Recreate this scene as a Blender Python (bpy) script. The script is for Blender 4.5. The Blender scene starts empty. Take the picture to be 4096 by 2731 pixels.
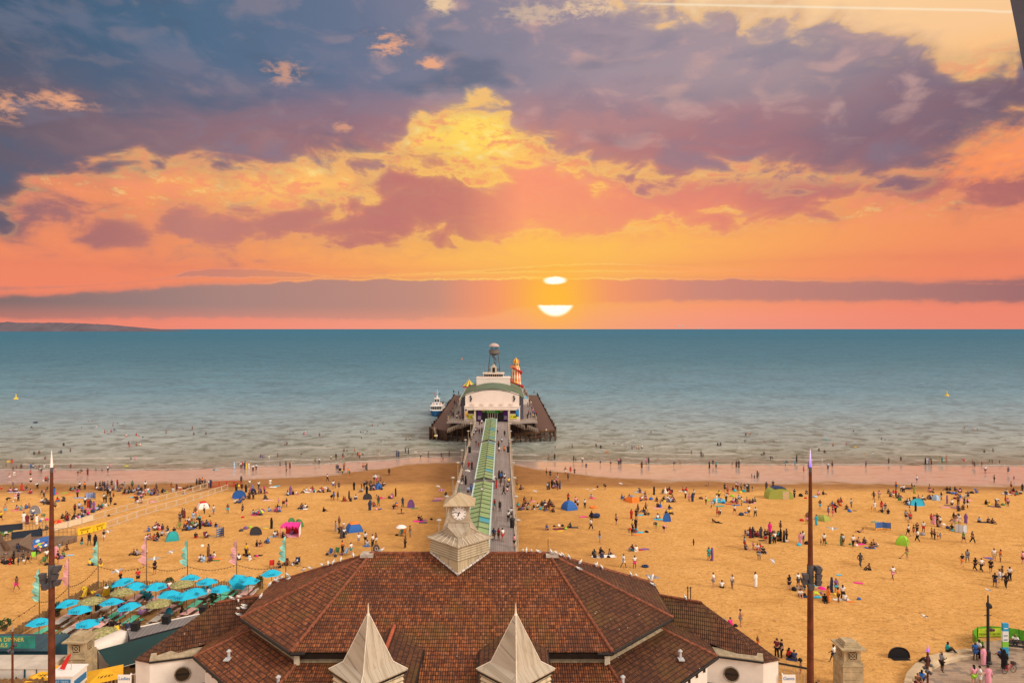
import bpy, math, random
from mathutils import Vector, Matrix
C = bpy.context.scene.collection
random.seed(7)
R = math.radians
F, CX, CY, CH = 2731.0, 2009.0, 1315.0, 36.0     # focal length, vanishing point and camera height of the photograph (its own pixels, metres)

def srgb(r, g, b, a=1.0):
    def f(c):
        c /= 255.0
        return c / 12.92 if c <= 0.04045 else ((c + 0.055) / 1.055) ** 2.4
    return (f(r), f(g), f(b), a)

# ---------------------------------------------------------------- camera
cam = bpy.data.cameras.new('camera')
cam.sensor_width = 36.0
cam.lens = 36.0 * F / 4096.0
cam.shift_x = (2048 - CX) / 4096.0
cam.shift_y = -(1365.5 - CY) / 4096.0
cam.clip_start, cam.clip_end = 0.5, 200000.0
co = bpy.data.objects.new('camera', cam); C.objects.link(co)
co.location = (0, 0, CH); co.rotation_euler = (R(90), 0, 0)
bpy.context.scene.camera = co
vs = bpy.context.scene.view_settings
vs.view_transform = 'Standard'; vs.look = 'None'; vs.exposure = 0.0; vs.gamma = 1.0

# ---------------------------------------------------------------- node helper
class NT:
    def __init__(s, tree): s.t = tree; s.n = tree.nodes; s.l = tree.links
    def new(s, typ, **kw):
        n = s.n.new(typ)
        for k, v in kw.items(): setattr(n, k, v)
        return n
    def put(s, sock, v):
        if isinstance(v, bpy.types.NodeSocket): s.l.new(v, sock)
        elif v is not None: sock.default_value = v
    def m(s, op, a, b=None, c=None, clamp=False):
        n = s.new('ShaderNodeMath', operation=op, use_clamp=clamp)
        s.put(n.inputs[0], a); s.put(n.inputs[1], b); s.put(n.inputs[2], c)
        return n.outputs[0]
    def ss(s, x, lo, hi):                       # smoothstep
        n = s.new('ShaderNodeMapRange', interpolation_type='SMOOTHSTEP')
        s.put(n.inputs[0], x); s.put(n.inputs[1], lo); s.put(n.inputs[2], hi)
        n.inputs[3].default_value = 0; n.inputs[4].default_value = 1
        return n.outputs[0]
    def mix(s, f, a, b, mode='MIX'):
        n = s.new('ShaderNodeMix', data_type='RGBA', blend_type=mode)
        s.put(n.inputs[0], f); s.put(n.inputs[6], a); s.put(n.inputs[7], b)
        return n.outputs[2]
    def ramp(s, x, stops, interp='LINEAR'):
        n = s.new('ShaderNodeValToRGB'); e = n.color_ramp.elements
        n.color_ramp.interpolation = interp
        while len(e) < len(stops): e.new(0.5)
        for el, (p, c) in zip(e, stops): el.position = p; el.color = c
        s.put(n.inputs[0], x); return n.outputs[0]
    def noise(s, vec, scale, detail=4, rough=0.55, dist=0.0, out=0):
        n = s.new('ShaderNodeTexNoise')
        s.put(n.inputs['Vector'], vec); n.inputs['Scale'].default_value = scale
        n.inputs['Detail'].default_value = detail; n.inputs['Roughness'].default_value = rough
        n.inputs['Distortion'].default_value = dist
        return n.outputs[out]
    def comb(s, x, y, z=0.0):
        n = s.new('ShaderNodeCombineXYZ')
        s.put(n.inputs[0], x); s.put(n.inputs[1], y); s.put(n.inputs[2], z); return n.outputs[0]
    def curve(s, x, pts):
        n = s.new('ShaderNodeFloatCurve'); cv = n.mapping.curves[0]
        cv.points[0].location = pts[0]; cv.points[1].location = pts[-1]
        for p in pts[1:-1]: cv.points.new(*p)
        n.mapping.use_clip = False
        n.mapping.update(); s.put(n.inputs[1], x); return n.outputs[0]

# ---------------------------------------------------------------- world: sunset sky with cloud decks, by azimuth and elevation
w = bpy.data.worlds.new('World'); bpy.context.scene.world = w; w.use_nodes = True
w.node_tree.nodes.clear(); K = NT(w.node_tree)
def ang(x, y):                                   # a point of the photograph (2352 wide) as azimuth, elevation in degrees
    dx, dy = (x - 1154) / 1568.0, (755 - y) / 1568.0
    return math.degrees(math.atan(dx)), math.degrees(math.atan(dy / math.hypot(1, dx)))
tc = K.new('ShaderNodeTexCoord'); sp = K.new('ShaderNodeSeparateXYZ'); K.l.new(tc.outputs['Generated'], sp.inputs[0])
dx_, dy_, dz_ = sp.outputs
az = K.m('MULTIPLY', K.m('ARCTAN2', dx_, dy_), 180 / math.pi)
el = K.m('MULTIPLY', K.m('ARCSINE', dz_), 180 / math.pi)
azn = K.m('DIVIDE', K.m('ADD', az, 45), 90, clamp=True)
eln = K.m('DIVIDE', el, 30, clamp=True)
P = K.comb(az, K.m('MULTIPLY', el, 1.9))
nA = K.m('SUBTRACT', K.noise(P, 0.14, 8, 0.58, 0.5), 0.5)
nB = K.m('SUBTRACT', K.noise(K.comb(K.m('ADD', az, 71), K.m('MULTIPLY', el, 2.4)), 0.42, 8, 0.62, 0.5), 0.5)
nC = K.m('SUBTRACT', K.noise(K.comb(K.m('ADD', az, 133), K.m('MULTIPLY', el, 3.5)), 0.09, 4, 0.5, 0.2), 0.5)
nD = K.m('SUBTRACT', K.noise(K.comb(K.m('ADD', az, 205), K.m('MULTIPLY', el, 2.0)), 1.3, 6, 0.62, 0.4), 0.5)
nE = K.m('SUBTRACT', K.noise(K.comb(K.m('ADD', az, 310), K.m('MULTIPLY', el, 2.0)), 0.26, 4, 0.48, 0.6), 0.5)
def acurve(pts):                                 # elevation in degrees as a curve of azimuth, from photo points
    q = []
    for x, y in pts:
        a, e = ang(x, y); q.append(((a + 45) / 90, e / 30))
    q = [(0.0, q[0][1])] + q + [(1.0, q[-1][1])]
    return K.m('MULTIPLY', K.curve(azn, q), 30)
def aramp(stops, e_y=400):
    return K.ramp(azn, [((ang(x, e_y)[0] + 45) / 90, srgb(*c)) for x, c in stops])
def gauss(x, y, sx, sy):
    a, e = ang(x, y)
    u = K.m('DIVIDE', K.m('SUBTRACT', az, a), sx); v = K.m('DIVIDE', K.m('SUBTRACT', el, e), sy)
    return K.m('EXPONENT', K.m('MULTIPLY', K.m('ADD', K.m('MULTIPLY', u, u), K.m('MULTIPLY', v, v)), -1))
def lin(a, *bs):                                 # a + sum(k*n)
    for n, k in bs: a = K.m('MULTIPLY_ADD', n, k, a)
    return a
es = lambda y: ang(1154, y)[1] / 30
base = K.ramp(eln, [(0, srgb(240, 150, 130)), (es(728), srgb(246, 150, 126)), (es(687), srgb(246, 148, 108)), (es(640), srgb(247, 152, 100)),
                    (es(590), srgb(250, 165, 98)), (es(530), srgb(250, 170, 98)), (es(430), srgb(252, 172, 104)), (es(300), srgb(252, 190, 112)),
                    (es(185), srgb(250, 200, 148)), (es(0), srgb(252, 212, 160))])
side = K.m('MULTIPLY', K.ss(K.m('ABSOLUTE', K.m('SUBTRACT', az, 3)), 10, 36), K.ss(el, 16, 10))
base = K.mix(K.m('MULTIPLY', side, 0.6), base, srgb(234, 124, 102))
base = K.mix(K.m('MULTIPLY', gauss(1250, 560, 14, 5.0), 0.75), base, srgb(255, 198, 92))
base = K.mix(K.m('MULTIPLY', gauss(700, 430, 9, 2.2), 0.75), base, srgb(255, 196, 108))
base = K.mix(K.m('MULTIPLY', gauss(1085, 310, 6, 4.0), 0.95), base, srgb(255, 216, 98))
base = K.mix(K.m('MULTIPLY', K.ss(nB, 0.02, 0.22), K.m('MULTIPLY', gauss(1100, 330, 15, 5), 0.9)), base, srgb(255, 240, 150))
mott = K.m('MULTIPLY', K.ss(lin(nB, (nD, 0.6), (nA, 0.5)), 0.02, -0.16), K.m('MULTIPLY', K.ss(el, 6.5, 9.0), K.ss(el, 20, 16)))
base = K.mix(K.m('MULTIPLY', mott, 0.75), base, srgb(246, 150, 112))
mot2 = K.m('MULTIPLY', K.ss(lin(nB, (nD, 0.45)), 0.03, 0.2), K.m('MULTIPLY', K.ss(el, 7, 9.5), K.ss(el, 20, 16)))
base = K.mix(K.m('MULTIPLY', mot2, 0.55), base, srgb(255, 226, 140))
sky = base
# low bands near the horizon
def band(top, bot, amp, soft, noise=None):
    n1 = noise if noise is not None else nB
    f = K.m('MINIMUM', K.m('SUBTRACT', acurve(top), el), K.m('SUBTRACT', el, acurve(bot)))
    f = lin(f, *[(n, a) for n, a in amp])
    return f, K.m('MULTIPLY_ADD', K.ss(f, -soft, soft), 0.45, K.m('MULTIPLY', K.ss(f, -soft * 3.0, soft * 2.0), 0.55))
f, mk = band([(0, 682), (150, 675), (300, 668), (430, 655), (600, 650), (760, 641), (1150, 640), (1500, 640), (2352, 643)],
             [(0, 731), (600, 729), (1120, 722), (1180, 706), (1276, 702), (1350, 696), (1700, 690), (2352, 692)],
             [(nD, 0.25), (nB, 0.5), (nE, 0.6)], 0.15)
bcol = aramp([(0, (128, 110, 110)), (500, (166, 132, 126)), (1000, (194, 140, 126)), (1130, (242, 140, 112)), (1276, (255, 165, 70)),
              (1400, (240, 140, 112)), (1600, (205, 136, 122)), (2000, (182, 126, 118)), (2352, (160, 110, 110))], 680)
botf = K.ss(el, ang(1154, 735)[1], ang(1154, 700)[1])
sky = K.mix(K.m('MULTIPLY', mk, K.m('MULTIPLY_ADD', botf, 0.35, 0.62)), sky, bcol)
rim = K.m('MULTIPLY', K.m('EXPONENT', K.m('MULTIPLY', K.m('POWER', K.m('DIVIDE', f, 0.07), 2), -1)), K.ss(el, ang(1154, 665)[1], ang(1154, 650)[1]))
rcol = aramp([(0, (215, 130, 110)), (500, (250, 150, 115)), (900, (255, 185, 95)), (1276, (255, 225, 120)), (1600, (255, 170, 105)), (2352, (215, 130, 105))], 640)
sky = K.mix(K.m('MULTIPLY', rim, 0.85), sky, rcol)
f, mk = band([(0, 661), (380, 640), (430, 623), (560, 616), (700, 626), (760, 634), (900, 630), (1100, 621), (1250, 610), (1400, 606), (1550, 612), (1650, 618), (1720, 622), (2352, 655)],
             [(0, 664), (380, 640), (430, 637), (560, 638), (700, 638), (760, 636), (900, 634), (1130, 626), (1400, 623), (1650, 624), (1720, 621), (2352, 650)],
             [(nD, 0.3), (nB, 0.25)], 0.08)
sky = K.mix(K.m('MULTIPLY', mk, 0.75), sky, aramp([(0, (190, 125, 115)), (500, (190, 134, 122)), (900, (240, 160, 105)), (1300, (255, 185, 85)), (1700, (253, 160, 105)), (2352, (215, 130, 110))], 620))
rim = K.m('EXPONENT', K.m('MULTIPLY', K.m('POWER', K.m('DIVIDE', K.m('SUBTRACT', f, 0.02), 0.06), 2), -1))
sky = K.mix(K.m('MULTIPLY', rim, 0.75), sky, rcol)
# middle mauve and salmon patches
f, mk = band([(0, 450), (150, 466), (250, 515), (400, 488), (600, 478), (850, 468), (890, 400), (960, 378), (1040, 392), (1110, 425), (1190, 388), (1280, 380), (1400, 415), (1500, 405), (1700, 400), (2000, 408), (2180, 405), (2352, 395)],
             [(0, 508), (200, 522), (240, 548), (500, 557), (850, 556), (1000, 549), (1150, 536), (1350, 520), (1500, 503), (1700, 497), (1900, 476), (2050, 440), (2200, 452), (2352, 452)],
             [(nE, 6.5), (nB, 3.2), (nD, 1.2), (nA, 2.5)], 0.9)
mcol = aramp([(0, (140, 104, 114)), (250, (170, 112, 112)), (450, (190, 126, 118)), (900, (188, 114, 114)), (1060, (196, 118, 114)), (1200, (250, 148, 120)), (1600, (232, 134, 116)), (1900, (196, 118, 114)), (2352, (170, 104, 106))], 500)
sky = K.mix(K.m('MULTIPLY', mk, 0.92), sky, mcol)
rim = K.m('MULTIPLY', K.m('EXPONENT', K.m('MULTIPLY', K.m('POWER', K.m('DIVIDE', K.m('ADD', f, 0.35), 0.3), 2), -1)), K.m('MULTIPLY', gauss(1250, 430, 20, 5), 0.7))
sky = K.mix(rim, sky, srgb(255, 205, 105))
f, mk = band([(0, 600), (1900, 594), (2000, 588), (2352, 575)], [(0, 602), (1900, 594), (2000, 592), (2352, 600)], [(nB, 0.7)], 0.5)
sky = K.mix(K.m('MULTIPLY', mk, 0.35), sky, srgb(220, 120, 100))
# upper deck
deck_bot = [(0, 500), (60, 440), (130, 400), (330, 372), (560, 386), (700, 366), (860, 360), (920, 325), (960, 268), (1010, 246), (1080, 236), (1150, 258), (1220, 318), (1300, 348), (1400, 380), (1480, 410), (1650, 405), (1900, 412), (2070, 408), (2180, 360), (2235, 305), (2352, 292)]
deck_top = [(0, -300), (900, -300), (1000, -120), (1150, -60), (1300, -40), (1420, 5), (1560, 30), (1700, 45), (1900, 62), (2000, 85), (2100, 112), (2200, 150), (2275, 166), (2330, 150), (2352, 110)]
f, mk = band([(x, max(y, -90)) for x, y in deck_top], deck_bot, [(nE, 6.0), (nB, 1.8), (nD, 0.7), (nA, 2.5)], 0.8)
up = aramp([(0, (66, 92, 118)), (400, (78, 106, 134)), (800, (104, 116, 142)), (1100, (134, 130, 148)), (1400, (162, 144, 154)), (1800, (168, 148, 154)), (2200, (136, 120, 134)), (2352, (112, 102, 118))], 150)
lo = aramp([(0, (104, 94, 108)), (400, (138, 110, 120)), (800, (160, 114, 120)), (1100, (206, 134, 122)), (1400, (186, 126, 124)), (1700, (168, 118, 124)), (2100, (136, 106, 118)), (2352, (124, 98, 110))], 330)
dk = K.mix(K.ss(lin(el, (nC, 5.0), (nA, 4.0)), 14.0, 20.5), lo, up)
dk = K.mix(K.m('MULTIPLY', K.ss(lin(nE, (nA, 0.6), (nB, 0.3)), 0.0, 0.26), K.m('MULTIPLY', K.m('MULTIPLY_ADD', K.ss(az, -18, 8), 0.42, 0.18), K.ss(el, 11, 17))), dk, srgb(206, 164, 156))
dk = K.mix(K.m('MULTIPLY', K.ss(lin(nC, (nA, 0.4)), 0.0, 0.2), K.m('MULTIPLY_ADD', K.ss(az, -5, 20), -0.35, 0.55)), dk, srgb(82, 98, 122))
dk = K.mix(K.m('MULTIPLY', K.ss(lin(nA, (nC, 0.7)), -0.02, -0.2), 0.4), dk, srgb(126, 126, 146))
sky = K.mix(mk, sky, dk)
rim = K.m('EXPONENT', K.m('MULTIPLY', K.m('POWER', K.m('DIVIDE', K.m('ADD', f, 0.25), 0.34), 2), -1))
sky = K.mix(K.m('MULTIPLY', rim, K.m('MULTIPLY_ADD', gauss(1150, 250, 22, 9), 0.5, 0.15)), sky, srgb(255, 196, 110))
# lit breaks in the deck
for x, y, sx, sy, k in ((140, 232, 2.2, 0.7, .9), (15, 245, 1.3, 1.1, .8), (890, 100, 2.0, 1.1, .9), (992, 146, 1.3, .55, .95), (650, 165, 1.8, 1.0, .6), (1010, 8, 1.4, .8, .9), (1360, 18, 3.0, 0.9, .8), (1240, 30, 4.0, 1.0, .5), (790, 292, 1.0, .7, .6), (2300, 345, 3.2, 2.0, .9), (2240, 395, 3.2, 1.2, .85)):
    gg = gauss(x, y, sx, sy); g = K.m('MULTIPLY', K.ss(gg, 0.0, 0.9), K.ss(lin(gg, (nB, 3.0), (nD, 2.6)), 0.25, 1.25))
    c = (255, 216, 165) if y < 60 else (255, 150, 95) if x > 2100 else (254, 178, 128)
    sky = K.mix(K.m('MULTIPLY', g, k * .8), sky, srgb(*c))
# contrail and the sun behind its bank of cloud
a0, e0 = ang(1400, 8); a1, e1 = ang(2340, 26)
ln = K.m('SUBTRACT', el, acurve([(1400 + 94 * i, 8 + 1.8 * i) for i in range(11)]))
st = K.m('MULTIPLY', K.m('EXPONENT', K.m('MULTIPLY', K.m('POWER', K.m('DIVIDE', ln, 0.08), 2), -1)), K.m('MULTIPLY', K.ss(az, 9, 14), K.ss(az, 44, 36)))
sky = K.mix(K.m('MULTIPLY', st, 0.5), sky, srgb(255, 242, 214))
sa, se = ang(1276, 681)
dist = K.m('SQRT', K.m('ADD', K.m('POWER', K.m('SUBTRACT', az, sa), 2), K.m('POWER', K.m('SUBTRACT', el, se), 2)))
glow = K.m('MULTIPLY', K.m('EXPONENT', K.m('MULTIPLY', K.m('POWER', K.m('DIVIDE', dist, 2.4), 2), -1)), 0.9)
sky = K.mix(glow, sky, srgb(255, 186, 52))
gl2 = K.m('MULTIPLY', K.m('EXPONENT', K.m('MULTIPLY', K.m('POWER', K.m('DIVIDE', dist, 7.0), 2), -1)), 0.35)
sky = K.mix(gl2, sky, srgb(255, 190, 80))
wl = lin(el, (nD, 0.25))
low_ = K.m('MULTIPLY', K.ss(dist, 1.80, 1.38), K.ss(wl, ang(1276, 699)[1], ang(1276, 704)[1]))
ux, uy = ang(1275, 644); tt = K.m('SQRT', K.m('ADD', K.m('POWER', K.m('DIVIDE', K.m('SUBTRACT', az, ux), 0.86), 2), K.m('POWER', K.m('DIVIDE', K.m('SUBTRACT', wl, uy), 0.30), 2)))
disc = K.m('MAXIMUM', low_, K.ss(tt, 1.35, 0.65))
sky = K.mix(disc, sky, (1.5, 1.25, 0.95, 1))
# the rest of the dome (overhead and inland): unseen, with bright cloud added to light the scene
ns = K.new('ShaderNodeTexSky', sky_type='NISHITA', sun_disc=False, sun_elevation=R(34), sun_rotation=R(118))
nis = K.mix(1.0, ns.outputs[0], (0.08, 0.08, 0.08, 1), 'MULTIPLY')
over = K.mix(K.m('MULTIPLY_ADD', K.ss(nC, -0.2, 0.2), 0.35, 0.55), nis, (1.45, 1.20, 1.02, 1))
back = K.ss(dy_, 0.45, -0.1)
sky = K.mix(K.m('MAXIMUM', K.ss(el, 27.5, 44), back), sky, over)
bg = K.new('ShaderNodeBackground'); K.l.new(sky, bg.inputs[0]); bg.inputs[1].default_value = 1.0
wo = K.new('ShaderNodeOutputWorld'); K.l.new(bg.outputs[0], wo.inputs[0])
w.cycles.sampling_method = 'MANUAL'; w.cycles.sample_map_resolution = 512

# ---------------------------------------------------------------- sun behind thin cloud, from the right and a little behind
sl = bpy.data.lights.new('sun', 'SUN'); sl.energy = 2.4; sl.angle = R(16); sl.color = (1.0, 0.86, 0.68)
so = bpy.data.objects.new('sun', sl); C.objects.link(so)
so.rotation_euler = Vector((0.74, -0.40, 0.56)).to_track_quat('Z', 'Y').to_euler()

# ---------------------------------------------------------------- mesh helper
class MB:
    def __init__(s): s.v = []; s.f = []; s.m = []; s.uv = []; s.mi = 0; s.sm = []
    def face(s, pts, uv=None, smooth=False):
        i = len(s.v); s.v += [tuple(p) for p in pts]; s.f.append(tuple(range(i, i + len(pts))))
        s.m.append(s.mi); s.uv.append(uv); s.sm.append(smooth); return s
    def raw(s, vs_, fs, smooth=False):
        i = len(s.v); s.v += [tuple(p) for p in vs_]
        for f in fs: s.f.append(tuple(i + k for k in f)); s.m.append(s.mi); s.uv.append(None); s.sm.append(smooth)
        return s
    def hexa(s, b, t):                            # bottom 4 and top 4 corners, counter-clockwise from above
        n = len(b); vs_ = list(b) + list(t)
        fs = [tuple(reversed(range(n))), tuple(range(n, 2 * n))] + [(k, (k + 1) % n, n + (k + 1) % n, n + k) for k in range(n)]
        return s.raw(vs_, fs)
    def box(s, x, y, z, sx, sy, sz, rz=0.0):      # centre of the base
        c, n = math.cos(rz), math.sin(rz)
        q = [(-sx / 2, -sy / 2), (sx / 2, -sy / 2), (sx / 2, sy / 2), (-sx / 2, sy / 2)]
        q = [(x + a * c - b * n, y + a * n + b * c) for a, b in q]
        return s.hexa([(a, b, z) for a, b in q], [(a, b, z + sz) for a, b in q])
    def prism(s, pts, z0, z1): return s.hexa([(x, y, z0) for x, y in pts], [(x, y, z1) for x, y in pts])
    def cyl(s, p0, p1, r0, r1=None, n=8, smooth=True, cap=True):
        r1 = r0 if r1 is None else r1
        p0, p1 = Vector(p0), Vector(p1); d = (p1 - p0).normalized()
        a = d.orthogonal().normalized(); b = d.cross(a)
        A = [p0 + (a * math.cos(2 * math.pi * k / n) + b * math.sin(2 * math.pi * k / n)) * r0 for k in range(n)]
        B = [p1 + (a * math.cos(2 * math.pi * k / n) + b * math.sin(2 * math.pi * k / n)) * r1 for k in range(n)]
        s.raw(A + B, [(k, (k + 1) % n, n + (k + 1) % n, n + k) for k in range(n)], smooth)
        if cap: s.raw(A, [tuple(reversed(range(n)))]); s.raw(B, [tuple(range(n))])
        return s
    def tube(s, pts, r, n=6):
        for p, q in zip(pts[:-1], pts[1:]): s.cyl(p, q, r, r, n)
        return s
    def lathe(s, prof, c=(0, 0, 0), n=12, ph=0.0, smooth=False, cap=True):   # prof: (radius, z)
        i = len(s.v); cx, cy, cz = c
        for r, z in prof:
            for k in range(n):
                a = ph + 2 * math.pi * k / n; s.v.append((cx + r * math.cos(a), cy + r * math.sin(a), cz + z))
        for j in range(len(prof) - 1):
            for k in range(n):
                q = (k + 1) % n
                s.f.append((i + j * n + k, i + j * n + q, i + (j + 1) * n + q, i + (j + 1) * n + k)); s.m.append(s.mi); s.uv.append(None); s.sm.append(smooth)
        if cap:
            for j, rev in ((0, True), (len(prof) - 1, False)):
                t = [i + j * n + k for k in range(n)]
                s.f.append(tuple(reversed(t)) if rev else tuple(t)); s.m.append(s.mi); s.uv.append(None); s.sm.append(False)
        return s
    def ball(s, c, rx, ry=None, rz=None, n=8, m=5):
        ry = rx if ry is None else ry; rz = rx if rz is None else rz
        i = len(s.v)
        for j in range(m + 1):
            t = math.pi * j / m
            for k in range(n):
                a = 2 * math.pi * k / n
                s.v.append((c[0] + rx * math.sin(t) * math.cos(a), c[1] + ry * math.sin(t) * math.sin(a), c[2] - rz * math.cos(t)))
        for j in range(m):
            for k in range(n):
                q = (k + 1) % n
                s.f.append((i + j * n + k, i + j * n + q, i + (j + 1) * n + q, i + (j + 1) * n + k)); s.m.append(s.mi); s.uv.append(None); s.sm.append(True)
        return s
    def tiles(s, pts):                            # a roof slope with metres along the eave and down the slope as uv
        p = [Vector(q) for q in pts]; n = Vector((0, 0, 0))
        for k in range(len(p)): n += p[k].cross(p[(k + 1) % len(p)])
        n.normalize()
        if n.z < 0: p.reverse(); n = -n
        u = Vector((0, 0, 1)).cross(n)
        u = u.normalized() if u.length > 1e-4 else Vector((1, 0, 0)); v = n.cross(u)
        return s.face(p, [(q.dot(u), q.dot(v)) for q in p])
    def mesh(s, name, mats, off=(0, 0, 0)):
        me = bpy.data.meshes.new(name); o = Vector(off)
        me.from_pydata([(a - o.x, b - o.y, c - o.z) for a, b, c in s.v], [], s.f)
        for m_ in (mats if isinstance(mats, (list, tuple)) else [mats]): me.materials.append(m_)
        me.polygons.foreach_set('material_index', s.m); me.polygons.foreach_set('use_smooth', s.sm)
        if any(u is not None for u in s.uv):
            l = me.uv_layers.new(name='uv')
            for pl, u in zip(me.polygons, s.uv):
                if u:
                    for li, q in zip(pl.loop_indices, u): l.data[li].uv = q
        me.update(); return me
    def build(s, name, mats, parent=None, off=(0, 0, 0), loc=(0, 0, 0), rz=0.0):
        o = bpy.data.objects.new(name, s.mesh(name, mats, off)); C.objects.link(o)
        o.location = loc; o.rotation_euler = (0, 0, rz)
        if parent is not None: o.parent = parent
        return o
def tag(o, label=None, cat=None, group=None, kind=None):
    for k, v in (('label', label), ('category', cat), ('group', group), ('kind', kind)):
        if v: o[k] = v
    return o
def thing(name, label, cat, loc=(0, 0, 0), rz=0.0, group=None):
    o = bpy.data.objects.new(name, None); C.objects.link(o); o.location = loc; o.rotation_euler = (0, 0, rz)
    o.empty_display_size = 0.3
    return tag(o, label, cat, group)
def part(mb, name, mats, root):                   # geometry given in world metres, root unrotated
    return mb.build(name, mats, root, root.location)
def sub(mb, name, mats, par):
    b = par
    off = Vector(b.location)
    while b.parent is not None: b = b.parent; off += Vector(b.location)
    return mb.build(name, mats, par, off)
def copy_tree(o, parent=None):
    c = o.copy(); C.objects.link(c); c.parent = parent
    for ch in o.children: copy_tree(ch, c)
    return c
def text_mesh(name, s, size, mat, parent, loc, rot, ext=0.01):
    cu = bpy.data.curves.new(name, 'FONT'); cu.body = s; cu.size = size; cu.extrude = ext; cu.align_x = 'CENTER'; cu.align_y = 'CENTER'
    t = bpy.data.objects.new(name, cu); C.objects.link(t)
    me = bpy.data.meshes.new_from_object(t.evaluated_get(bpy.context.evaluated_depsgraph_get()))
    bpy.data.objects.remove(t); bpy.data.curves.remove(cu)
    me.materials.clear(); me.materials.append(mat)
    o = bpy.data.objects.new(name, me); C.objects.link(o); o.parent = parent; o.location = loc; o.rotation_euler = rot
    return o

# ---------------------------------------------------------------- materials
MATS = {}
def mat(name, col, rough=0.7, var=0.15, scale=3.0, bump=0.0, metal=0.0, spec=0.3, emit=None):
    if name in MATS: return MATS[name]
    m_ = bpy.data.materials.new(name); m_.use_nodes = True; k = NT(m_.node_tree); b = k.n['Principled BSDF']
    col = tuple(col[:3]) + (1.0,)
    if var > 0:
        t = k.new('ShaderNodeTexCoord'); n = k.noise(t.outputs['Object'], scale, 5, 0.6)
        c2 = tuple(x * (1 - var) for x in col[:3]) + (1,); c3 = tuple(min(1, x * (1 + var)) for x in col[:3]) + (1,)
        k.l.new(k.ramp(n, [(0.3, c2), (0.7, c3)]), b.inputs['Base Color'])
        if bump:
            bp = k.new('ShaderNodeBump'); bp.inputs['Strength'].default_value = bump; bp.inputs['Distance'].default_value = 0.05
            k.l.new(n, bp.inputs['Height']); k.l.new(bp.outputs[0], b.inputs['Normal'])
    else: b.inputs['Base Color'].default_value = col
    b.inputs['Roughness'].default_value = rough; b.inputs['Metallic'].default_value = metal; b.inputs['Specular IOR Level'].default_value = spec
    if emit: b.inputs['Emission Color'].default_value = tuple(emit[:3]) + (1,); b.inputs['Emission Strength'].default_value = emit[3]
    MATS[name] = m_; return m_
PAL = dict(W=(.78, .76, .74), K=(.018, .017, .02), R=(.55, .03, .03), B=(.04, .14, .45), N=(.03, .045, .11), G=(.27, .27, .29), P=(.75, .32, .42), M=(.75, .03, .26),
           Y=(.80, .55, .04), O=(.80, .22, .04), E=(.08, .22, .08), T=(.03, .34, .36), C=(.05, .48, .68), L=(.36, .52, .72), S=(.42, .22, .13), U=(.14, .065, .035),
           V=(.20, .09, .28), D=(.06, .06, .07), I=(.16, .025, .04), X=(.30, .60, .05), Q=(.32, .36, .08), A=(.55, .42, .25))
CNAME = dict(W='white', K='black', R='red', B='blue', N='navy', G='grey', P='pink', M='magenta', Y='yellow', O='orange', E='green', T='teal', C='turquoise', L='pale blue',
             S='bare', U='brown', V='purple', D='dark grey', I='maroon', X='lime green', Q='olive', A='beige')
def cl(c): return mat('cloth_' + CNAME[c].replace(' ', '_'), PAL[c], 0.85, 0.12, 6.0, spec=0.15)
# photo pixel helpers (metres on the ground from the photo's own pixels)
def at(x, y, z):
    Y = F * (CH - z) / (y - CY); return ((x - CX) * Y / F, Y, z)
def atY(x, y, Y): return ((x - CX) * Y / F, Y, CH - (y - CY) * Y / F)
# ================================================================= ground, sea, headland
def interp(x, pts):
    if x <= pts[0][0]: return pts[0][1]
    for (a, b), (c, d) in zip(pts[:-1], pts[1:]):
        if x <= c:
            t = (x - a) / (c - a); t = t * t * (3 - 2 * t); return b + (d - b) * t
    return pts[-1][1]
_sh = [(-500, 1880), (0, 1880), (600, 1880), (1200, 1862), (1500, 1844), (1700, 1828), (1850, 1828), (2060, 1843), (2300, 1846), (2700, 1858), (3400, 1860), (4096, 1864), (4600, 1866)]
_shX = [(at(x, y, 0)[0], at(x, y, 0)[1]) for x, y in _sh]
_wet = [(0, 1930), (600, 1930), (1200, 1904), (1500, 1874), (1650, 1850), (1850, 1838), (2060, 1852), (2200, 1880), (2500, 1912), (2700, 1922), (3400, 1930), (4096, 1948)]
_wetX = [(at(x, y, .6)[0], at(x, y, .6)[1]) for x, y in _wet]
_dry = [(0, 1962), (600, 1962), (1200, 1944), (1650, 1938), (2060, 1938), (2500, 1945), (2700, 1950), (4096, 1960)]
_dryX = [(at(x, y, 1.0)[0], at(x, y, 1.0)[1]) for x, y in _dry]
def shoreY(X): return interp(X, _shX)
def sstep(x, a, b):
    t = min(1, max(0, (x - a) / (b - a))); return t * t * (3 - 2 * t)
def gz(X, Y):
    s = Y - shoreY(X)
    if s >= 0: return max(-3.0, -0.05 * s)
    if s > -30: return -0.022 * s
    return 0.66 + 3.64 * min(1.0, (-s - 30) / 62.0) ** 0.9
def ground(x, y):                                 # photo pixel -> point on the sand (or on the sea beyond its edge)
    Y = F * 33.0 / (y - CY)
    for _ in range(30):
        X = (x - CX) * Y / F; Y = 0.5 * Y + 0.5 * F * (CH - max(0.0, gz(X, Y))) / (y - CY)
    X = (x - CX) * Y / F
    return X, Y, max(0.0, gz(X, Y))

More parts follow.
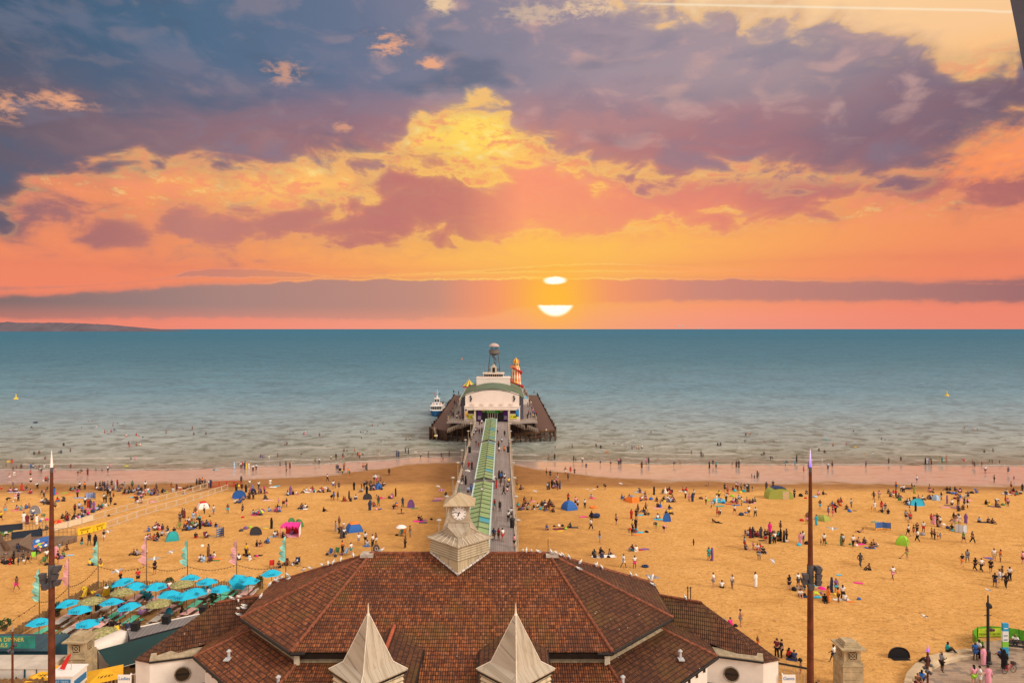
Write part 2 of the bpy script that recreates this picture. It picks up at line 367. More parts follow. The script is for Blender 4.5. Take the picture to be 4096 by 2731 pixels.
def grid(name, xs, ys, zf, attrs, material):
    me = bpy.data.meshes.new(name); nx = len(xs)
    vs_ = [(x, y, zf(x, y)) for y in ys for x in xs]
    fs = [(j * nx + i, j * nx + i + 1, (j + 1) * nx + i + 1, (j + 1) * nx + i) for j in range(len(ys) - 1) for i in range(nx - 1)]
    me.from_pydata(vs_, [], fs); me.materials.append(material)
    for an, fn in attrs:
        a = me.attributes.new(an, 'FLOAT', 'POINT'); a.data.foreach_set('value', [fn(x, y) for x, y, _ in vs_])
    me.polygons.foreach_set('use_smooth', [True] * len(fs)); me.update()
    o = bpy.data.objects.new(name, me); C.objects.link(o); return o
# sand
m_ = bpy.data.materials.new('sand'); m_.use_nodes = True; k = NT(m_.node_tree); b = k.n['Principled BSDF']
t = k.new('ShaderNodeTexCoord'); V = t.outputs['Object']
sx = k.new('ShaderNodeSeparateXYZ'); k.l.new(V, sx.inputs[0])
aw = k.new('ShaderNodeAttribute', attribute_name='wet'); ad = k.new('ShaderNodeAttribute', attribute_name='dry')
big = k.noise(V, 0.06, 5, 0.6); med = k.noise(V, 0.35, 6, 0.65); fine = k.noise(V, 1.6, 6, 0.8)
fp = k.noise(k.comb(k.m('MULTIPLY', sx.outputs[0], 1.0), k.m('MULTIPLY', sx.outputs[1], 1.8)), 0.95, 5, 0.72, 1.2)
clump = k.ss(k.noise(V, 0.11, 4, 0.7), 0.54, 0.70)
wn = k.m('SUBTRACT', k.noise(k.comb(k.m('MULTIPLY', sx.outputs[0], 0.35), sx.outputs[1]), 0.16, 5, 0.6), 0.5)
wet = k.ss(k.m('MULTIPLY_ADD', wn, 14.0, aw.outputs['Fac']), -2.0, 2.2)
dry = k.ss(k.m('MULTIPLY_ADD', wn, 10.0, ad.outputs['Fac']), -5.0, 5.0)
dcol = k.mix(k.ss(med, 0.35, 0.68), (0.66, 0.355, 0.115, 1), (0.77, 0.435, 0.155, 1))
dcol = k.mix(k.m('MULTIPLY', k.ss(big, 0.4, 0.72), 0.5), dcol, (0.60, 0.315, 0.09, 1))
dcol = k.mix(k.m('MULTIPLY', k.ss(fp, 0.54, 0.66), k.m('MULTIPLY_ADD', clump, 0.70, 0.30)), dcol, (0.21, 0.105, 0.035, 1))
rip = k.noise(k.comb(k.m('MULTIPLY_ADD', sx.outputs[1], 0.35, sx.outputs[0]), k.m('MULTIPLY_ADD', sx.outputs[0], -0.45, k.m('MULTIPLY', sx.outputs[1], 1.1))), 1.9, 3, 0.6, 0.6)
dcol = k.mix(k.m('MULTIPLY', k.ss(rip, 0.50, 0.64), 0.42), dcol, (0.40, 0.20, 0.058, 1))
pat = k.ss(k.noise(k.comb(k.m('MULTIPLY', sx.outputs[0], 0.5), sx.outputs[1]), 0.14, 6, 0.7), 0.56, 0.70)
dcol = k.mix(k.m('MULTIPLY', pat, 0.55), dcol, (0.36, 0.17, 0.05, 1))
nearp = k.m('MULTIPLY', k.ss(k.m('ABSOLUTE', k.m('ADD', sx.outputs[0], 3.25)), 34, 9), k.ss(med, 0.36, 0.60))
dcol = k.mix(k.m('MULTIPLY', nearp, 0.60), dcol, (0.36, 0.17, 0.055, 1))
dcol = k.mix(k.m('MULTIPLY', k.ss(fine, 0.50, 0.68), 0.55), dcol, (0.40, 0.205, 0.062, 1))
vor = k.new('ShaderNodeTexVoronoi', feature='F1'); k.l.new(V, vor.inputs['Vector']); vor.inputs['Scale'].default_value = 0.9
spk = k.m('MULTIPLY', k.ss(vor.outputs['Distance'], 0.10, 0.05), k.ss(k.noise(V, 0.8, 2), 0.52, 0.62))
dcol = k.mix(k.m('MULTIPLY', spk, 0.55), dcol, (0.10, 0.06, 0.03, 1))
damp = k.mix(k.ss(med, 0.3, 0.7), (0.30, 0.145, 0.055, 1), (0.37, 0.185, 0.075, 1))
wcol = k.mix(k.ss(med, 0.35, 0.65), (0.40, 0.30, 0.255, 1), (0.46, 0.36, 0.315, 1))
weed = k.m('MULTIPLY', k.ss(k.noise(k.comb(k.m('MULTIPLY', sx.outputs[0], 0.3), sx.outputs[1]), 0.4, 6, 0.72), 0.54, 0.68), 0.5)
wcol = k.mix(weed, wcol, (0.20, 0.10, 0.05, 1)); damp = k.mix(weed, damp, (0.16, 0.075, 0.03, 1))
col = k.mix(wet, k.mix(dry, damp, dcol), wcol)
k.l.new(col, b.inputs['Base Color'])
k.l.new(k.m('MULTIPLY_ADD', wet, -0.83, 0.95), b.inputs['Roughness'])
k.l.new(k.m('MULTIPLY_ADD', wet, 0.75, 0.05), b.inputs['Specular IOR Level'])
bp = k.new('ShaderNodeBump'); bp.inputs['Distance'].default_value = 0.35
k.l.new(k.m('MULTIPLY_ADD', wet, -0.97, 1.0), bp.inputs['Strength'])
k.l.new(k.m('ADD', k.m('MULTIPLY', fp, 0.7), k.m('MULTIPLY', fine, 0.35)), bp.inputs['Height']); k.l.new(bp.outputs[0], b.inputs['Normal'])
SAND = m_
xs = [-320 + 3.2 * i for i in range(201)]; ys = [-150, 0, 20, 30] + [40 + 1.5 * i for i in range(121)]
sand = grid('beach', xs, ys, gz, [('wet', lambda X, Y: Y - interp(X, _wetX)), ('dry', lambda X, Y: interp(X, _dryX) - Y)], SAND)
tag(sand, kind='structure')
# sea
m_ = bpy.data.materials.new('sea_water'); m_.use_nodes = True; k = NT(m_.node_tree); b = k.n['Principled BSDF']
t = k.new('ShaderNodeTexCoord'); V = t.outputs['Object']; sx = k.new('ShaderNodeSeparateXYZ'); k.l.new(V, sx.inputs[0])
sa_ = k.new('ShaderNodeAttribute', attribute_name='shore'); S = sa_.outputs['Fac']
X_, Y_ = sx.outputs[0], sx.outputs[1]
ls = k.m('DIVIDE', k.m('LOGARITHM', k.m('MAXIMUM', S, 1.0), 10.0), 4.5, clamp=True)     # 1 m .. 30 km
lg = lambda mtr: math.log10(mtr) / 4.5
wv = k.noise(k.comb(k.m('MULTIPLY', X_, 0.85), Y_), 0.20, 5, 0.6, 0.4)
wv2 = k.noise(k.comb(k.m('MULTIPLY', X_, 0.8), Y_), 0.030, 10, 0.74, 0.3)
wf = k.noise(k.comb(k.m('MULTIPLY', X_, 0.45), Y_), 0.9, 4, 0.6)
dcol = k.ramp(ls, [(0.0, (.30, .20, .12, 1)), (lg(6), (.27, .22, .14, 1)), (lg(20), (.38, .43, .36, 1)), (lg(50), (.39, .51, .52, 1)), (lg(110), (.30, .49, .60, 1)), (lg(220), (.16, .38, .53, 1)),
                   (lg(600), (.080, .25, .375, 1)), (lg(2500), (.045, .185, .30, 1)), (1.0, (.038, .16, .27, 1))])
grn = k.m('MULTIPLY', k.ss(wv, 0.50, 0.62), k.ss(S, 140, 8))
dcol = k.mix(k.m('MULTIPLY', grn, 0.75), dcol, (.10, .125, .035, 1))
dark = k.m('MULTIPLY', k.ss(k.m('MULTIPLY_ADD', wv2, 0.45, k.m('MULTIPLY', wv, 0.55)), 0.47, 0.56), k.ss(S, 2, 40))
dcol = k.mix(k.m('MULTIPLY', dark, 0.5), dcol, k.mix(0.55, dcol, (.015, .05, .065, 1)))
# breaking foam along the edge and on two or three low breakers
fo = None
for d0, wd, th, sc, of in ((1.0, 1.0, 0.36, 0.05, 0), (8.0, 1.1, 0.46, 0.05, 31), (16.0, 1.3, 0.50, 0.045, 87), (27.0, 1.4, 0.56, 0.04, 140)):
    wob = k.m('MULTIPLY', k.m('SUBTRACT', k.noise(k.comb(k.m('ADD', X_, of), 0.0), 0.045, 4, 0.55), 0.5), 9.0 if d0 > 2 else 3.0)
    g = k.m('ABSOLUTE', k.m('SUBTRACT', k.m('SUBTRACT', S, d0), wob))
    g = k.m('MULTIPLY', k.ss(k.m('MULTIPLY_ADD', k.m('SUBTRACT', wf, 0.5), 2.0, g), wd, wd * 0.3), k.ss(k.noise(k.comb(k.m('ADD', X_, of * 3), k.m('MULTIPLY', Y_, 0.3)), sc, 3, 0.6), th, th + 0.06))
    fo = g if fo is None else k.m('MAXIMUM', fo, g)
dcol = k.mix(k.m('MULTIPLY', fo, 0.85), dcol, (.80, .74, .68, 1))
bp = k.new('ShaderNodeBump'); bp.inputs['Distance'].default_value = 0.8; bp.inputs['Strength'].default_value = 0.9
k.l.new(k.m('ADD', k.m('ADD', k.m('MULTIPLY', wv, 5.0), k.m('MULTIPLY', wv2, 22.0)), k.m('MULTIPLY', wf, 0.9)), bp.inputs['Height'])
df = k.new('ShaderNodeBsdfDiffuse'); k.l.new(dcol, df.inputs[0]); k.l.new(bp.outputs[0], df.inputs['Normal'])
gl = k.new('ShaderNodeBsdfGlossy'); gl.inputs['Roughness'].default_value = 0.22; k.l.new(bp.outputs[0], gl.inputs['Normal'])
mx = k.new('ShaderNodeMixShader')
rf = k.ramp(ls, [(0.0, (.30,) * 3 + (1,)), (lg(40), (.25,) * 3 + (1,)), (lg(120), (.16,) * 3 + (1,)), (lg(250), (.12,) * 3 + (1,)), (lg(700), (.08,) * 3 + (1,)), (1, (.03,) * 3 + (1,))])
k.l.new(k.m('MULTIPLY', rf, k.m('SUBTRACT', 1.0, fo)), mx.inputs[0]); k.l.new(df.outputs[0], mx.inputs[1]); k.l.new(gl.outputs[0], mx.inputs[2])
k.l.new(mx.outputs[0], k.n['Material Output'].inputs['Surface']); k.n.remove(b)
SEA = m_
xs = [-60000, -20000, -6000, -2000, -800, -420] + [-300 + 5 * i for i in range(121)] + [420, 800, 2000, 6000, 20000, 60000]
ys = [165 + 2.0 * i for i in range(60)] + [290, 310, 340, 400, 500, 700, 1000, 2000, 5000, 12000, 30000, 70000]
def sz(X, Y):
    s = Y - shoreY(X)
    if s < 2 or s > 110: return 0.0
    h = 0.16 * math.exp(-((s - 13) / 10.0) ** 2) + 0.10 * math.exp(-((s - 45) / 30.0) ** 2)
    return h * max(0, math.sin(s * 0.72 + 1.3 * math.sin(X * 0.05) + 0.8 * math.sin(X * 0.131 + 2))) * (0.5 + 0.5 * math.sin(X * 0.083 + s * 0.05))
sea = grid('sea', xs, ys, sz, [('shore', lambda X, Y: Y - shoreY(X))], SEA)
tag(sea, kind='structure')
# far headland with a wooded crest
hb = MB(); rr = random.Random(3); HM = mat('headland', srgb(98, 90, 100), 1.0, 0.2, 0.004, spec=0.0)
D = 9000.0; n = 110; prof = []
for i in range(n + 1):
    x = -900 + (560 + 900) * i / n
    e = interp(x, [(-900, 28), (-300, 29), (150, 25), (350, 19), (440, 8), (530, -11.5)])
    e += rr.uniform(-1.2, 2.4) * (1 if e > 4 else 0.2) + (rr.uniform(0, 3) if rr.random() < .15 and e > 8 else 0)
    prof.append((x, e))
for (x0, e0_), (x1, e1_) in zip(prof[:-1], prof[1:]):
    a, b_ = (x0 - CX) * D / F, (x1 - CX) * D / F; h0, h1 = CH + e0_ * D / F, CH + e1_ * D / F
    hb.face([(a, D, -2), (b_, D, -2), (b_, D + 300, h1), (a, D + 300, h0)]); hb.face([(a, D + 300, h0), (b_, D + 300, h1), (b_, D + 2200, -2), (a, D + 2200, -2)])
tag(hb.build('headland', HM), kind='structure')
# ================================================================= pier entrance pavilion (foreground roofs, clock tower, spires)
def tile_mat(name, c1, c2, c3, droppings=0.5):
    m_ = bpy.data.materials.new(name); m_.use_nodes = True; k = NT(m_.node_tree); b = k.n['Principled BSDF']
    t = k.new('ShaderNodeTexCoord'); U = t.outputs['UV']; V = t.outputs['Object']
    s = k.new('ShaderNodeSeparateXYZ'); k.l.new(U, s.inputs[0])
    u = k.m('DIVIDE', s.outputs[0], 0.15); v = k.m('DIVIDE', k.m('ADD', s.outputs[1], k.m('MULTIPLY', k.m('SUBTRACT', k.noise(V, 2.5, 3), 0.5), 0.10)), 0.31)
    fu = k.m('FRACT', u); fv = k.m('FRACT', v)
    roll = k.m('SINE', k.m('MULTIPLY', fu, math.pi))
    wn = k.new('ShaderNodeTexWhiteNoise', noise_dimensions='2D'); k.l.new(k.comb(k.m('FLOOR', u), k.m('FLOOR', v)), wn.inputs['Vector'])
    big = k.noise(V, 0.35, 5, 0.65); fine = k.noise(V, 6.0, 3, 0.6)
    col = k.ramp(k.m('MULTIPLY_ADD', k.m('SUBTRACT', wn.outputs['Value'], 0.5), 0.42, k.m('MULTIPLY_ADD', fine, 0.9, -0.02)), [(0.12, c3), (0.45, c1), (0.8, c2)])
    col = k.mix(k.m('MULTIPLY', k.ss(big, 0.50, 0.68), 0.65), col, (0.15, 0.080, 0.020, 1))
    col = k.mix(k.m('MULTIPLY', k.ss(big, 0.47, 0.32), 0.65), col, (0.075, 0.028, 0.018, 1))
    gap = k.m('MAXIMUM', k.m('MULTIPLY', k.ss(fv, 0.34, 0.08), 0.85), k.m('MULTIPLY', k.ss(roll, 0.55, 0.1), 0.42))  # dark joints, with the shadow of each course and roll painted in
    col = k.mix(gap, col, (0.022, 0.010, 0.007, 1))
    vo = k.new('ShaderNodeTexVoronoi'); k.l.new(V, vo.inputs['Vector']); vo.inputs['Scale'].default_value = 1.6
    dr = k.m('MULTIPLY', k.ss(vo.outputs['Distance'], 0.085, 0.04), k.ss(k.noise(V, 0.6, 3), 0.40, 0.56))
    col = k.mix(k.m('MULTIPLY', dr, droppings), col, (0.62, 0.56, 0.50, 1))
    k.l.new(col, b.inputs['Base Color']); b.inputs['Roughness'].default_value = 0.75; b.inputs['Specular IOR Level'].default_value = 0.3
    bp = k.new('ShaderNodeBump'); bp.inputs['Distance'].default_value = 0.06; bp.inputs['Strength'].default_value = 0.9
    k.l.new(k.m('ADD', roll, k.m('MULTIPLY', k.m('SUBTRACT', 1.0, fv), 0.7)), bp.inputs['Height']); k.l.new(bp.outputs[0], b.inputs['Normal'])
    return m_
TILE = tile_mat('clay_tiles', (.205, .060, .022, 1), (.43, .145, .050, 1), (.065, .020, .011, 1), 0.55)
TILE2 = tile_mat('clay_tiles_shaded', (.115, .042, .019, 1), (.20, .076, .031, 1), (.042, .016, .010, 1), 0.8)  # darker copy of the tiles: shade of the right-hand slopes put into the colour
HIP = mat('hip_tiles', (.20, .064, .032), 0.75, 0.55, 5.0, 0.4)
GUT = mat('black_gutter', (.012, .011, .012), 0.4, 0.3)
WHITE = mat('white_render', (.74, .69, .64), 0.8, 0.10, 0.8)
CREAM = mat('cream_flashing', (.34, .27, .18), 0.8, 0.3, 3.0)
DARKWOOD = mat('dark_fascia', (.035, .022, .018), 0.7, 0.3)
def lead_mat(name, base, stain, sc, boards=0, bz=0):
    m_ = bpy.data.materials.new(name); m_.use_nodes = True; k = NT(m_.node_tree); b = k.n['Principled BSDF']
    V = k.new('ShaderNodeTexCoord').outputs['Object']; s = k.new('ShaderNodeSeparateXYZ'); k.l.new(V, s.inputs[0])
    ang_ = k.m('ADD', s.outputs[0], k.m('MULTIPLY', s.outputs[1], 0.8))
    st = k.noise(k.comb(k.m('MULTIPLY', ang_, 3.0), 0.0, k.m('MULTIPLY', s.outputs[2], 0.5)), sc, 5, 0.65)
    n2 = k.noise(V, 3.0, 5, 0.7)
    col = k.mix(k.ss(st, 0.42, 0.75), base, stain); col = k.mix(k.m('MULTIPLY', k.ss(n2, 0.58, 0.78), 0.6), col, tuple(c * 0.35 for c in stain[:3]) + (1,))
    seam_shade = k.m('MULTIPLY', k.ss(k.m('ABSOLUTE', k.m('SUBTRACT', k.m('FRACT', k.m('MULTIPLY', ang_, 1.55)), 0.5)), 0.035, 0.015), 0.5)
    if boards: seam_shade = k.m('MULTIPLY', k.ss(k.m('FRACT', k.m('DIVIDE', k.m('SUBTRACT', s.outputs[2], bz), boards)), 0.24, 0.10), 0.85)  # shadow line of each board and slat, painted into the colour
    k.l.new(k.mix(seam_shade, col, (0.07, 0.055, 0.04, 1)), b.inputs['Base Color']); b.inputs['Roughness'].default_value = 0.6
    return m_
LEAD = lead_mat('painted_lead', (.43, .365, .285, 1), (.23, .18, .12, 1), 0.9)
BOARD = lead_mat('cream_weatherboard', (.47, .38, .24, 1), (.20, .15, .095, 1), 0.7, .178, 18.74 - 4.3)
LOUV = lead_mat('cream_louvre', (.58, .49, .34, 1), (.34, .25, .14, 1), 1.0, .245, 13.6 - 4.3)
xc, yc = -3.3, 53.05
pav = thing('pier_pavilion', 'large red tiled pavilion with clock tower and two pale spires', 'pavilion', (xc, yc, 4.3))
def octa(off, z):                                 # counter-clockwise from the front left corner
    t_ = math.tan(R(22.5))
    fx, sxx, fy, sy0, sy1, ry = 10.47 + off * t_, 15.75 + off, 44.4 - off, 49.7 - off * t_, 56.5 + off * t_, 61.8 + off
    return [(xc - fx, fy, z), (xc + fx, fy, z), (xc + sxx, sy0, z), (xc + sxx, sy1, z), (xc + fx, ry, z), (xc - fx, ry, z), (xc - sxx, sy1, z), (xc - sxx, sy0, z)]
e = octa(0, 15.0); rl, rr_ = (xc - 6.86, yc, 18.6), (xc + 6.86, yc, 18.6)
mb = MB(); mb.tiles([e[0], e[1], rr_, rl]); mb.tiles([e[4], e[5], rl, rr_])
mb.mi = 1
for a, b_, c in ((1, 2, rr_), (2, 3, rr_), (3, 4, rr_)): mb.tiles([e[a], e[b_], c])
mb.mi = 0
for a, b_, c in ((5, 6, rl), (6, 7, rl), (7, 0, rl)): mb.tiles([e[a], e[b_], c])
slp = 3.6 / 8.65
cat0 = [(xc - 1.9, 44.4, 15.0), (xc + 1.9, 44.4, 15.0), (xc + 1.9, 36.0, 15 - 8.4 * slp), (xc - 1.9, 36.0, 15 - 8.4 * slp)]
mb.tiles(cat0)
upper = part(mb, 'upper_roof', [TILE, TILE2], pav)
def ridge_tiles(mb, p, q, r=0.13, step=0.42):
    p, q = Vector(p), Vector(q); n = max(1, int((q - p).length / step))
    for i in range(n):
        a, b_ = p.lerp(q, i / n), p.lerp(q, (i + 1) / n); mb.cyl(a, b_, r * 1.06, r * 0.9, 7)
for p, q in [(e[i], rl) for i in (0, 6, 7)] + [(e[i], rr_) for i in (1, 2, 3)] + [(rl, rr_)]:
    mb = MB(); ridge_tiles(mb, p, q); sub(mb, 'ridge_tiles', HIP, upper)
for s_ in (-1, 1): sub(MB().box(xc + s_ * 7.15, yc - 0.15, 18.42, 0.95, 0.9, 0.22), 'ridge_flashing', mat('grey_lead', (.42, .36, .31), 0.6, 0.4, 2.0), upper)
mb = MB()
for i in range(8):
    p, q = e[i], e[(i + 1) % 8]
    if i == 0:
        mb.cyl((p[0], p[1] - .06, p[2] - .1), (xc - 9.5, q[1] - .06, q[2] - .1), .11, n=6); mb.cyl((xc + 9.5, p[1] - .06, p[2] - .1), (q[0], q[1] - .06, q[2] - .1), .11, n=6)
    else: mb.cyl((p[0], p[1], p[2] - .1), (q[0], q[1], q[2] - .1), .11, n=6)
part(mb, 'gutter', GUT, pav)
mb = MB(); a, b_ = octa(-0.9, 13.9), octa(-0.9, 15.1)
for i in range(8): mb.face([a[i], a[(i + 1) % 8], b_[(i + 1) % 8], b_[i]])
part(mb, 'clerestory_wall', DARKWOOD, pav)
# soffit boards under the upper eave
mb = MB(); a, b_ = octa(-0.9, 14.86), octa(-0.04, 14.86)
for i in range(8): mb.face([a[i], b_[i], b_[(i + 1) % 8], a[(i + 1) % 8]])
part(mb, 'soffit', DARKWOOD, pav)
a, b_ = octa(-0.89, 14.1), octa(2.85, 12.75)
mb = MB()
for i in range(8):
    mb.mi = 1 if i in (1, 2, 3) else 0
    mb.tiles([a[i], a[(i + 1) % 8], b_[(i + 1) % 8], b_[i]])
low = part(mb, 'lower_roof', [TILE, TILE2], pav)
for i in range(8): mb = MB(); ridge_tiles(mb, b_[i], a[i], 0.12); sub(mb, 'ridge_tiles', HIP, low)
mb = MB()
for i in range(8):
    c, d = octa(-0.86, 14.0), octa(-0.5, 14.02)
    c2, d2 = octa(-0.86, 14.15), octa(-0.6, 14.03)
    mb.face([c2[i], c2[(i + 1) % 8], d2[(i + 1) % 8], d2[i]])
sub(mb, 'flashing', CREAM, low)
mb = MB()
for i in range(8): mb.cyl((b_[i][0], b_[i][1], b_[i][2] - .12), (b_[(i + 1) % 8][0], b_[(i + 1) % 8][1], b_[(i + 1) % 8][2] - .12), .11, n=6)
part(mb, 'gutter', GUT, pav)
a, b_ = octa(2.2, 4.3), octa(2.2, 12.72)
mb = MB()
for i in range(8): mb.face([a[i], a[(i + 1) % 8], b_[(i + 1) % 8], b_[i]])
part(mb, 'wall', WHITE, pav)
q1 = octa(2.23, 0)
for i in (1, 7):
    p, q = Vector(q1[i]), Vector(q1[(i + 1) % 8])
    for j in range(9):
        c = p.lerp(q, (j + .5) / 9); part(MB().box(c.x, c.y, 11.7, 0.16, 0.16, 0.95), 'eaves_bracket', DARKWOOD, pav)
for x, y, z in ((xc + 10.2, 44.9, 13.95), (xc - 10.2, 44.9, 13.95)): part(MB().box(x, y, z, 0.35, 0.2, 0.6), 'eaves_bracket', mat('cream_bracket', (.55, .5, .4), 0.8), pav)
for s_ in (-1, 1):                                # little vents on the lower roof
    for x, y, z in ((xc + s_ * 11.0, 43.6, 13.35), (xc + s_ * 15.6, 47.2, 13.3)):
        mb = MB(); mb.cyl((x, y, z), (x, y, z + .45), .10, n=7); mb.lathe([(.17, 0), (.17, .05), (.03, .16)], (x, y, z + .42), 7); mb.box(x, y - .25, z - .02, .4, .5, .06)
        part(mb, 'roof_vent', mat('vent_lead', (.45, .45, .47), 0.5, 0.2), pav)
# porch gables behind the spires
for s_ in (-1, 1):
    xs_ = xc + s_ * 4.04
    mb = MB(); A, B = (xs_, 46.4, 15.83), (xs_, 37.5, 15.83)
    for d in (-1, 1):
        mb.tiles([A, (xs_ + d * 2.17, 44.66, 15.10), (xs_ + d * 2.17, 37.5, 15.10), B])
    g = part(mb, 'porch_roof', [TILE2], pav)
    mb = MB(); ridge_tiles(mb, A, B); sub(mb, 'ridge_tiles', mat('red_ridge', (.36, .085, .04), .7, .3, 4), g)
    for d in (-1, 1): sub(MB().cyl((xs_ + d * 2.2, 44.8, 15.0), (xs_ + d * 2.2, 37.5, 15.0), .09, n=6), 'gutter', GUT, g)
    mb = MB(); mb.hexa([(xs_ - 2.05, 37.6, 4.3), (xs_ + 2.05, 37.6, 4.3), (xs_ + 2.05, 44.6, 4.3), (xs_ - 2.05, 44.6, 4.3)], [(xs_ - 2.05, 37.6, 15.05), (xs_ + 2.05, 37.6, 15.05), (xs_ + 2.05, 44.6, 15.05), (xs_ - 2.05, 44.6, 15.05)])
    sub(mb, 'wall', WHITE, g)
    # spire
    mb = MB(); mb.lathe([(2.15, 17.33), (2.17, 17.40), (1.36, 17.80), (0.13, 20.25), (0.10, 20.32)], (xs_, 37.4, 0), 4)
    spire = part(mb, 'spire', LEAD, pav)
    mb = MB()
    for k_ in range(4):
        a_ = k_ * math.pi / 2; mb.tube([(xs_ + 2.17 * math.cos(a_), 37.4 + 2.17 * math.sin(a_), 17.41), (xs_ + 1.36 * math.cos(a_), 37.4 + 1.36 * math.sin(a_), 17.81), (xs_ + .1 * math.cos(a_), 37.4 + .1 * math.sin(a_), 20.3)], .03, 5)
    sub(mb, 'hip_roll', mat('pale_lead', (.66, .58, .48), .6, .2), spire)
    mb = MB(); mb.cyl((xs_, 37.4, 20.2), (xs_, 37.4, 21.0), .085, .012, 6); mb.ball((xs_, 37.4, 20.34), .11); sub(mb, 'finial', mat('pale_lead', (.66, .58, .48)), spire)
    mb = MB(); pr = []
    for j in range(15):
        z = 13.6 + j * 0.245; pr += [(1.98, z), (1.86, z + .235)]
    mb.lathe(pr, (xs_, 37.4, 0), 4); sub(mb, 'louvres', LOUV, spire)
    mb = MB(); mb.lathe([(2.0, 17.18), (2.13, 17.2), (2.13, 17.32), (2.0, 17.33)], (xs_, 37.4, 0), 4); sub(mb, 'eaves_board', GUT, spire)
# clock tower
tx, ty = xc, yc - 0.05
mb = MB(); mb.lathe([(2.22, 16.2), (2.22, 18.9)], (tx, ty, 0), 4); tower = part(mb, 'clock_tower', lead_mat('tower_base_paint', (.50, .40, .25, 1), (.22, .19, .15, 1), 0.8), pav)
mb = MB(); pr = [(2.24, 18.72)]
for j in range(6): pr += [(2.36 - .012 * j, 18.74 + j * .178), (2.25 - .005 * j, 18.74 + (j + .93) * .178)]
mb.lathe(pr, (tx, ty, 0), 4); sub(mb, 'weatherboards', BOARD, tower)
mb = MB(); mb.lathe([(2.4, 19.74), (2.58, 19.78), (2.58, 19.86), (1.55, 20.22), (1.5, 20.24)], (tx, ty, 0), 4); sub(mb, 'skirt_roof', lead_mat('stained_lead', (.46, .37, .26, 1), (.10, .085, .08, 1), 1.3), tower)
mb = MB()
for q in range(4):                                # rolled seams on the skirt roof
    a0_, a1_ = q * math.pi / 2, (q + 1) * math.pi / 2
    for j in range(7):
        f_ = j / 6
        o_ = [tx + 2.59 * (math.cos(a0_) * (1 - f_) + math.cos(a1_) * f_), ty + 2.59 * (math.sin(a0_) * (1 - f_) + math.sin(a1_) * f_), 19.88]
        i_ = [tx + 1.56 * (math.cos(a0_) * (1 - f_) + math.cos(a1_) * f_), ty + 1.56 * (math.sin(a0_) * (1 - f_) + math.sin(a1_) * f_), 20.24]
        mb.cyl(o_, i_, .03, n=5)
sub(mb, 'roof_seam', mat('pale_lead', (.66, .58, .48)), tower)
mb = MB(); hb_ = 0.76; n4 = [(tx, ty - 1.5, 20.22), (tx + 1.5, ty, 20.22), (tx, ty + 1.5, 20.22), (tx - 1.5, ty, 20.22)]
m4 = [(tx - hb_ * 1.12, ty - hb_ * 1.12, 20.85), (tx + hb_ * 1.12, ty - hb_ * 1.12, 20.85), (tx + hb_ * 1.12, ty + hb_ * 1.12, 20.85), (tx - hb_ * 1.12, ty + hb_ * 1.12, 20.85)]
c4 = [(tx - hb_, ty - hb_, 21.25), (tx + hb_, ty - hb_, 21.25), (tx + hb_, ty + hb_, 21.25), (tx - hb_, ty + hb_, 21.25)]
for i in range(4):
    mb.face([n4[i], m4[(i + 1) % 4], m4[i]]); mb.face([n4[i], n4[(i + 1) % 4], m4[(i + 1) % 4]]); mb.face([m4[i], m4[(i + 1) % 4], c4[(i + 1) % 4], c4[i]])
sub(mb, 'broach_roof', LEAD, tower)
ROLL = mat('lead_roll', (.40, .33, .24), .6, .4, 4)
mb = MB()
for i in range(4):
    for p, q in ((n4[i], m4[i]), (n4[i], m4[(i + 1) % 4]), (m4[i], c4[i])): mb.cyl(p, q, .04, n=5)
sub(mb, 'lead_roll', ROLL, tower)
for d in (-1, 1):                                 # stepped lead flashing where the tower meets the tiles
    mb = MB(); p, q = Vector((tx, ty - 2.3, 17.78)), Vector((tx + d * 2.3, ty, 18.72))
    for i in range(9): a_, b4 = p.lerp(q, i / 9), p.lerp(q, (i + .85) / 9); mb.cyl(a_, b4, .085, n=5)
    sub(mb, 'lead_flashing', mat('pale_flashing', (.55, .50, .46), .7, .5, 5), tower)
mb = MB()
for i in range(4):
    a_, b4 = i * math.pi / 2, (i + 1) * math.pi / 2
    for f_ in (0.0, .33, .66):
        x_, y_ = tx + 2.24 * (math.cos(a_) * (1 - f_) + math.cos(b4) * f_), ty + 2.24 * (math.sin(a_) * (1 - f_) + math.sin(b4) * f_); mb.cyl((x_, y_, 17.4), (x_, y_, 18.75), .035, n=5)
sub(mb, 'lead_roll', ROLL, tower)
mb = MB(); mb.box(tx, ty, 21.22, 1.52, 1.52, 1.32); mb.box(tx, ty, 21.2, 1.64, 1.64, .07)
sub(mb, 'clock_housing', mat('housing_paint', (.40, .33, .24), .7, .25, 2), tower)
mb = MB(); mb.lathe([(1.66, 22.5), (1.70, 22.56), (1.0, 22.92), (0.42, 23.15), (.06, 23.36)], (tx, ty, 0), 4, R(45)); sub(mb, 'cap_roof', lead_mat('cap_lead', (.46, .36, .23, 1), (.30, .20, .10, 1), 1.0), tower)
mb = MB(); mb.cyl((tx, ty, 23.3), (tx, ty, 23.55), .10, .05, 7); mb.ball((tx, ty, 23.6), .09); mb.cyl((tx, ty, 23.6), (tx, ty, 23.95), .03, .01, 6)
sub(mb, 'finial', mat('green_copper', (.10, .18, .15), .6), tower)
fy = ty - .78; cz = 21.93
mb = MB(); mb.cyl((tx, fy + .02, cz), (tx, fy - .03, cz), .54, n=32); sub(mb, 'clock_face', mat('clock_white', (.86, .84, .82), .5, .03), tower)
BLK = mat('clock_black', (.012, .012, .012), .5, 0)
mb = MB()
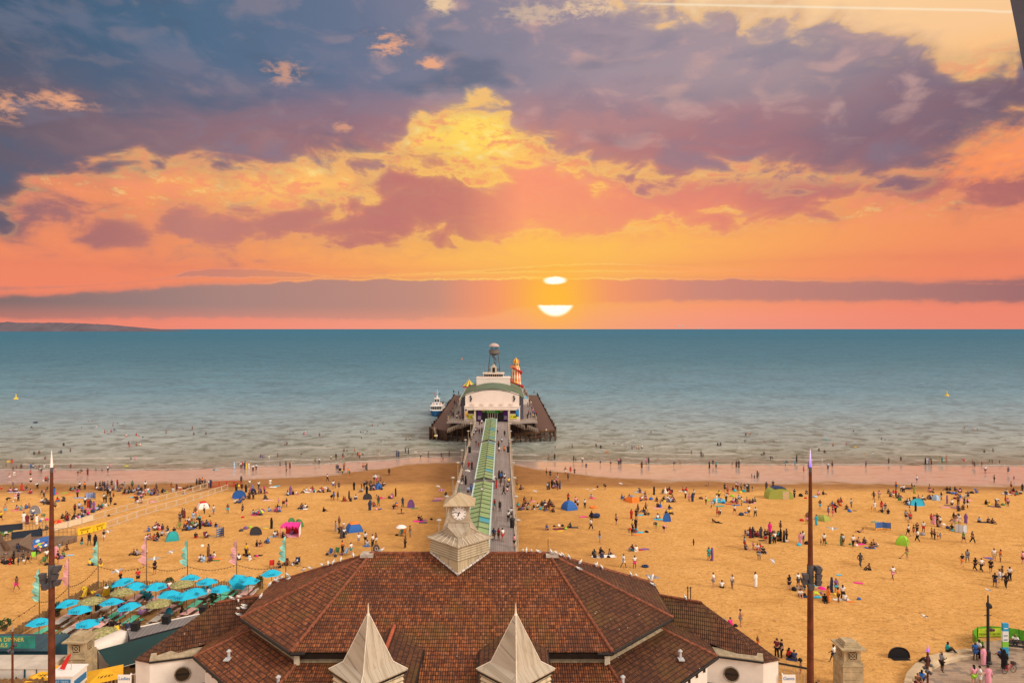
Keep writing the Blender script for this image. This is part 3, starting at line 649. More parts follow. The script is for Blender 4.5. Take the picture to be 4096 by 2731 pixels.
for h in range(60):
    a_ = h * math.pi / 30; big_ = h % 5 == 0; r0, r1, wd = (.40, .51, .028) if big_ else (.475, .51, .007)
    c, s2 = math.cos(a_), math.sin(a_)
    q = [(r0, -wd), (r1, -wd), (r1, wd), (r0, wd)]
    mb.face([(tx + r * s2 + t_ * c, fy - .036, cz + r * c - t_ * s2) for r, t_ in q])
sub(mb, 'hour_marks', BLK, tower)
for ang_, L_, wd in ((6.78 * 30, .30, .045), (47 * 6, .47, .028)):
    a_ = R(ang_); c, s2 = math.cos(a_), math.sin(a_); mb = MB()
    q = [(-.10, -wd * .6), (L_ * .7, -wd), (L_, 0), (L_ * .7, wd), (-.10, wd * .6)]
    mb.face([(tx + r * s2 + t_ * c, fy - .042, cz + r * c - t_ * s2) for r, t_ in q]); sub(mb, 'clock_hand', BLK, tower)
# toilet wings with round windows
for s_ in (1, -1):
    X = lambda x: xc + s_ * (x - xc)
    A, B = (X(11.5), 54.4, 15.0), (X(15.3), 52.5, 15.0)
    Cc, D_, E_, G_ = (X(16.0), 52.3, 11.95), (X(18.9), 49.15, 11.95), (X(20.2), 49.6, 11.95), (X(17.4), 54.9, 11.95)
    mb = MB(); mb.tiles([A, B, D_, (X(13.0), 51.6, 13.2)]); mb.tiles([B, E_, D_]); mb.tiles([B, G_, E_]); mb.tiles([A, (X(13.0), 57.5, 11.95), G_, B])
    wr = part(mb, 'wing_roof', [TILE2], pav)
    mb = MB(); ridge_tiles(mb, A, B, .11); ridge_tiles(mb, B, G_, .07); sub(mb, 'ridge_tiles', HIP, wr)
    def off(p, q, d):                             # shift a wall line outward
        v = Vector((q[0] - p[0], q[1] - p[1], 0)).normalized(); n = Vector((v.y, -v.x, 0)); n = n if s_ > 0 else -n
        return (p[0] + n.x * d, p[1] + n.y * d), (q[0] + n.x * d, q[1] + n.y * d)
    mb = MB(); ring = [(X(13.4), 50.6), D_[:2], E_[:2], G_[:2], (X(13.4), 57.0)]; ring = [((x - X(17)) * .965 + X(17), (y - 52) * .965 + 52) for x, y in ring]
    if s_ < 0: ring.reverse()
    mb.prism(ring, 4.3, 12.02); ww = part(mb, 'wing_wall', WHITE, pav)
    i0 = 0 if s_ > 0 else 3; p, q = Vector(ring[i0]), Vector(ring[i0 + 1])
    if s_ < 0: p, q = q, p
    v = (q - p).normalized(); nn = Vector((v.y, -v.x)) * (1 if s_ > 0 else -1)
    if nn.y > 0: nn = -nn
    mb = MB(); a3, b3 = p.lerp(q, .25) + nn * .12, q + nn * .12
    mb.cyl((a3.x, a3.y, 12.05), (b3.x, b3.y, 12.0), .08, n=6); sub(mb, 'gutter', GUT, ww)
    mb = MB(); mb.hexa([(a3.x, a3.y, 12.12), (b3.x, b3.y, 12.07), (b3.x - nn.x * .5, b3.y - nn.y * .5, 12.2), (a3.x - nn.x * .5, a3.y - nn.y * .5, 12.3)][::s_], [(a3.x, a3.y, 12.2), (b3.x, b3.y, 12.15), (b3.x - nn.x * .55, b3.y - nn.y * .55, 12.42), (a3.x - nn.x * .55, a3.y - nn.y * .55, 12.5)][::s_]); sub(mb, 'eaves_flashing', CREAM, ww)
    wc = p.lerp(q, .60); c3 = Vector((wc.x, wc.y, 10.85)); n3 = Vector((nn.x, nn.y, 0))
    mb = MB(); mb.cyl(c3 - n3 * .1, c3 + n3 * .05, .52, n=28); win = part(mb, 'round_window', mat('dark_glass', (.02, .02, .022), .12, 0, spec=.6), pav)
    mb = MB(); u3 = Vector((v.x, v.y, 0)); nseg = 28
    for k_ in range(nseg):
        a_, b4 = 2 * math.pi * k_ / nseg, 2 * math.pi * (k_ + 1) / nseg
        P_ = lambda t_, r: c3 + n3 * .06 + u3 * (r * math.cos(t_)) + Vector((0, 0, r * math.sin(t_)))
        mb.cyl(P_(a_, .53), P_(b4, .53), .05, n=5)
    sub(mb, 'window_frame', mat('weathered_frame', (.30, .25, .19), .7, .3, 4), win)
    mb = MB(); mb.cyl(c3 + n3 * .08 - u3 * .5, c3 + n3 * .08 + u3 * .5, .035, n=6); sub(mb, 'glazing_bar', GUT, win)
    # lean-to roof under the window
    mb = MB(); p2_, q2_ = p + nn * .02, q + nn * .02
    mb.tiles([(p2_.x, p2_.y, 10.05), (q2_.x, q2_.y, 10.05), (q2_.x + nn.x * 2.4, q2_.y + nn.y * 2.4, 8.9), (p2_.x + nn.x * 2.4, p2_.y + nn.y * 2.4, 8.9)]); part(mb, 'porch_roof', [TILE2], pav)
    # open-topped plant well behind the wing
    mb = MB(); x0, x1, y0, y1 = sorted((X(16.0), X(18.7)))[0], sorted((X(16.0), X(18.7)))[1], 54.6, 57.3
    for a_, b4, c_, d_ in ((x0, y0, x1, y0 + .14), (x0, y1 - .14, x1, y1), (x0, y0 + .14, x0 + .14, y1 - .14), (x1 - .14, y0 + .14, x1, y1 - .14)):
        mb.prism([(a_, b4), (c_, b4), (c_, d_), (a_, d_)], 4.3, 11.75)
    mb.prism([(x0 + .14, y0 + .14), (x1 - .14, y0 + .14), (x1 - .14, y1 - .14), (x0 + .14, y1 - .14)], 9.6, 9.8)
    well = part(mb, 'plant_well', mat('weathered_grey', (.30, .26, .20), .8, .35, 1.5), pav)
    mb = MB()
    for j in range(5): mb.box((x0 + x1) / 2, y0 + .5 + j * .42, 11.2, x1 - x0 - .4, .05, .05)
    mb.box((x0 + x1) / 2, (y0 + y1) / 2, 9.8, .05, 2.0, 1.45); sub(mb, 'grille', mat('grey_steel', (.35, .34, .33), .5, .1), well)
    # hanging toilet sign
    sx_, sy_ = (E_[0] + s_ * .55, E_[1] - .15)
    mb = MB(); mb.box(sx_, sy_, 10.35, .95, .07, .62); mb.box(sx_ - s_ * .45, sy_ + .04, 10.95, .08, .06, .12); sg = part(mb, 'toilet_sign', mat('sign_white', (.82, .80, .78), .5, 0), pav)
    text_mesh('lettering', 'Gents' if s_ > 0 else 'Ladies', .34, mat('sign_blue', (.02, .16, .45), .5, 0), sg, (sx_ - pav.location.x, sy_ - .045 - pav.location.y, 10.72 - pav.location.z), (R(90), 0, 0), .004)
mb = MB(); mb.box(14.4, 53.0, 14.9, .06, .06, 1.15); mb.box(14.62, 53.0, 14.9, .06, .06, 1.1); mb.box(14.5, 53.0, 15.9, .5, .03, .03); part(mb, 'aerial', GUT, pav)
for x in (xc + 6.86, xc - 6.86):
    mb = MB(); mb.cyl((x, yc, 18.6), (x, yc, 19.7), .02, n=5); part(mb, 'lightning_rod', GUT, pav)

# ================================================================= tall lamp masts
RUST = mat('rusted_steel', (.115, .030, .012), .85, .35, 2.2, .15)
MGREY = mat('mast_grey', (.075, .075, .085), .5, .2)
def mast(x, y, top, label, purple):
    r = thing('lamp_mast', label, 'lamp mast', (x, y, 4.3), group='tall rust coloured lamp masts')
    zt = top - 1.05 if not purple else top - 1.08
    mb = MB(); mb.cyl((x, y, 4.3), (x, y, 20.9), .245, .165, 14); mb.cyl((x, y, 22.2), (x, y, zt - .3), .15, .085, 14); part(mb, 'pole', RUST, r)
    mb = MB(); mb.cyl((x, y, zt - .3), (x, y, zt), .085, .08, 12); part(mb, 'collar', MGREY, r)
    mb = MB(); mb.cyl((x, y, zt), (x, y, top), .08, .004, 12)
    m_ = bpy.data.materials.new('lit_spike_' + ('violet' if purple else 'white')); m_.use_nodes = True; k = NT(m_.node_tree); b = k.n['Principled BSDF']
    g = k.new('ShaderNodeSeparateXYZ'); k.l.new(k.new('ShaderNodeTexCoord').outputs['Generated'], g.inputs[0])
    c = k.ramp(g.outputs[2], [(0, (.22, .12, 1.0, 1)), (.5, (.45, .32, .95, 1)), (1, (.85, .70, .75, 1))]) if purple else (.78, .66, .62, 1)
    k.put(b.inputs['Base Color'], c); k.put(b.inputs['Emission Color'], c); b.inputs['Emission Strength'].default_value = .75 if purple else .35
    part(mb, 'lit_spike', m_, r)
    mb = MB(); mb.cyl((x, y, 20.9), (x, y, 22.2), .19, .185, 14); part(mb, 'lamp_collar', MGREY, r)
    for dz, a_ in ((1.0, 20), (.95, -15), (.62, 200), (.6, 330), (.28, 175), (.2, 0), (.05, 250)):
        a_ = R(a_); cx_, cy_ = x + .38 * math.cos(a_), y - .12 + .28 * math.sin(a_); z = 20.95 + dz
        mb = MB(); mb.hexa([(cx_ - .13, cy_ - .13, z - .12), (cx_ + .13, cy_ - .13, z - .12), (cx_ + .13, cy_ + .13, z - .12), (cx_ - .13, cy_ + .13, z - .12)],
                           [(cx_ - .16 + .05 * math.cos(a_), cy_ - .16, z + .18), (cx_ + .16 + .05 * math.cos(a_), cy_ - .16, z + .18), (cx_ + .16 + .05 * math.cos(a_), cy_ + .16, z + .18), (cx_ - .16 + .05 * math.cos(a_), cy_ + .16, z + .18)])
        mb.cyl((x, y, z), (cx_, cy_, z), .03, n=5)
        part(mb, 'floodlight', mat('floodlight_grey', (.07, .07, .085), .45, .15), r)
mast(-26.4, 40.0, 28.95, 'tall rusty lamp mast with a white spike, beside the blue parasols', False)
mast(18.05, 40.0, 29.0, 'tall rusty lamp mast with a violet lit spike, on the open sand side', True)
def short_lamp(x, y, tip, label, lit):
    r = thing('street_lamp', label, 'street lamp', (x, y, 4.3))
    mb = MB(); mb.cyl((x, y, 4.3), (x, y, tip - .5), .085, .07, 10); part(mb, 'pole', RUST, r)
    mb = MB(); mb.cyl((x, y, tip - .5), (x, y, tip), .075, .005, 10)
    part(mb, 'lit_spike', mat('lit_short_violet', (.3, .12, .9), .5, 0, emit=(.28, .08, .9, .8)) if lit else mat('mast_tip_grey', (.30, .24, .22), .6, .2), r)
    for k_ in range(5):
        a_ = k_ * 1.3; z = tip - 1.45 - .13 * k_
        mb = MB(); mb.cyl((x + .08 * math.cos(a_), y + .08 * math.sin(a_), z), (x + .30 * math.cos(a_), y + .30 * math.sin(a_), z - .12), .10, .13, 7); part(mb, 'floodlight', mat('floodlight_grey', (.07, .07, .085)), r)
short_lamp(32.4, 52, 11.95, 'short rusty street lamp with a violet lit tip beside the curved seat wall', True)
short_lamp(-37.3, 52, 13.5, 'short rusty street lamp with dark lanterns in front of the teal cocktail hut', False)
# stone piers
STONE = mat('carved_stone', (.40, .315, .195), .9, .28, 2.5, .4)
def pillar(x, y, zt, label):
    r = thing('stone_pillar', label, 'stone pillar', (x, y, 4.3))
    mb = MB(); z = 13.52 - (zt - 4.3) / 1.2; k_ = 0
    while z < 11.9:
        h = min(.56, 11.9 - z); mb.box(x, y, z, 1.5 - .004 * k_, 1.5 - .004 * k_, h - .045); mb.box(x, y, z + h - .045, 1.44, 1.44, .045); z += h; k_ += 1
    part(mb, 'shaft', STONE, r)
    mb = MB(); mb.box(x, y, 11.9, 1.58, 1.58, .1); mb.box(x, y, 12.0, 1.42, 1.42, .16); mb.box(x, y, 12.16, 1.22, 1.22, .94)
    blk = part(mb, 'lantern_block', STONE, r)
    for a_ in range(4):
        c, s2 = math.cos(a_ * math.pi / 2), math.sin(a_ * math.pi / 2); mb = MB()
        W_ = lambda u, d, z_: (x + u * c - d * s2, y + u * s2 + d * c, z_)
        mb.face([W_(-.3, -.616, 12.33), W_(.3, -.616, 12.33), W_(.3, -.616, 12.93), W_(-.3, -.616, 12.93)]); sub(mb, 'recess', mat('recess_dark', (.09, .06, .035), .9), blk)
        mb = MB()
        for k_ in range(16):
            t0, t1 = k_ * math.pi / 8, (k_ + 1) * math.pi / 8
            mb.cyl(W_(.2 * math.cos(t0), -.63, 12.63 + .2 * math.sin(t0)), W_(.2 * math.cos(t1), -.63, 12.63 + .2 * math.sin(t1)), .03, n=5)
        mb.cyl(W_(-.28, -.63, 12.35), W_(.28, -.63, 12.91), .03, n=5); mb.cyl(W_(.28, -.63, 12.35), W_(-.28, -.63, 12.91), .03, n=5)
        for u0, z0, u1, z1 in ((-.34, 12.3, .34, 12.3), (.34, 12.3, .34, 12.96), (.34, 12.96, -.34, 12.96), (-.34, 12.96, -.34, 12.3)): mb.cyl(W_(u0, -.62, z0), W_(u1, -.62, z1), .035, n=5)
        sub(mb, 'lattice', STONE, blk)
    mb = MB(); mb.box(x, y, 13.1, 1.75, 1.75, .09); mb.box(x, y, 13.19, 1.2, 1.2, .13); mb.box(x, y, 13.32, 1.0, 1.0, .11); mb.box(x, y, 13.43, .85, .85, .09); part(mb, 'cornice', STONE, r)
    r.scale = (1.2, 1.2, 1.2); r.location.z = zt - (13.52 - 4.3) * 1.2
pillar(-37.0, 60, 9.33, 'carved stone pillar with a lattice lantern block beside the boat trips kiosk')
pillar(30.4, 60, 8.7, 'carved stone pillar with a lattice lantern block standing alone against the sand')
# steel strut of the viewing wheel, close to the camera, top corner
mb = MB(); q = [(-3, 4.66), (0, 4.52), (150, 4.52)]
for (y0, t0), (y1, t1) in (((-260, 0), (-90, 0)), ((-90, 0), (0, 0)), ((0, 0), (70, 0)), ((70, 0), (150, 0)), ((150, 0), (260, 0))):
    xa = lambda yv: interp(yv, [(-260, 2268), (-90, 2301), (0, 2320), (70, 2334), (150, 2349), (260, 2372)])
    Y0 = 7.0; pa = lambda xv, yv: ((xv - 1154) * 7.2 / 1568, Y0, 36 + (755 - yv) * 7.2 / 1568)
    A0, A1 = pa(xa(y0), y0), pa(xa(y1), y1); d = .28
    mb.hexa([(A1[0], Y0, A1[2]), (A1[0] + d, Y0, A1[2]), (A1[0] + d, Y0 + .2, A1[2]), (A1[0], Y0 + .2, A1[2])], [(A0[0], Y0, A0[2]), (A0[0] + d, Y0, A0[2]), (A0[0] + d, Y0 + .2, A0[2]), (A0[0], Y0 + .2, A0[2])])
tag(mb.build('wheel_strut', mat('strut_grey', (.10, .12, .19), .6, .1)), 'dark grey curved steel strut of the viewing wheel crossing the top corner of the sky', 'steel strut')
# ================================================================= the pier
def plank_mat(name, c1, c2, wdt, along='x'):
    m_ = bpy.data.materials.new(name); m_.use_nodes = True; k = NT(m_.node_tree); b = k.n['Principled BSDF']
    V = k.new('ShaderNodeTexCoord').outputs['Object']; s = k.new('ShaderNodeSeparateXYZ'); k.l.new(V, s.inputs[0])
    u = k.m('DIVIDE', s.outputs[0 if along == 'x' else 1], wdt); w_ = k.m('DIVIDE', s.outputs[1 if along == 'x' else 0], 4.2)
    wn = k.new('ShaderNodeTexWhiteNoise', noise_dimensions='2D'); k.l.new(k.comb(k.m('FLOOR', u), k.m('FLOOR', k.m('MULTIPLY_ADD', k.m('FLOOR', u), 0.37, w_))), wn.inputs['Vector'])
    n = k.noise(V, 0.5, 5, 0.65)
    col = k.mix(k.m('MULTIPLY_ADD', wn.outputs['Value'], 0.6, k.m('MULTIPLY_ADD', n, 1.2, -0.4)), c1, c2)
    gap = k.ss(k.m('ABSOLUTE', k.m('SUBTRACT', k.m('FRACT', u), 0.5)), 0.40, 0.49)
    k.l.new(k.mix(k.m('MULTIPLY', gap, 0.8), col, (0.03, 0.02, 0.018, 1)), b.inputs['Base Color']); b.inputs['Roughness'].default_value = .8
    return m_
DECK = plank_mat('grey_deck_boards', (.23, .185, .175, 1), (.34, .285, .275, 1), 0.26)
STAGE = plank_mat('dark_stage_boards', (.085, .040, .030, 1), (.13, .062, .045, 1), 0.28, 'y')
PILE = mat('tarred_timber', (.055, .028, .018), .9, .5, 1.2, .4)
OCHRE = mat('weathered_timber', (.125, .062, .032), .9, .4, 1.2, .3)
CONC = mat('pale_concrete', (.50, .40, .31), .9, .25, 0.6)
RAIL = mat('cream_rail', (.42, .34, .26), .6, .15)
SHADE = mat('under_deck', (.03, .02, .015), 1, .3)
DZ, LZ = 6.5, 3.4
px0, px1 = -8.4, 1.95
pier = thing('pier', 'long boarded pier running out over the beach to a wide dark timber head', 'pier', (-3.25, 88, 0))
mb = MB(); mb.box((px0 + px1) / 2, (70 + 216) / 2, DZ - .35, px1 - px0, 146, .35); mb.box(-3.2, (216 + 336) / 2, DZ - .35, 28.8, 120, .35); part(mb, 'deck', DECK, pier)
for x in (px0, px1):
    mb = MB(); mb.box(x, (70 + 213) / 2, DZ - .55, .35, 143, .75); part(mb, 'kerb_beam', CONC, pier)
for x in (px0 - .02, px1 + .02):                  # parapet railings
    mb = MB(); y = 76.0
    while y < 212: mb.box(x, y, DZ + .2, .07, .07, .95); y += 2.2
    for z in (.62, .88, 1.12): mb.cyl((x, 76, DZ + z), (x, 212, DZ + z), .028, n=5)
    part(mb, 'railing', RAIL, pier)
y = 96.0
while y < 214:
    mb = MB(); mb.box(-3.25, y, DZ - 1.1, 9.6, .7, .7); part(mb, 'cross_beam', CONC, pier)
    for x in (-7.4, -3.25, .9):
        mb = MB(); mb.cyl((x, y, -3), (x, y, DZ - .9), .34, n=9); part(mb, 'pile', mat('concrete_pile', (.20, .15, .11), .9, .4, .8), pier)
    y += 13.2
# landing stage round the head
ST = [(-23.3, 213), (17.1, 213), (17.1, 336), (-23.3, 336)]
mb = MB()
mb.prism([(-23.3, 224), (-17.6, 219), (-17.6, 336), (-23.3, 336)], LZ - .3, LZ); mb.prism([(11.3, 219), (17.1, 221), (17.1, 336), (11.3, 336)], LZ - .3, LZ)
part(mb, 'landing_stage', STAGE, pier)
rp = random.Random(5)
def pile(x, y, z1, r=.24, m_=PILE, lean=0.0):
    mb = MB(); mb.cyl((x + lean, y, -3), (x, y, z1), r * 1.1, r, 8); return part(mb, 'pile', m_, pier)
for i in range(17):                               # fender piles along both outer sides
    y = 222 + i * 7.1
    pile(-23.5, y, LZ + rp.uniform(.3, 1.1), .3); pile(17.3, y, LZ + rp.uniform(.3, 1.1), .3)
for i in range(8):
    x = -22.6 + i * 1.65; pile(x, 218.6 + max(0, -15 - x) * .45, LZ + rp.uniform(-.2, .4), .25, OCHRE if i % 3 == 0 else PILE)
for i in range(9):
    x = 4.2 + i * 1.6; pile(x, 216.5 + i * .35, LZ + (.2 if i > 3 else -.3), .25, OCHRE if i % 2 == 0 else PILE)
for x, y in ((-13, 223), (-9.5, 223), (5, 224), (9, 224), (-15, 240), (11, 240), (-15, 262), (11, 262)): pile(x, y, DZ - .4, .3)
mb = MB()                                         # dark timber skirts: horizontal walings and planking
mb.hexa([(-23.5, 224.2, -.6), (-17.6, 218.4, -.6), (-17.6, 219, -.6), (-23.5, 225, -.6)], [(-23.5, 224.2, LZ - .3), (-17.6, 218.4, LZ - .3), (-17.6, 219, LZ - .3), (-23.5, 225, LZ - .3)])
for z in (.6, 1.7, 2.8): mb.box(-23.62, 279, z, .25, 114, .4); mb.box(17.42, 279, z, .25, 114, .4)
mb.box(-3.2, 226, .5, 26, .3, DZ - 1.0)
part(mb, 'timber_waling', PILE, pier)
mb = MB()
for z in (1.0, 2.0): mb.cyl((3.9, 216.3, z), (17.3, 219.4, z + 1.1), .17, n=6)
mb.cyl((3.9, 216.2, 2.6), (17.3, 219.3, LZ + .1), .2, n=6)
for x in (4, 7, 10, 13): mb.cyl((x, 216.6, .3), (x + 2.6, 217.3, 2.4), .11, n=5)
part(mb, 'brace', OCHRE, pier)
mb = MB()
for z in (.8, 2.0): mb.cyl((-22.6, 222.2, z), (-8.6, 217.6, z), .16, n=6)
for x in (-20, -16, -12): mb.cyl((x, 220, .2), (x + 3, 219, 2.8), .11, n=5)
part(mb, 'brace', PILE, pier)
def stair(x0, z0, x1, z1, y, wd, name='stair'):
    n = max(3, int(abs(z1 - z0) / .28)); mb = MB()
    for i in range(n):
        t_ = (i + .5) / n; mb.box(x0 + (x1 - x0) * t_, y, z0 + (z1 - z0) * t_ - .12, abs(x1 - x0) / n + .04, wd, .1)
    st = part(mb, name, STAGE, pier)
    mb = MB()
    for yy in (y - wd / 2, y + wd / 2):
        mb.cyl((x0, yy, z0 + 1.0), (x1, yy, z1 + 1.0), .06, n=5); mb.cyl((x0, yy, z0 + .5), (x1, yy, z1 + .5), .04, n=5)
        for i in range(6):
            t_ = i / 5; a, z = x0 + (x1 - x0) * t_, z0 + (z1 - z0) * t_; mb.cyl((a, yy, z), (a, yy, z + 1.0), .045, n=5)
    sub(mb, 'stair_railing', RAIL, st)
stair(-9.2, DZ, -13.0, 4.9, 214.5, 1.8); stair(-13.6, 4.9, -17.2, LZ, 215.5, 1.8); stair(2.6, DZ, 7.0, 4.6, 214.3, 1.8); stair(8.0, 4.6, 11.2, LZ, 215.3, 1.8)
stair(-21.9, LZ, -21.0, 0.6, 219.8, 2.4, 'boat_steps')
mb = MB(); mb.box(-13.3, 214.8, 4.75, 1.6, 2, .12); mb.box(7.5, 214.6, 4.5, 1.6, 2, .12); part(mb, 'stair_landing', STAGE, pier)
mb = MB(); mb.box(-21.2, 218.3, 1.6, 1.1, .08, .55); sgn = part(mb, 'warning_sign', mat('sign_white', (.82, .80, .78)), pier)
mb = MB(); mb.box(-21.48, 218.24, 1.64, .46, .03, .47); sub(mb, 'sign_panel', mat('sign_yellow', (.85, .60, .02), .6, 0), sgn)
mb = MB(); mb.box(-20.92, 218.24, 1.66, .44, .03, .12); sub(mb, 'sign_panel', mat('sign_red', (.7, .04, .03), .6, 0), sgn)
mb = MB(); mb.box(14.1, 218.6, LZ, .5, .05, .55); part(mb, 'warning_sign', mat('sign_cream', (.75, .65, .5), .6, 0), pier)
def railing(pts, h=1.1, mat_=RAIL, name='railing', white=False):
    mb = MB()
    for (x0, y0), (x1, y1) in zip(pts[:-1], pts[1:]):
        L_ = math.hypot(x1 - x0, y1 - y0); n = max(1, int(L_ / 1.6))
        for i in range(n + 1): mb.box(x0 + (x1 - x0) * i / n, y0 + (y1 - y0) * i / n, DZ, .09, .09, h)
        for z in (.3, .6, .85, h): mb.cyl((x0, y0, DZ + z), (x1, y1, DZ + z), .04, n=5)
        mb.hexa([(x0, y0 - .02, DZ + .12), (x1, y1 - .02, DZ + .12), (x1, y1 + .02, DZ + .12), (x0, y0 + .02, DZ + .12)], [(x0, y0 - .02, DZ + .26), (x1, y1 - .02, DZ + .26), (x1, y1 + .02, DZ + .26), (x0, y0 + .02, DZ + .26)])
    part(mb, name, mat_, pier)
railing([(-17.4, 217), (-8.6, 213)]); railing([(1.9, 213), (11.1, 217)]); railing([(-17.4, 217), (-17.4, 336)]); railing([(11.1, 217), (11.1, 336)]); railing([(-17.4, 335.5), (11.1, 335.5)])
mb = MB()
mb.face([(-17.6, 217, DZ - .36), (-8.4, 213, DZ - .36), (px1, 213, DZ - .36), (11.2, 217, DZ - .36), (11.2, 217, DZ), (px1, 213, DZ), (-8.4, 213, DZ), (-17.6, 217, DZ)][:4])
mb.prism([(-17.6, 216.9), (-8.4, 212.9), (-8.4, 216), (-17.6, 216.2 + 1)], DZ - .34, DZ - .01); mb.prism([(px1, 212.9), (11.2, 216.9), (11.2, 217.2), (px1, 216)], DZ - .34, DZ - .01)
part(mb, 'deck_apron', DECK, pier)
for x, s_ in ((px0 - .15, -1), (px1 + .15, 1)):   # lamp posts
    for j, y in enumerate((92, 105, 118.2, 131.5, 145, 158.5, 172, 186, 200)):
        r = thing('pier_lamp', '', 'lamp post', (x, y, DZ + .2), group='lamp posts along the pier rail')
        r['label'] = ('pier lamp post with round head on the ' + ('west' if s_ > 0 else 'east') + ' rail, ' + ('nearest to the clock tower', 'second from the clock tower', 'third from the clock tower', 'fourth from the clock tower', 'middle one of nine', 'fourth from the pier head', 'third from the pier head', 'second from the pier head', 'nearest the pier head')[j])
        mb = MB(); mb.cyl((x, y, DZ + .2), (x, y, DZ + 3.7), .07, .05, 7); mb.cyl((x, y, DZ + .2), (x, y, DZ + 1.1), .1, .09, 7); part(mb, 'pole', RAIL, r)
        mb = MB(); mb.lathe([(.08, 3.6), (.36, 3.72), (.36, 3.80), (.12, 3.92)], (x, y, DZ), 12); part(mb, 'lamp_head', mat('lamp_head_grey', (.42, .38, .34), .5, .1), r)
for i, (x, y) in enumerate(((px0 + .6, 163), (px1 - .45, 101.5), (px1 - .5, 163.5))):
    r = thing('litter_bin', ('tall black litter bin by the east rail of the pier', 'tall black litter bin by the west rail near the pavilion', 'tall black litter bin by the west rail near the pier head')[i], 'litter bin', (x, y, DZ))
    mb = MB(); mb.cyl((x, y, DZ), (x, y, DZ + 1.15), .34, .36, 10); part(mb, 'bin_body', mat('bin_black', (.02, .02, .022), .5, .2), r)
    mb = MB(); mb.lathe([(.4, 1.15), (.4, 1.22), (.3, 1.42), (.1, 1.5)], (x, y, DZ), 10); part(mb, 'bin_lid', mat('bin_black', (.02, .02, .022)), r)
# green glazed canopies along the middle
GLZ = mat('green_glazing', (.215, .345, .15), .35, .14, .5, spec=.4)
GLB = mat('turquoise_glazing', (.02, .30, .38), .3, .1, .5, spec=.4)
GTR = mat('pale_blue_gutter', (.42, .56, .54), .5, .08)
GBR = mat('canopy_bar', (.07, .085, .05), .6, .1)
rb = random.Random(11)
for ci, (y0, y1, blues) in enumerate(((84, 119.2, (4,)), (122.0, 161.2, (2, 7, 14)), (164.0, 204.0, (1, 6, 7, 14)))):
    c = thing('glazed_canopy', ('green glazed walkway canopy on the pier, nearest to the clock tower', 'green glazed walkway canopy on the pier, middle one of three', 'green glazed walkway canopy on the pier, nearest to the theatre')[ci], 'canopy', (-3.25, y0, DZ), group='green glazed canopies along the pier')
    n = int((y1 - y0) / 2.5); L_ = (y1 - y0) / n
    g = MB(); bar = MB()
    for i in range(n):
        a, b_ = y0 + i * L_, y0 + (i + 1) * L_
        for s_ in (-1, 1):
            g.mi = 1 if (s_ > 0 and i in blues) else 0
            g.face([(-3.25, a, DZ + 3.0), (-3.25 + s_ * 1.5, a, DZ + 2.62), (-3.25 + s_ * 1.5, b_, DZ + 2.62), (-3.25, b_, DZ + 3.0)][::s_])
            bar.cyl((-3.25, a, DZ + 3.03), (-3.25 + s_ * 1.52, a, DZ + 2.65), .075, n=5)
    bar.cyl((-3.25, y0, DZ + 3.04), (-3.25, y1, DZ + 3.04), .05, n=5)
    part(g, 'glazing', [GLZ, GLB], c); part(bar, 'glazing_bar', GBR, c)
    for s_ in (-1, 1):
        mb = MB(); mb.box(-3.25 + s_ * 1.6, (y0 + y1) / 2, DZ + 2.5, .24, y1 - y0, .2); part(mb, 'gutter', GTR, c)
    mb = MB()
    for i in range(0, n + 1, 2): mb.box(-3.25, y0 + i * L_ * .999 + .05, DZ, .12, .12, 2.9)
    for s_ in (-1, 1): mb.face([(-3.25 + s_ * .02, y0, DZ + .3), (-3.25 + s_ * .02, y1, DZ + .3), (-3.25 + s_ * .02, y1, DZ + 2.2), (-3.25 + s_ * .02, y0, DZ + 2.2)])
    part(mb, 'centre_screen', GTR, c)
    for y in (y0, y1):
        mb = MB(); mb.face([(-4.75, y, DZ + 2.6), (-1.75, y, DZ + 2.6), (-3.25, y, DZ + 2.98)]); part(mb, 'end_gable', GBR, c)
# ---------------------------------------------------------------- pier theatre
PINKW = mat('theatre_white', (.76, .66, .60), .8, .06, .4)
th = thing('pier_theatre', 'white theatre with a curved green roof and two seahorses at the pier head', 'theatre', (-3.2, 218, DZ))
xt = -3.2
mb = MB(); mb.box(xt, 220.5, DZ, 17.8, 5, 4.6); mb.box(xt, 220.4, DZ + 4.6, 18.0, 5.1, .12); part(mb, 'front_block', PINKW, th)
N = 20; XH = 8.75; arc = []
for i in range(N + 1):
    t_ = -1 + 2 * i / N; arc.append((xt + t_ * XH, 14.6 + 1.75 * (1 - t_ * t_)))
mb = MB(); prof = [(xt - XH, DZ)] + arc + [(xt + XH, DZ)]
mb.face([(x, 219.4, z) for x, z in [(xt + XH, DZ + 4.6), (xt - XH, DZ + 4.6)][::-1] + arc[::-1]][::1])
mb.raw([(x, 219.4, z) for x, z in arc] + [(x, 223, z) for x, z in arc], [(i, i + 1, N + 2 + i, N + 1 + i) for i in range(N)])
fr = part(mb, 'front_wall', PINKW, th)
mb = MB()
for (x0, z0), (x1, z1) in zip(arc[:-1], arc[1:]): mb.cyl((x0, 219.38, z0 + .05), (x1, 219.38, z1 + .05), .10, n=5)
for x in (xt - XH, xt + XH): mb.cyl((x, 219.38, DZ + 4.7), (x, 219.38, 14.6), .06, n=5)
sub(mb, 'parapet_trim', mat('dark_trim', (.05, .045, .04), .6, .1), fr)
roofa = []
for i in range(N + 1):
    t_ = -1 + 2 * i / N; roofa.append((xt + t_ * 10.6, 13.2 + 3.35 * (1 - abs(t_) ** 2.1)))
mb = MB(); mb.raw([(x, 221.5, z) for x, z in roofa] + [(x, 263, z) for x, z in roofa], [(i, i + 1, N + 2 + i, N + 1 + i) for i in range(N)], True)
part(mb, 'curved_roof', mat('verdigris_roof', (.085, .135, .085), .6, .4, .18), th)
mb = MB()
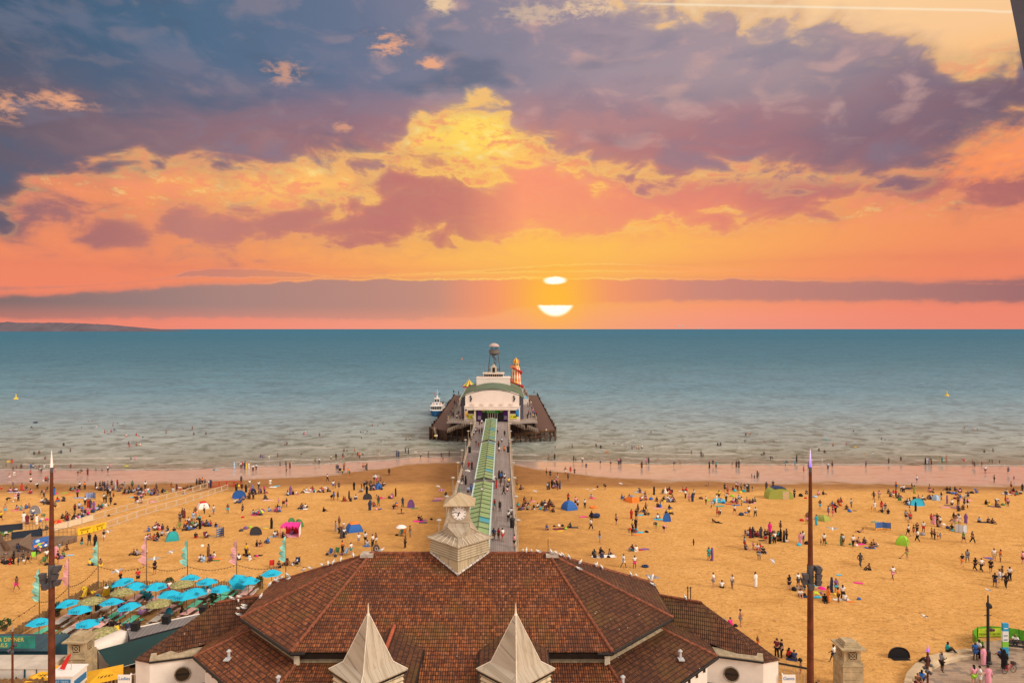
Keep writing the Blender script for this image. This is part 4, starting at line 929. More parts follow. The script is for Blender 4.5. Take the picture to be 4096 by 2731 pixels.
for s_ in (-1, 1):
    mb.box(xt + s_ * 9.9, 242, DZ, .3, 41, 6.9); mb.box(xt + s_ * 9.35, 221.2, DZ, 1.2, .3, 7.4)
mb.box(xt, 262.8, DZ, 19.6, .3, 8)
part(mb, 'side_wall', mat('slate_wall', (.075, .075, .095), .8, .2, .6), th)
mb = MB()
for s_ in (-1, 1): mb.cyl((xt + s_ * 10.65, 221.4, 13.15), (xt + s_ * 10.65, 263, 13.15), .14, n=6)
part(mb, 'gutter', mat('pale_blue_gutter', (.42, .56, .54)), th)
SEAH = mat('seahorse_black', (.02, .018, .018), .6, 0)
for s_ in (-1, 1):                                # seahorse reliefs
    x0 = xt + s_ * 6.95; mb = MB()
    sh = [(0, .75, .20), (-.03, .55, .17), (.12, .30, .20), (.16, .0, .26), (.08, -.28, .22), (-.06, -.52, .14), (-.06, -.72, .10), (.08, -.84, .08), (.20, -.76, .06), (.16, -.62, .05)]
    pts = [Vector((x0 + a * 1.05, 219.25, 13.55 + b_ * 1.05)) for a, b_, _ in sh]
    for (p, q, a, b_) in zip(pts[:-1], pts[1:], sh[:-1], sh[1:]): mb.cyl(p, q, a[2], b_[2], 8); mb.ball(q, b_[2])
    mb.cyl(pts[0], pts[0] + Vector((-.36, 0, -.10)), .11, .05, 6); mb.ball(pts[0] + Vector((0, 0, .1)), .2)
    for a, b_ in ((.3, .2), (.42, .0), (.3, -.2)): mb.cyl((x0 + .15, 219.25, 13.55 + b_), (x0 + a, 219.25, 13.6 + b_), .09, .02, 5)
    part(mb, 'seahorse', SEAH, th)
for i in range(5):
    mb = MB(); mb.box(xt - 6.15 + i * 3.08, 219.1, 11.62, .95, .5, .5); part(mb, 'floodlight', mat('light_box', (.70, .60, .52), .6, .05), th)
# entrance
mb = MB(); mb.box(xt - .1, 216.6, 10.35, 11.2, 2.6, .28); mb.box(xt - .1, 216.0, 10.6, 11.3, 1.2, .14)
for s_ in (-1, 1): mb.box(xt - .1 + s_ * 5.35, 216.8, DZ, .5, 2.2, 3.9)
part(mb, 'porch', mat('porch_cream', (.62, .52, .43), .7, .12, 1), th)
mb = MB(); mb.box(xt, 217.95, DZ, 10.2, .1, 3.85); ent = part(mb, 'entrance', mat('dark_doorway', (.015, .014, .016), .3, 0), th)
for k_ in range(5):
    mb = MB(); mb.box(xt - 1.3 + k_ * .72, 217.86, DZ + .15, .12, .08, 2.5); sub(mb, 'door_frame', PINKW, ent)
GRN = mat('banner_green', (.04, .33, .03), .6, .1, 2)
PUR = mat('banner_purple', (.10, .02, .20), .6, .1, 2)
mb = MB(); mb.box(xt + .1, 217.84, 9.15, 4.1, .08, 1.15); bn = part(mb, 'banner', GRN, th)
text_mesh('lettering', 'L ROCK', .72, mat('banner_white', (.85, .85, .82), .6, 0), bn, (xt - .35 - th.location.x, 217.78 - th.location.y, 9.72 - th.location.z), (R(90), 0, 0))
for s_ in (-1, 1):
    mb = MB(); mb.box(xt + .1 + s_ * 4.15, 217.84, DZ + .3, 1.35, .08, 3.3); bp_ = part(mb, 'banner', PUR, th)
    for z in (.8, 1.15, 1.5): sub(MB().box(xt + .1 + s_ * 4.2, 217.78, DZ + z, .95, .03, .12), 'lettering', mat('banner_white', (.85, .85, .82)), bp_)
    mb = MB(); mb.ball((xt + .1 + s_ * 2.85, 217.7, 9.9), .75, .15, .5); part(mb, 'sign_emblem', mat('emblem_olive', (.25, .30, .12), .6, .4, 4), th)
    mb = MB(); mb.box(xt + s_ * 6.75, 217.92, 8.95, 2.1, .08, 1.1); part(mb, 'window', mat('dark_glass', (.02, .02, .022)), th)
    mb = MB(); mb.box(xt + s_ * 6.8, 217.9, DZ + .85, 2.3, .08, 1.25); ys_ = part(mb, 'arrow_sign', mat('sign_lime', (.72, .70, .03), .6, 0), th)
    mb = MB(); mb.box(xt + s_ * 6.8 + .15, 217.84, DZ + 1.3, .7, .03, .34); mb.face([(xt + s_ * 6.8 + .5, 217.84, DZ + 1.15), (xt + s_ * 6.8 + .95, 217.84, DZ + 1.47), (xt + s_ * 6.8 + .5, 217.84, DZ + 1.8)])
    mb.box(xt + s_ * 6.8 - .75, 217.84, DZ + 1.6, .5, .03, .12); mb.box(xt + s_ * 6.8 - .7, 217.84, DZ + 1.3, .6, .03, .12); mb.box(xt + s_ * 6.8, 217.85, DZ + .82, 2.34, .03, .06); mb.box(xt + s_ * 6.8, 217.85, DZ + 2.06, 2.34, .03, .06)
    sub(mb, 'arrow', BLK, ys_)
mb = MB(); mb.box(xt + 8.05, 217.9, DZ + 1.5, 1.0, .08, 1.9); mb.box(xt + 8.2, 217.9, DZ + 3.45, .55, .08, .5); part(mb, 'poster', mat('poster_blue', (.02, .22, .50), .6, .3, 2), th)
mb = MB(); mb.box(xt - 8.25, 217.9, DZ + 1.5, 1.0, .08, 1.6); part(mb, 'poster', mat('poster_orange', (.70, .35, .10), .6, .7, 2), th)
mb = MB(); mb.box(xt - 8.4, 217.9, DZ + 3.4, .55, .08, .5); part(mb, 'poster', mat('poster_navy', (.02, .03, .07), .6, 0), th)
# upper block, control room, chimney-like tower
mb = MB(); mb.box(xt, 251, DZ, 12.2, 8, 11.7); mb.box(xt, 251, 18.1, 12.5, 8.2, .22); part(mb, 'fly_tower', PINKW, th)
mb = MB(); mb.box(xt, 252, 18.3, 7.3, 5.5, 1.35); cr = part(mb, 'control_room', PINKW, th)
mb = MB()
for i in range(9): mb.box(xt - 3.12 + i * .78, 249.2, 18.62, .62, .12, .75)
sub(mb, 'window_band', mat('dark_glass', (.02, .02, .022)), cr)
mb = MB(); mb.prism([(xt - 4.0, 249.4), (xt - 3.0, 248.6), (xt + 3.0, 248.6), (xt + 4.0, 249.4), (xt + 4.0, 255), (xt - 4.0, 255)], 19.55, 19.85); sub(mb, 'roof_slab', mat('porch_cream', (.62, .52, .43)), cr)
mb = MB(); mb.box(xt + .05, 253, 19.8, 2.1, 2, 2.2); mb.box(xt + .05, 253, 22.0, 1.5, 1.5, .25); mb.cyl((xt, 253, 22.2), (xt, 253, 22.9), .5, .35, 8); tw = part(mb, 'stair_tower', mat('tower_stone', (.50, .42, .33), .8, .2), th)
mb = MB(); mb.box(xt + .05, 251.95, 19.95, 1.0, .1, 1.75); sub(mb, 'window', mat('dark_glass', (.02, .02, .022)), tw)
for x, y, h in ((-8.2, 250, 5.5), (-6.6, 254, 4.5), (1.8, 252, 7.0), (-9.2, 249, 2.0)):
    mb = MB(); mb.cyl((x, y, 18.2), (x, y, 18.2 + h), .05, .03, 5); part(mb, 'aerial', mat('aerial_grey', (.16, .16, .17), .6), th)
# ---------------------------------------------------------------- zip-wire tower
STEEL = mat('tower_steel', (.10, .095, .10), .5, .2)
xz, yz = -3.3, 277.0
zt = thing('zip_wire_tower', 'tall steel lookout tower on four raked legs with a domed top', 'tower', (xz, yz, DZ))
for sx_, sy_ in ((-1, -1), (1, -1), (1, 1), (-1, 1)):
    mb = MB(); mb.cyl((xz + sx_ * 3.6, yz + sy_ * 3.0, DZ), (xz + sx_ * 1.6, yz + sy_ * 1.4, 25.9), .22, .17, 7); part(mb, 'leg', STEEL, zt)
mb = MB()
for z in (19.5, 13):
    f_ = (z - DZ) / (25.9 - DZ); a, b_ = 3.6 - 2.0 * f_, 3.0 - 1.6 * f_
    c = [(xz - a, yz - b_, z), (xz + a, yz - b_, z), (xz + a, yz + b_, z), (xz - a, yz + b_, z)]
    for i in range(4): mb.cyl(c[i], c[(i + 1) % 4], .13, n=6)
part(mb, 'cross_beam', STEEL, zt)
mb = MB(); n = 40
for i in range(n):                                # spiral stair
    a_ = i * .55; z = DZ + (25.6 - DZ) * i / n; c, s2 = math.cos(a_), math.sin(a_)
    mb.hexa([(xz, yz, z), (xz + 0.95 * c, yz + 0.95 * s2, z), (xz + 0.95 * math.cos(a_ + .6), yz + 0.95 * math.sin(a_ + .6), z)], [(xz, yz, z + .07), (xz + 0.95 * c, yz + 0.95 * s2, z + .07), (xz + 0.95 * math.cos(a_ + .6), yz + 0.95 * math.sin(a_ + .6), z + .07)])
    mb.face([(xz + 0.95 * c, yz + 0.95 * s2, z), (xz + 0.95 * math.cos(a_ + .6), yz + 0.95 * math.sin(a_ + .6), z), (xz + 0.95 * math.cos(a_ + .6), yz + 0.95 * math.sin(a_ + .6), z + .55), (xz + 0.95 * c, yz + 0.95 * s2, z + .55)])
mb.cyl((xz, yz, DZ), (xz, yz, 25.7), .15, n=7)
part(mb, 'spiral_stair', STEEL, zt)
mb = MB(); mb.lathe([(.5, 25.2), (1.7, 25.7), (2.05, 26.1), (2.1, 27.55), (2.0, 27.55), (2.0, 26.2)], (xz, yz, 0), 20); mb.box(xz + 2.2, yz - .5, 26.0, 1.0, 1.2, .25); part(mb, 'gallery', mat('gallery_grey', (.15, .13, .12), .6, .2), zt)
mb = MB()
for k_ in range(6): a_ = k_ * math.pi / 3 + .2; mb.cyl((xz + 1.25 * math.cos(a_), yz + 1.25 * math.sin(a_), 26.2), (xz + 1.25 * math.cos(a_), yz + 1.25 * math.sin(a_), 29.0), .12, n=6)
part(mb, 'roof_post', STEEL, zt)
mb = MB(); mb.lathe([(2.15, 28.75), (2.2, 28.85), (1.85, 29.5), (1.2, 29.95), (.5, 30.18), (.02, 30.22)], (xz, yz, 0), 24, smooth=True); part(mb, 'dome_roof', mat('dome_pink', (.46, .35, .32), .6, .1), zt)
# ---------------------------------------------------------------- helter skelter
xh, yh = 5.55, 276.0
def stripe_mat(name, cols, n, dots=True):
    m_ = bpy.data.materials.new(name); m_.use_nodes = True; k = NT(m_.node_tree); b = k.n['Principled BSDF']
    V = k.new('ShaderNodeTexCoord').outputs['Object']; s = k.new('ShaderNodeSeparateXYZ'); k.l.new(V, s.inputs[0])
    a = k.m('MULTIPLY', k.m('ADD', k.m('ARCTAN2', s.outputs[1], s.outputs[0]), math.pi), n / (2 * math.pi)); f_ = k.m('FRACT', a)
    if len(cols) == 2:
        wav = k.m('MULTIPLY_ADD', k.m('SINE', k.m('MULTIPLY', s.outputs[2], 2.3)), .10, .27)
        st = k.ss(k.m('SUBTRACT', wav, k.m('ABSOLUTE', k.m('SUBTRACT', f_, .5))), -.03, .03)
        yl = k.ss(k.m('SUBTRACT', .10, k.m('ABSOLUTE', k.m('SUBTRACT', f_, .5))), -.03, .03)
        c = k.mix(k.m('MULTIPLY', k.m('MULTIPLY', yl, 0.6), k.ss(k.m('SINE', k.m('MULTIPLY', s.outputs[2], 1.6)), -.2, .4)), k.mix(st, cols[0], cols[1]), (.85, .50, .03, 1))
    else:
        m2 = k.m('FLOOR', k.m('MODULO', a, len(cols)))
        c = k.ramp(k.m('DIVIDE', k.m('ADD', m2, .5), len(cols)), [(i / len(cols), q) for i, q in enumerate(cols)], 'CONSTANT')
    k.l.new(c, b.inputs['Base Color']); b.inputs['Roughness'].default_value = .5; return m_
hs = thing('helter_skelter', 'orange and cream striped helter skelter with a red spiral slide', 'fairground slide', (xh, yh, DZ))
mb = MB(); mb.lathe([(2.9, DZ), (2.55, 10), (2.05, 15), (1.6, 20.2), (1.55, 20.6)], (xh, yh, 0), 32, smooth=True); body = part(mb, 'tower_cone', stripe_mat('helter_stripes', [(.88, .74, .50, 1), (.62, .075, .010, 1)], 10), hs)
mb = MB(); n = 64; prev = None
for i in range(n + 1):
    t_ = i / n; z = 20.4 - t_ * (20.4 - 7.6); a_ = R(-150) + t_ * math.pi * 2 * 2.25
    r_ = 1.6 + (20.2 - z) / (20.2 - DZ) * 1.35; c, s2 = math.cos(a_), math.sin(a_)
    cur = [(xh + (r_ - .05) * c, yh + (r_ - .05) * s2, z + .1), (xh + (r_ + .75) * c, yh + (r_ + .75) * s2, z), (xh + (r_ + .85) * c, yh + (r_ + .85) * s2, z + .55)]
    if prev: mb.face([prev[0], prev[1], cur[1], cur[0]], smooth=True); mb.face([prev[1], prev[2], cur[2], cur[1]], smooth=True); mb.face([prev[0], cur[0], (cur[0][0], cur[0][1], cur[0][2] - .3), (prev[0][0], prev[0][1], prev[0][2] - .3)])
    prev = cur
part(mb, 'spiral_slide', mat('slide_red', (.50, .03, .02), .4, .1), hs)
mb = MB(); mb.lathe([(1.2, 20.5), (1.2, 22.6)], (xh, yh, 0), 12); lk = part(mb, 'lookout_room', mat('lookout_cream', (.80, .55, .22), .6, .1), hs)
for k_ in range(8):
    a_ = k_ * math.pi / 4 + R(22.5) - math.pi / 2; mb = MB(); c, s2 = math.cos(a_), math.sin(a_)
    q = [(-.22, 21.2), (.22, 21.2), (.22, 22.0), (0, 22.3), (-.22, 22.0)]
    mb.face([(xh + 1.22 * c - u * s2, yh + 1.22 * s2 + u * c, z) for u, z in q]); sub(mb, 'window', mat('dark_glass', (.02, .02, .022)), lk)
mb = MB(); mb.lathe([(1.35, 22.5), (1.3, 22.7), (1.1, 23.2), (.7, 23.75), (.2, 24.05)], (xh, yh, 0), 16, smooth=True); part(mb, 'dome', stripe_mat('dome_stripes', [(.6, .03, .02, 1), (.85, .5, .03, 1), (.62, .03, .02, 1), (.85, .55, .05, 1)], 12), hs)
mb = MB(); mb.cyl((xh, yh, 24), (xh, yh, 24.5), .15, .03, 6); mb.ball((xh, yh, 24.2), .2); part(mb, 'finial', mat('gold_paint', (.75, .45, .05), .4), hs)
mb = MB(); mb.box(xh - 1.3, yh - 1.7, 20.3, 1.9, .08, 1.15); bal = part(mb, 'slide_mouth_board', mat('board_red', (.50, .06, .03), .6, .2, 5), hs)
mb = MB()
for i in range(6): mb.box(xh - 2.0 + i * .28, yh - 1.76, 20.5, .12, .03, .7)
sub(mb, 'lettering', mat('lookout_cream', (.80, .55, .22)), bal)
mb = MB(); mb.box(xh - .25, yh - 2.35, 11.6, 1.45, .3, 2.3); dr_ = part(mb, 'doorway', mat('doorway_red', (.40, .05, .02), .6, .2), hs)
mb = MB(); mb.box(xh - .25, yh - 2.53, 11.7, .95, .05, 1.9); sub(mb, 'door', mat('door_dark', (.06, .02, .015), .6), dr_)
mb = MB(); mb.ball((xh - .25, yh - 2.45, 14.4), 1.0, .15, .38); mb.ball((xh - .25, yh - 2.45, 14.8), .3, .15, .3); sub(mb, 'pediment', mat('gold_paint', (.75, .45, .05)), dr_)
# carousel
xr_, yr_ = -15.0, 309.0
ca = thing('carousel', 'carousel with a magenta, yellow and green striped tent top on the pier head', 'carousel', (xr_, yr_, DZ))
mb = MB(); mb.lathe([(2.9, 10.0), (2.9, 10.4), (1.5, 11.5), (.25, 12.9)], (xr_, yr_, 0), 24); part(mb, 'tent_roof', stripe_mat('carousel_stripes', [(.75, .02, .22, 1), (.80, .55, .03, 1), (.06, .32, .06, 1), (.80, .55, .03, 1)], 16), ca)
mb = MB(); mb.lathe([(3.0, 9.6), (3.05, 10.1)], (xr_, yr_, 0), 24); part(mb, 'valance', mat('valance_magenta', (.60, .03, .15), .7, .3, 3), ca)
mb = MB(); mb.ball((xr_, yr_, 13.05), .25); part(mb, 'finial', mat('gold_paint', (.75, .45, .05)), ca)
for k_ in range(8):
    a_ = k_ * math.pi / 4; mb = MB(); mb.cyl((xr_ + 2.6 * math.cos(a_), yr_ + 2.6 * math.sin(a_), DZ), (xr_ + 2.6 * math.cos(a_), yr_ + 2.6 * math.sin(a_), 9.9), .08, n=6); part(mb, 'pole', mat('gold_paint', (.75, .45, .05)), ca)
mb = MB(); mb.lathe([(2.8, DZ), (2.8, DZ + .35)], (xr_, yr_, 0), 24); mb.cyl((xr_, yr_, DZ), (xr_, yr_, 10), .6, n=10); part(mb, 'platform', mat('carousel_base', (.3, .08, .06), .7, .2), ca)
# kiosk and stalls on the head
k1 = thing('stall', 'yellow topped stall with a blue front beside the theatre on the east deck', 'stall', (-14.3, 262, DZ))
mb = MB(); mb.box(-14.3, 262, DZ, 3.2, 2.4, 2.4); part(mb, 'counter', mat('stall_blue', (.04, .16, .32), .6, .2), k1); mb = MB(); mb.box(-14.3, 262, DZ + 2.4, 3.6, 2.8, .7); part(mb, 'canopy', mat('stall_yellow', (.80, .55, .04), .6, .1), k1)
k2 = thing('stall', 'timber sided stall at the edge of the east deck', 'stall', (-16.2, 298, DZ))
mb = MB(); mb.box(-15.0, 298, DZ, 4.0, 2.4, 2.2); part(mb, 'counter', OCHRE, k2); mb = MB(); mb.box(-15.0, 298, DZ + 2.2, 4.3, 2.7, .2); part(mb, 'roof', mat('stall_ochre', (.45, .25, .08), .8, .2), k2)
k3 = thing('stall', 'pale blue covered stall on the west deck below the helter skelter', 'stall', (9.4, 268, DZ))
mb = MB(); mb.box(9.0, 268, DZ, 2.6, 2.4, 2.2); part(mb, 'counter', PINKW, k3); mb = MB(); mb.lathe([(1.7, DZ + 2.2), (1.2, DZ + 2.8), (.1, DZ + 3.1)], (9.0, 268, 0), 4, R(45)); part(mb, 'canopy', mat('stall_pale_blue', (.10, .40, .62), .6, .1), k3)
# ---------------------------------------------------------------- excursion boat
xb, yb = -27.3, 288.0
bo = thing('pleasure_boat', 'white and blue pleasure boat with a mast moored beside the pier head', 'boat', (xb, yb, 0))
hullp = [(-7.5, 0.0, 1.5), (-6.2, 1.5, 2.5), (-3, 2.4, 2.9), (4, 2.6, 2.9), (9, 2.4, 2.8)]
mb = MB(); vs_ = []
for s, wl_, wd in hullp: vs_ += [(xb - wd * .95 if s > -7 else xb - .15, yb + s, 2.1 + .25 * (s < -4)), (xb - wl_, yb + s, .0), (xb - wl_ * .6, yb + s, -.7), (xb + wl_ * .6, yb + s, -.7), (xb + wl_, yb + s, 0), (xb + wd * .95 if s > -7 else xb + .15, yb + s, 2.1 + .25 * (s < -4))]
vs_[0] = (xb - 1.3, yb - 7.5, 2.35); vs_[5] = (xb + 1.3, yb - 7.5, 2.35)
fs = []
for i in range(4): fs += [(i * 6 + j, i * 6 + j + 1, i * 6 + j + 7, i * 6 + j + 6) for j in range(5)]
fs += [(0, 5, 4, 3, 2, 1)] + [(24, 25, 26, 27, 28, 29)]
mb.raw(vs_, fs); part(mb, 'hull', mat('hull_blue', (.015, .10, .25), .35, .1), bo)
mb = MB(); mb.prism([(xb - 1.2, yb - 7.4), (xb + 1.2, yb - 7.4), (xb + 2.5, yb - 5.5), (xb + 2.75, yb + 9), (xb - 2.75, yb + 9), (xb - 2.5, yb - 5.5)], 2.15, 2.4); part(mb, 'deck', mat('boat_white', (.80, .78, .74), .5, .05), bo)
mb = MB(); mb.hexa([(xb - 2.2, yb - 5.4, 2.4), (xb + 2.2, yb - 5.4, 2.4), (xb + 2.5, yb + 6, 2.4), (xb - 2.5, yb + 6, 2.4)], [(xb - 2.0, yb - 4.6, 3.9), (xb + 2.0, yb - 4.6, 3.9), (xb + 2.4, yb + 6, 3.9), (xb - 2.4, yb + 6, 3.9)]); mb.box(xb, yb + .8, 3.9, 5.2, 11.4, .18); sa2 = part(mb, 'saloon', mat('boat_white', (.80, .78, .74)), bo)
mb = MB()
for i in range(6): mb.hexa([(xb - 2.1 + i * .72, yb - 5.38, 2.62), (xb - 1.52 + i * .72, yb - 5.38, 2.62), (xb - 1.52 + i * .72, yb - 4.82, 3.72), (xb - 2.1 + i * .72, yb - 4.82, 3.72)], [(xb - 2.1 + i * .72, yb - 5.42, 2.66), (xb - 1.52 + i * .72, yb - 5.42, 2.66), (xb - 1.52 + i * .72, yb - 4.86, 3.76), (xb - 2.1 + i * .72, yb - 4.86, 3.76)])
sub(mb, 'saloon_window', mat('dark_glass', (.02, .02, .022)), sa2)
mb = MB(); mb.box(xb, yb - 2.6, 4.08, 4.2, .12, 1.2); mb.box(xb, yb - 1.4, 4.08, 2.0, 2.2, 2.7); mb.box(xb, yb - 1.4, 6.78, 2.4, 2.7, .16); wh = part(mb, 'wheelhouse', mat('boat_white', (.80, .78, .74)), bo)
mb = MB(); mb.box(xb - .5, yb - 2.54, 5.5, .75, .06, .95); mb.box(xb + .5, yb - 2.54, 5.5, .75, .06, .95); sub(mb, 'wheelhouse_window', mat('dark_glass', (.02, .02, .022)), wh)
mb = MB(); mb.cyl((xb, yb - 2.68, 4.75), (xb, yb - 2.74, 4.75), .36, n=12); sub(mb, 'blue_disc', mat('disc_blue', (.02, .2, .5), .5, 0), wh)
for s_ in (-1, 1):
    mb = MB()
    for k_ in range(12): a_, b_ = k_ * math.pi / 6, (k_ + 1) * math.pi / 6; mb.cyl((xb + s_ * 1.3 + .28 * math.cos(a_), yb - 2.72, 4.65 + .28 * math.sin(a_)), (xb + s_ * 1.3 + .28 * math.cos(b_), yb - 2.72, 4.65 + .28 * math.sin(b_)), .08, n=5)
    part(mb, 'lifebuoy', mat('buoy_red', (.65, .12, .08), .6, .1), bo)
mb = MB(); mb.cyl((xb, yb - 1, 6.9), (xb, yb - 1, 10.6), .09, .04, 6); mb.cyl((xb - .9, yb - 1, 9.3), (xb + .9, yb - 1, 9.3), .05, n=5); mb.lathe([(.45, 6.9), (.35, 7.6), (.1, 8.1)], (xb, yb - 1, 0), 6); part(mb, 'mast', mat('boat_white', (.80, .78, .74)), bo)
for s_, c in ((-1, 'R'), (1, 'B')):
    mb = MB(); mb.raw([(xb + s_ * .85, yb - 1, 9.3), (xb + s_ * .85, yb - .95, 8.4), (xb + s_ * 1.15, yb - 1.1, 8.1), (xb + s_ * 1.2, yb - 1.05, 9.0)], [(0, 1, 2, 3)]); part(mb, 'flag', cl(c), bo)
mb = MB()
for s_ in (-1, 1):
    mb.cyl((xb + s_ * 2.5, yb - 5.2, 4.9), (xb + s_ * 2.5, yb + 6, 4.9), .04, n=5)
    for i in range(7): mb.cyl((xb + s_ * 2.5, yb - 2.5 + i * 1.4, 4.05), (xb + s_ * 2.5, yb - 2.5 + i * 1.4, 4.9), .03, n=5)
mb.box(xb + .3, yb + 3.5, 4.05, 3.6, 4.0, .7); part(mb, 'upper_deck_seating', mat('seat_dark', (.05, .05, .06), .7, .3), bo)
# buoys
for px, py, c, lb in ((1848, 1437, 'O', 'orange marker buoy far out to sea behind the pier'), (64, 1596, 'Y', 'yellow marker buoy at the east edge of the sea'), (3788, 1583, 'Y', 'yellow marker buoy in the open sea to the west')):
    X, Y, _ = at(px, py, 0); s_ = Y / 600
    r = thing('marker_buoy', lb, 'buoy', (X, Y, 0)); mb = MB(); mb.lathe([(.9, -.4), (1.1, .1), (.8, .6), (.3, .9), (.12, 2.2)], (X, Y, 0), 10); part(mb, 'float', cl(c), r)
    mb = MB(); mb.ball((X, Y, 2.3), .3); part(mb, 'top_mark', cl(c), r)
# ================================================================= beach bar, huts, plaza
CR = dict(A=(0, 1650, 3.92), B=(600, 1650, 3.92), C=(1200, 1650, 3.92), D=(0, 1950, 3.92), E=(600, 1950, 3.92), F=(1200, 1950, 3.92), G=(2000, 1700, 3.36), H=(2000, 2050, 3.36),
          I=(2700, 1700, 3.36), J=(2700, 2050, 3.36), K=(3396, 1700, 3.36), L=(3396, 2050, 3.36), M=(2500, 2250, 2.94), N=(3200, 2250, 2.625), P=(1600, 1700, 2.613), Q=(1700, 1350, 3.485), R=(0, 2250, 3.26), S=(500, 2150, 2.699))
def px(c, x, y): o = CR[c]; return o[0] + x / o[2], o[1] + y / o[2]
ORD = 'first second third fourth fifth sixth seventh eighth ninth tenth eleventh twelfth thirteenth fourteenth fifteenth sixteenth seventeenth eighteenth nineteenth twentieth'.split()
def ordinals(items, base):                        # items: (object, photo x); labels by order from the left
    items = sorted(items, key=lambda t: t[1]); n = len(items)
    for i, (o, _) in enumerate(items):
        if n == 1: o['label'] = base
        elif i == 0: o['label'] = base + ', leftmost'
        elif i == n - 1: o['label'] = base + ', rightmost'
        elif i < 20: o['label'] = base + ', ' + ORD[i] + ' from the left'
        else: o['label'] = base + ', ' + ORD[n - 1 - i] + ' from the right'
        if len(o['label'].replace(',', '').split()) > 16: o['label'] = o['label'].replace(' from the left', ' along').replace('person ', '', 1)
# --- parasols
PAR = mat('parasol_turquoise', (.010, .44, .68), .75, .06, 2)
INK = mat('parasol_print', (.015, .06, .14), .7, 0)
POLE = mat('parasol_pole', (.16, .085, .05), .7, .2)
def parasol_proto():
    r = thing('parasol', 'x', 'parasol', group='turquoise parasols of the beach bar')
    a = MB(); n = 6; rim = [(1.30 * math.cos(k * math.pi / 3), 1.30 * math.sin(k * math.pi / 3), 2.15) for k in range(n)]
    ap = (0, 0, 2.72)
    for k in range(n):
        p, q = Vector(rim[k]), Vector(rim[(k + 1) % n]); mid = p.lerp(q, .5) * .97 + Vector((0, 0, .09)); A_ = Vector(ap)
        pm = p.lerp(A_, .5) + Vector((0, 0, .05)); qm = q.lerp(A_, .5) + Vector((0, 0, .05)); mm = mid.lerp(A_, .5) + Vector((0, 0, .0))
        a.face([p, mid, mm, pm]); a.face([mid, q, qm, mm]); a.face([pm, mm, A_]); a.face([mm, qm, A_])
    a.build('canopy', PAR, r)
    e_ = MB()
    for k in (0, 2, 4):
        an = (k + .5) * math.pi / 3
        for j in range(9):
            t = -.34 + j * .085; rr2 = .95 + .10 * math.sin(j * 2.1); z = 2.72 - (.57) * (rr2 / 1.3) + .05
            c, s2 = math.cos(an), math.sin(an); x, y = rr2 * c - t * s2, rr2 * s2 + t * c
            dx, dy = .05 * c - .03 * s2, .05 * s2 + .03 * c
            e_.cyl((x - dx * 1.6, y - dy * 1.6, z + .045), (x + dx * 1.6, y + dy * 1.6, z - .0), .022, n=4)
    e_.build('printed_emblem', INK, r)
    MB().cyl((0, 0, 0), (0, 0, 2.72), .035, n=6).build('pole', POLE, r)
    MB().ball((0, 0, 2.76), .06).build('finial', INK, r)
    MB().lathe([(.3, 0), (.3, .07), (.05, .12)], n=10).build('base', mat('base_dark', (.04, .04, .045), .7), r)
    return r
pts = [('R', 900, 480), ('R', 1035, 590), ('R', 500, 745), ('R', 1135, 740), ('R', 1455, 505), ('R', 1715, 540), ('R', 1635, 230), ('R', 1745, 290), ('R', 2030, 285), ('S', 475, 592), ('S', 690, 413), ('S', 880, 470),
       ('S', 1030, 515), ('S', 740, 573), ('S', 670, 655), ('S', 1325, 447), ('S', 1585, 370), ('S', 1105, 410)]
pr0 = parasol_proto(); items = []
for i, (c, x, y) in enumerate(pts):
    o = pr0 if i == 0 else copy_tree(pr0); X, Y, _ = at(*px(c, x, y), 4.3 + 2.4); o.location = (X, Y, 4.3); o.rotation_euler = (R(rp.uniform(-5, 5)), R(rp.uniform(-6, 6)), rp.uniform(0, 6))
    o.scale = (rp.uniform(.90, 1.02),) * 3
    if i == 17: o.rotation_euler = (R(34), R(12), .4); o.location = (X + .5, Y + 1.2, 4.25); o['label'] = 'turquoise parasol tipped steeply over towards the pavilion'
    elif i == 14: o.scale = (1.15,) * 3; items.append((o, px(c, x, y)[0]))
    else: items.append((o, px(c, x, y)[0]))
ordinals(items, 'turquoise bar parasol standing upright')
# --- raffia parasols
RAF = mat('raffia', (.30, .28, .12), .95, .65, 5.0, .6)
items = []
def raffia():
    r = thing('raffia_parasol', 'x', 'parasol', group='raffia parasols of the beach bar')
    a = MB(); rr2 = random.Random(2)
    a.lathe([(1.35, 2.05), (.8, 2.3), (.05, 2.5)], n=14)
    for i in range(130):
        an, r0 = rr2.uniform(0, 6.28), rr2.uniform(.2, 1.2); c, s2 = math.cos(an), math.sin(an); z = 2.5 - .32 * r0; L_ = rr2.uniform(.25, .5); wd = .05
        a.face([(r0 * c - wd * s2, r0 * s2 + wd * c, z + .03), (r0 * c + wd * s2, r0 * s2 - wd * c, z + .03), ((r0 + L_) * c, (r0 + L_) * s2, z - .30 * L_ + rr2.uniform(-.05, .05))])
    a.build('thatch', RAF, r); MB().cyl((0, 0, 0), (0, 0, 2.45), .04, n=6).build('pole', POLE, r); return r
p0 = raffia()
for i, (c, x, y) in enumerate((('R', 1610, 365), ('R', 1195, 485), ('R', 2075, 515), ('R', 1335, 890), ('S', 615, 490))):
    o = p0 if i == 0 else copy_tree(p0); X, Y, _ = at(*px(c, x, y), 6.5); o.location = (X, Y, 4.3); o.rotation_euler.z = i * 1.1; items.append((o, px(c, x, y)[0]))
ordinals(items, 'shaggy raffia parasol over the bar tables')
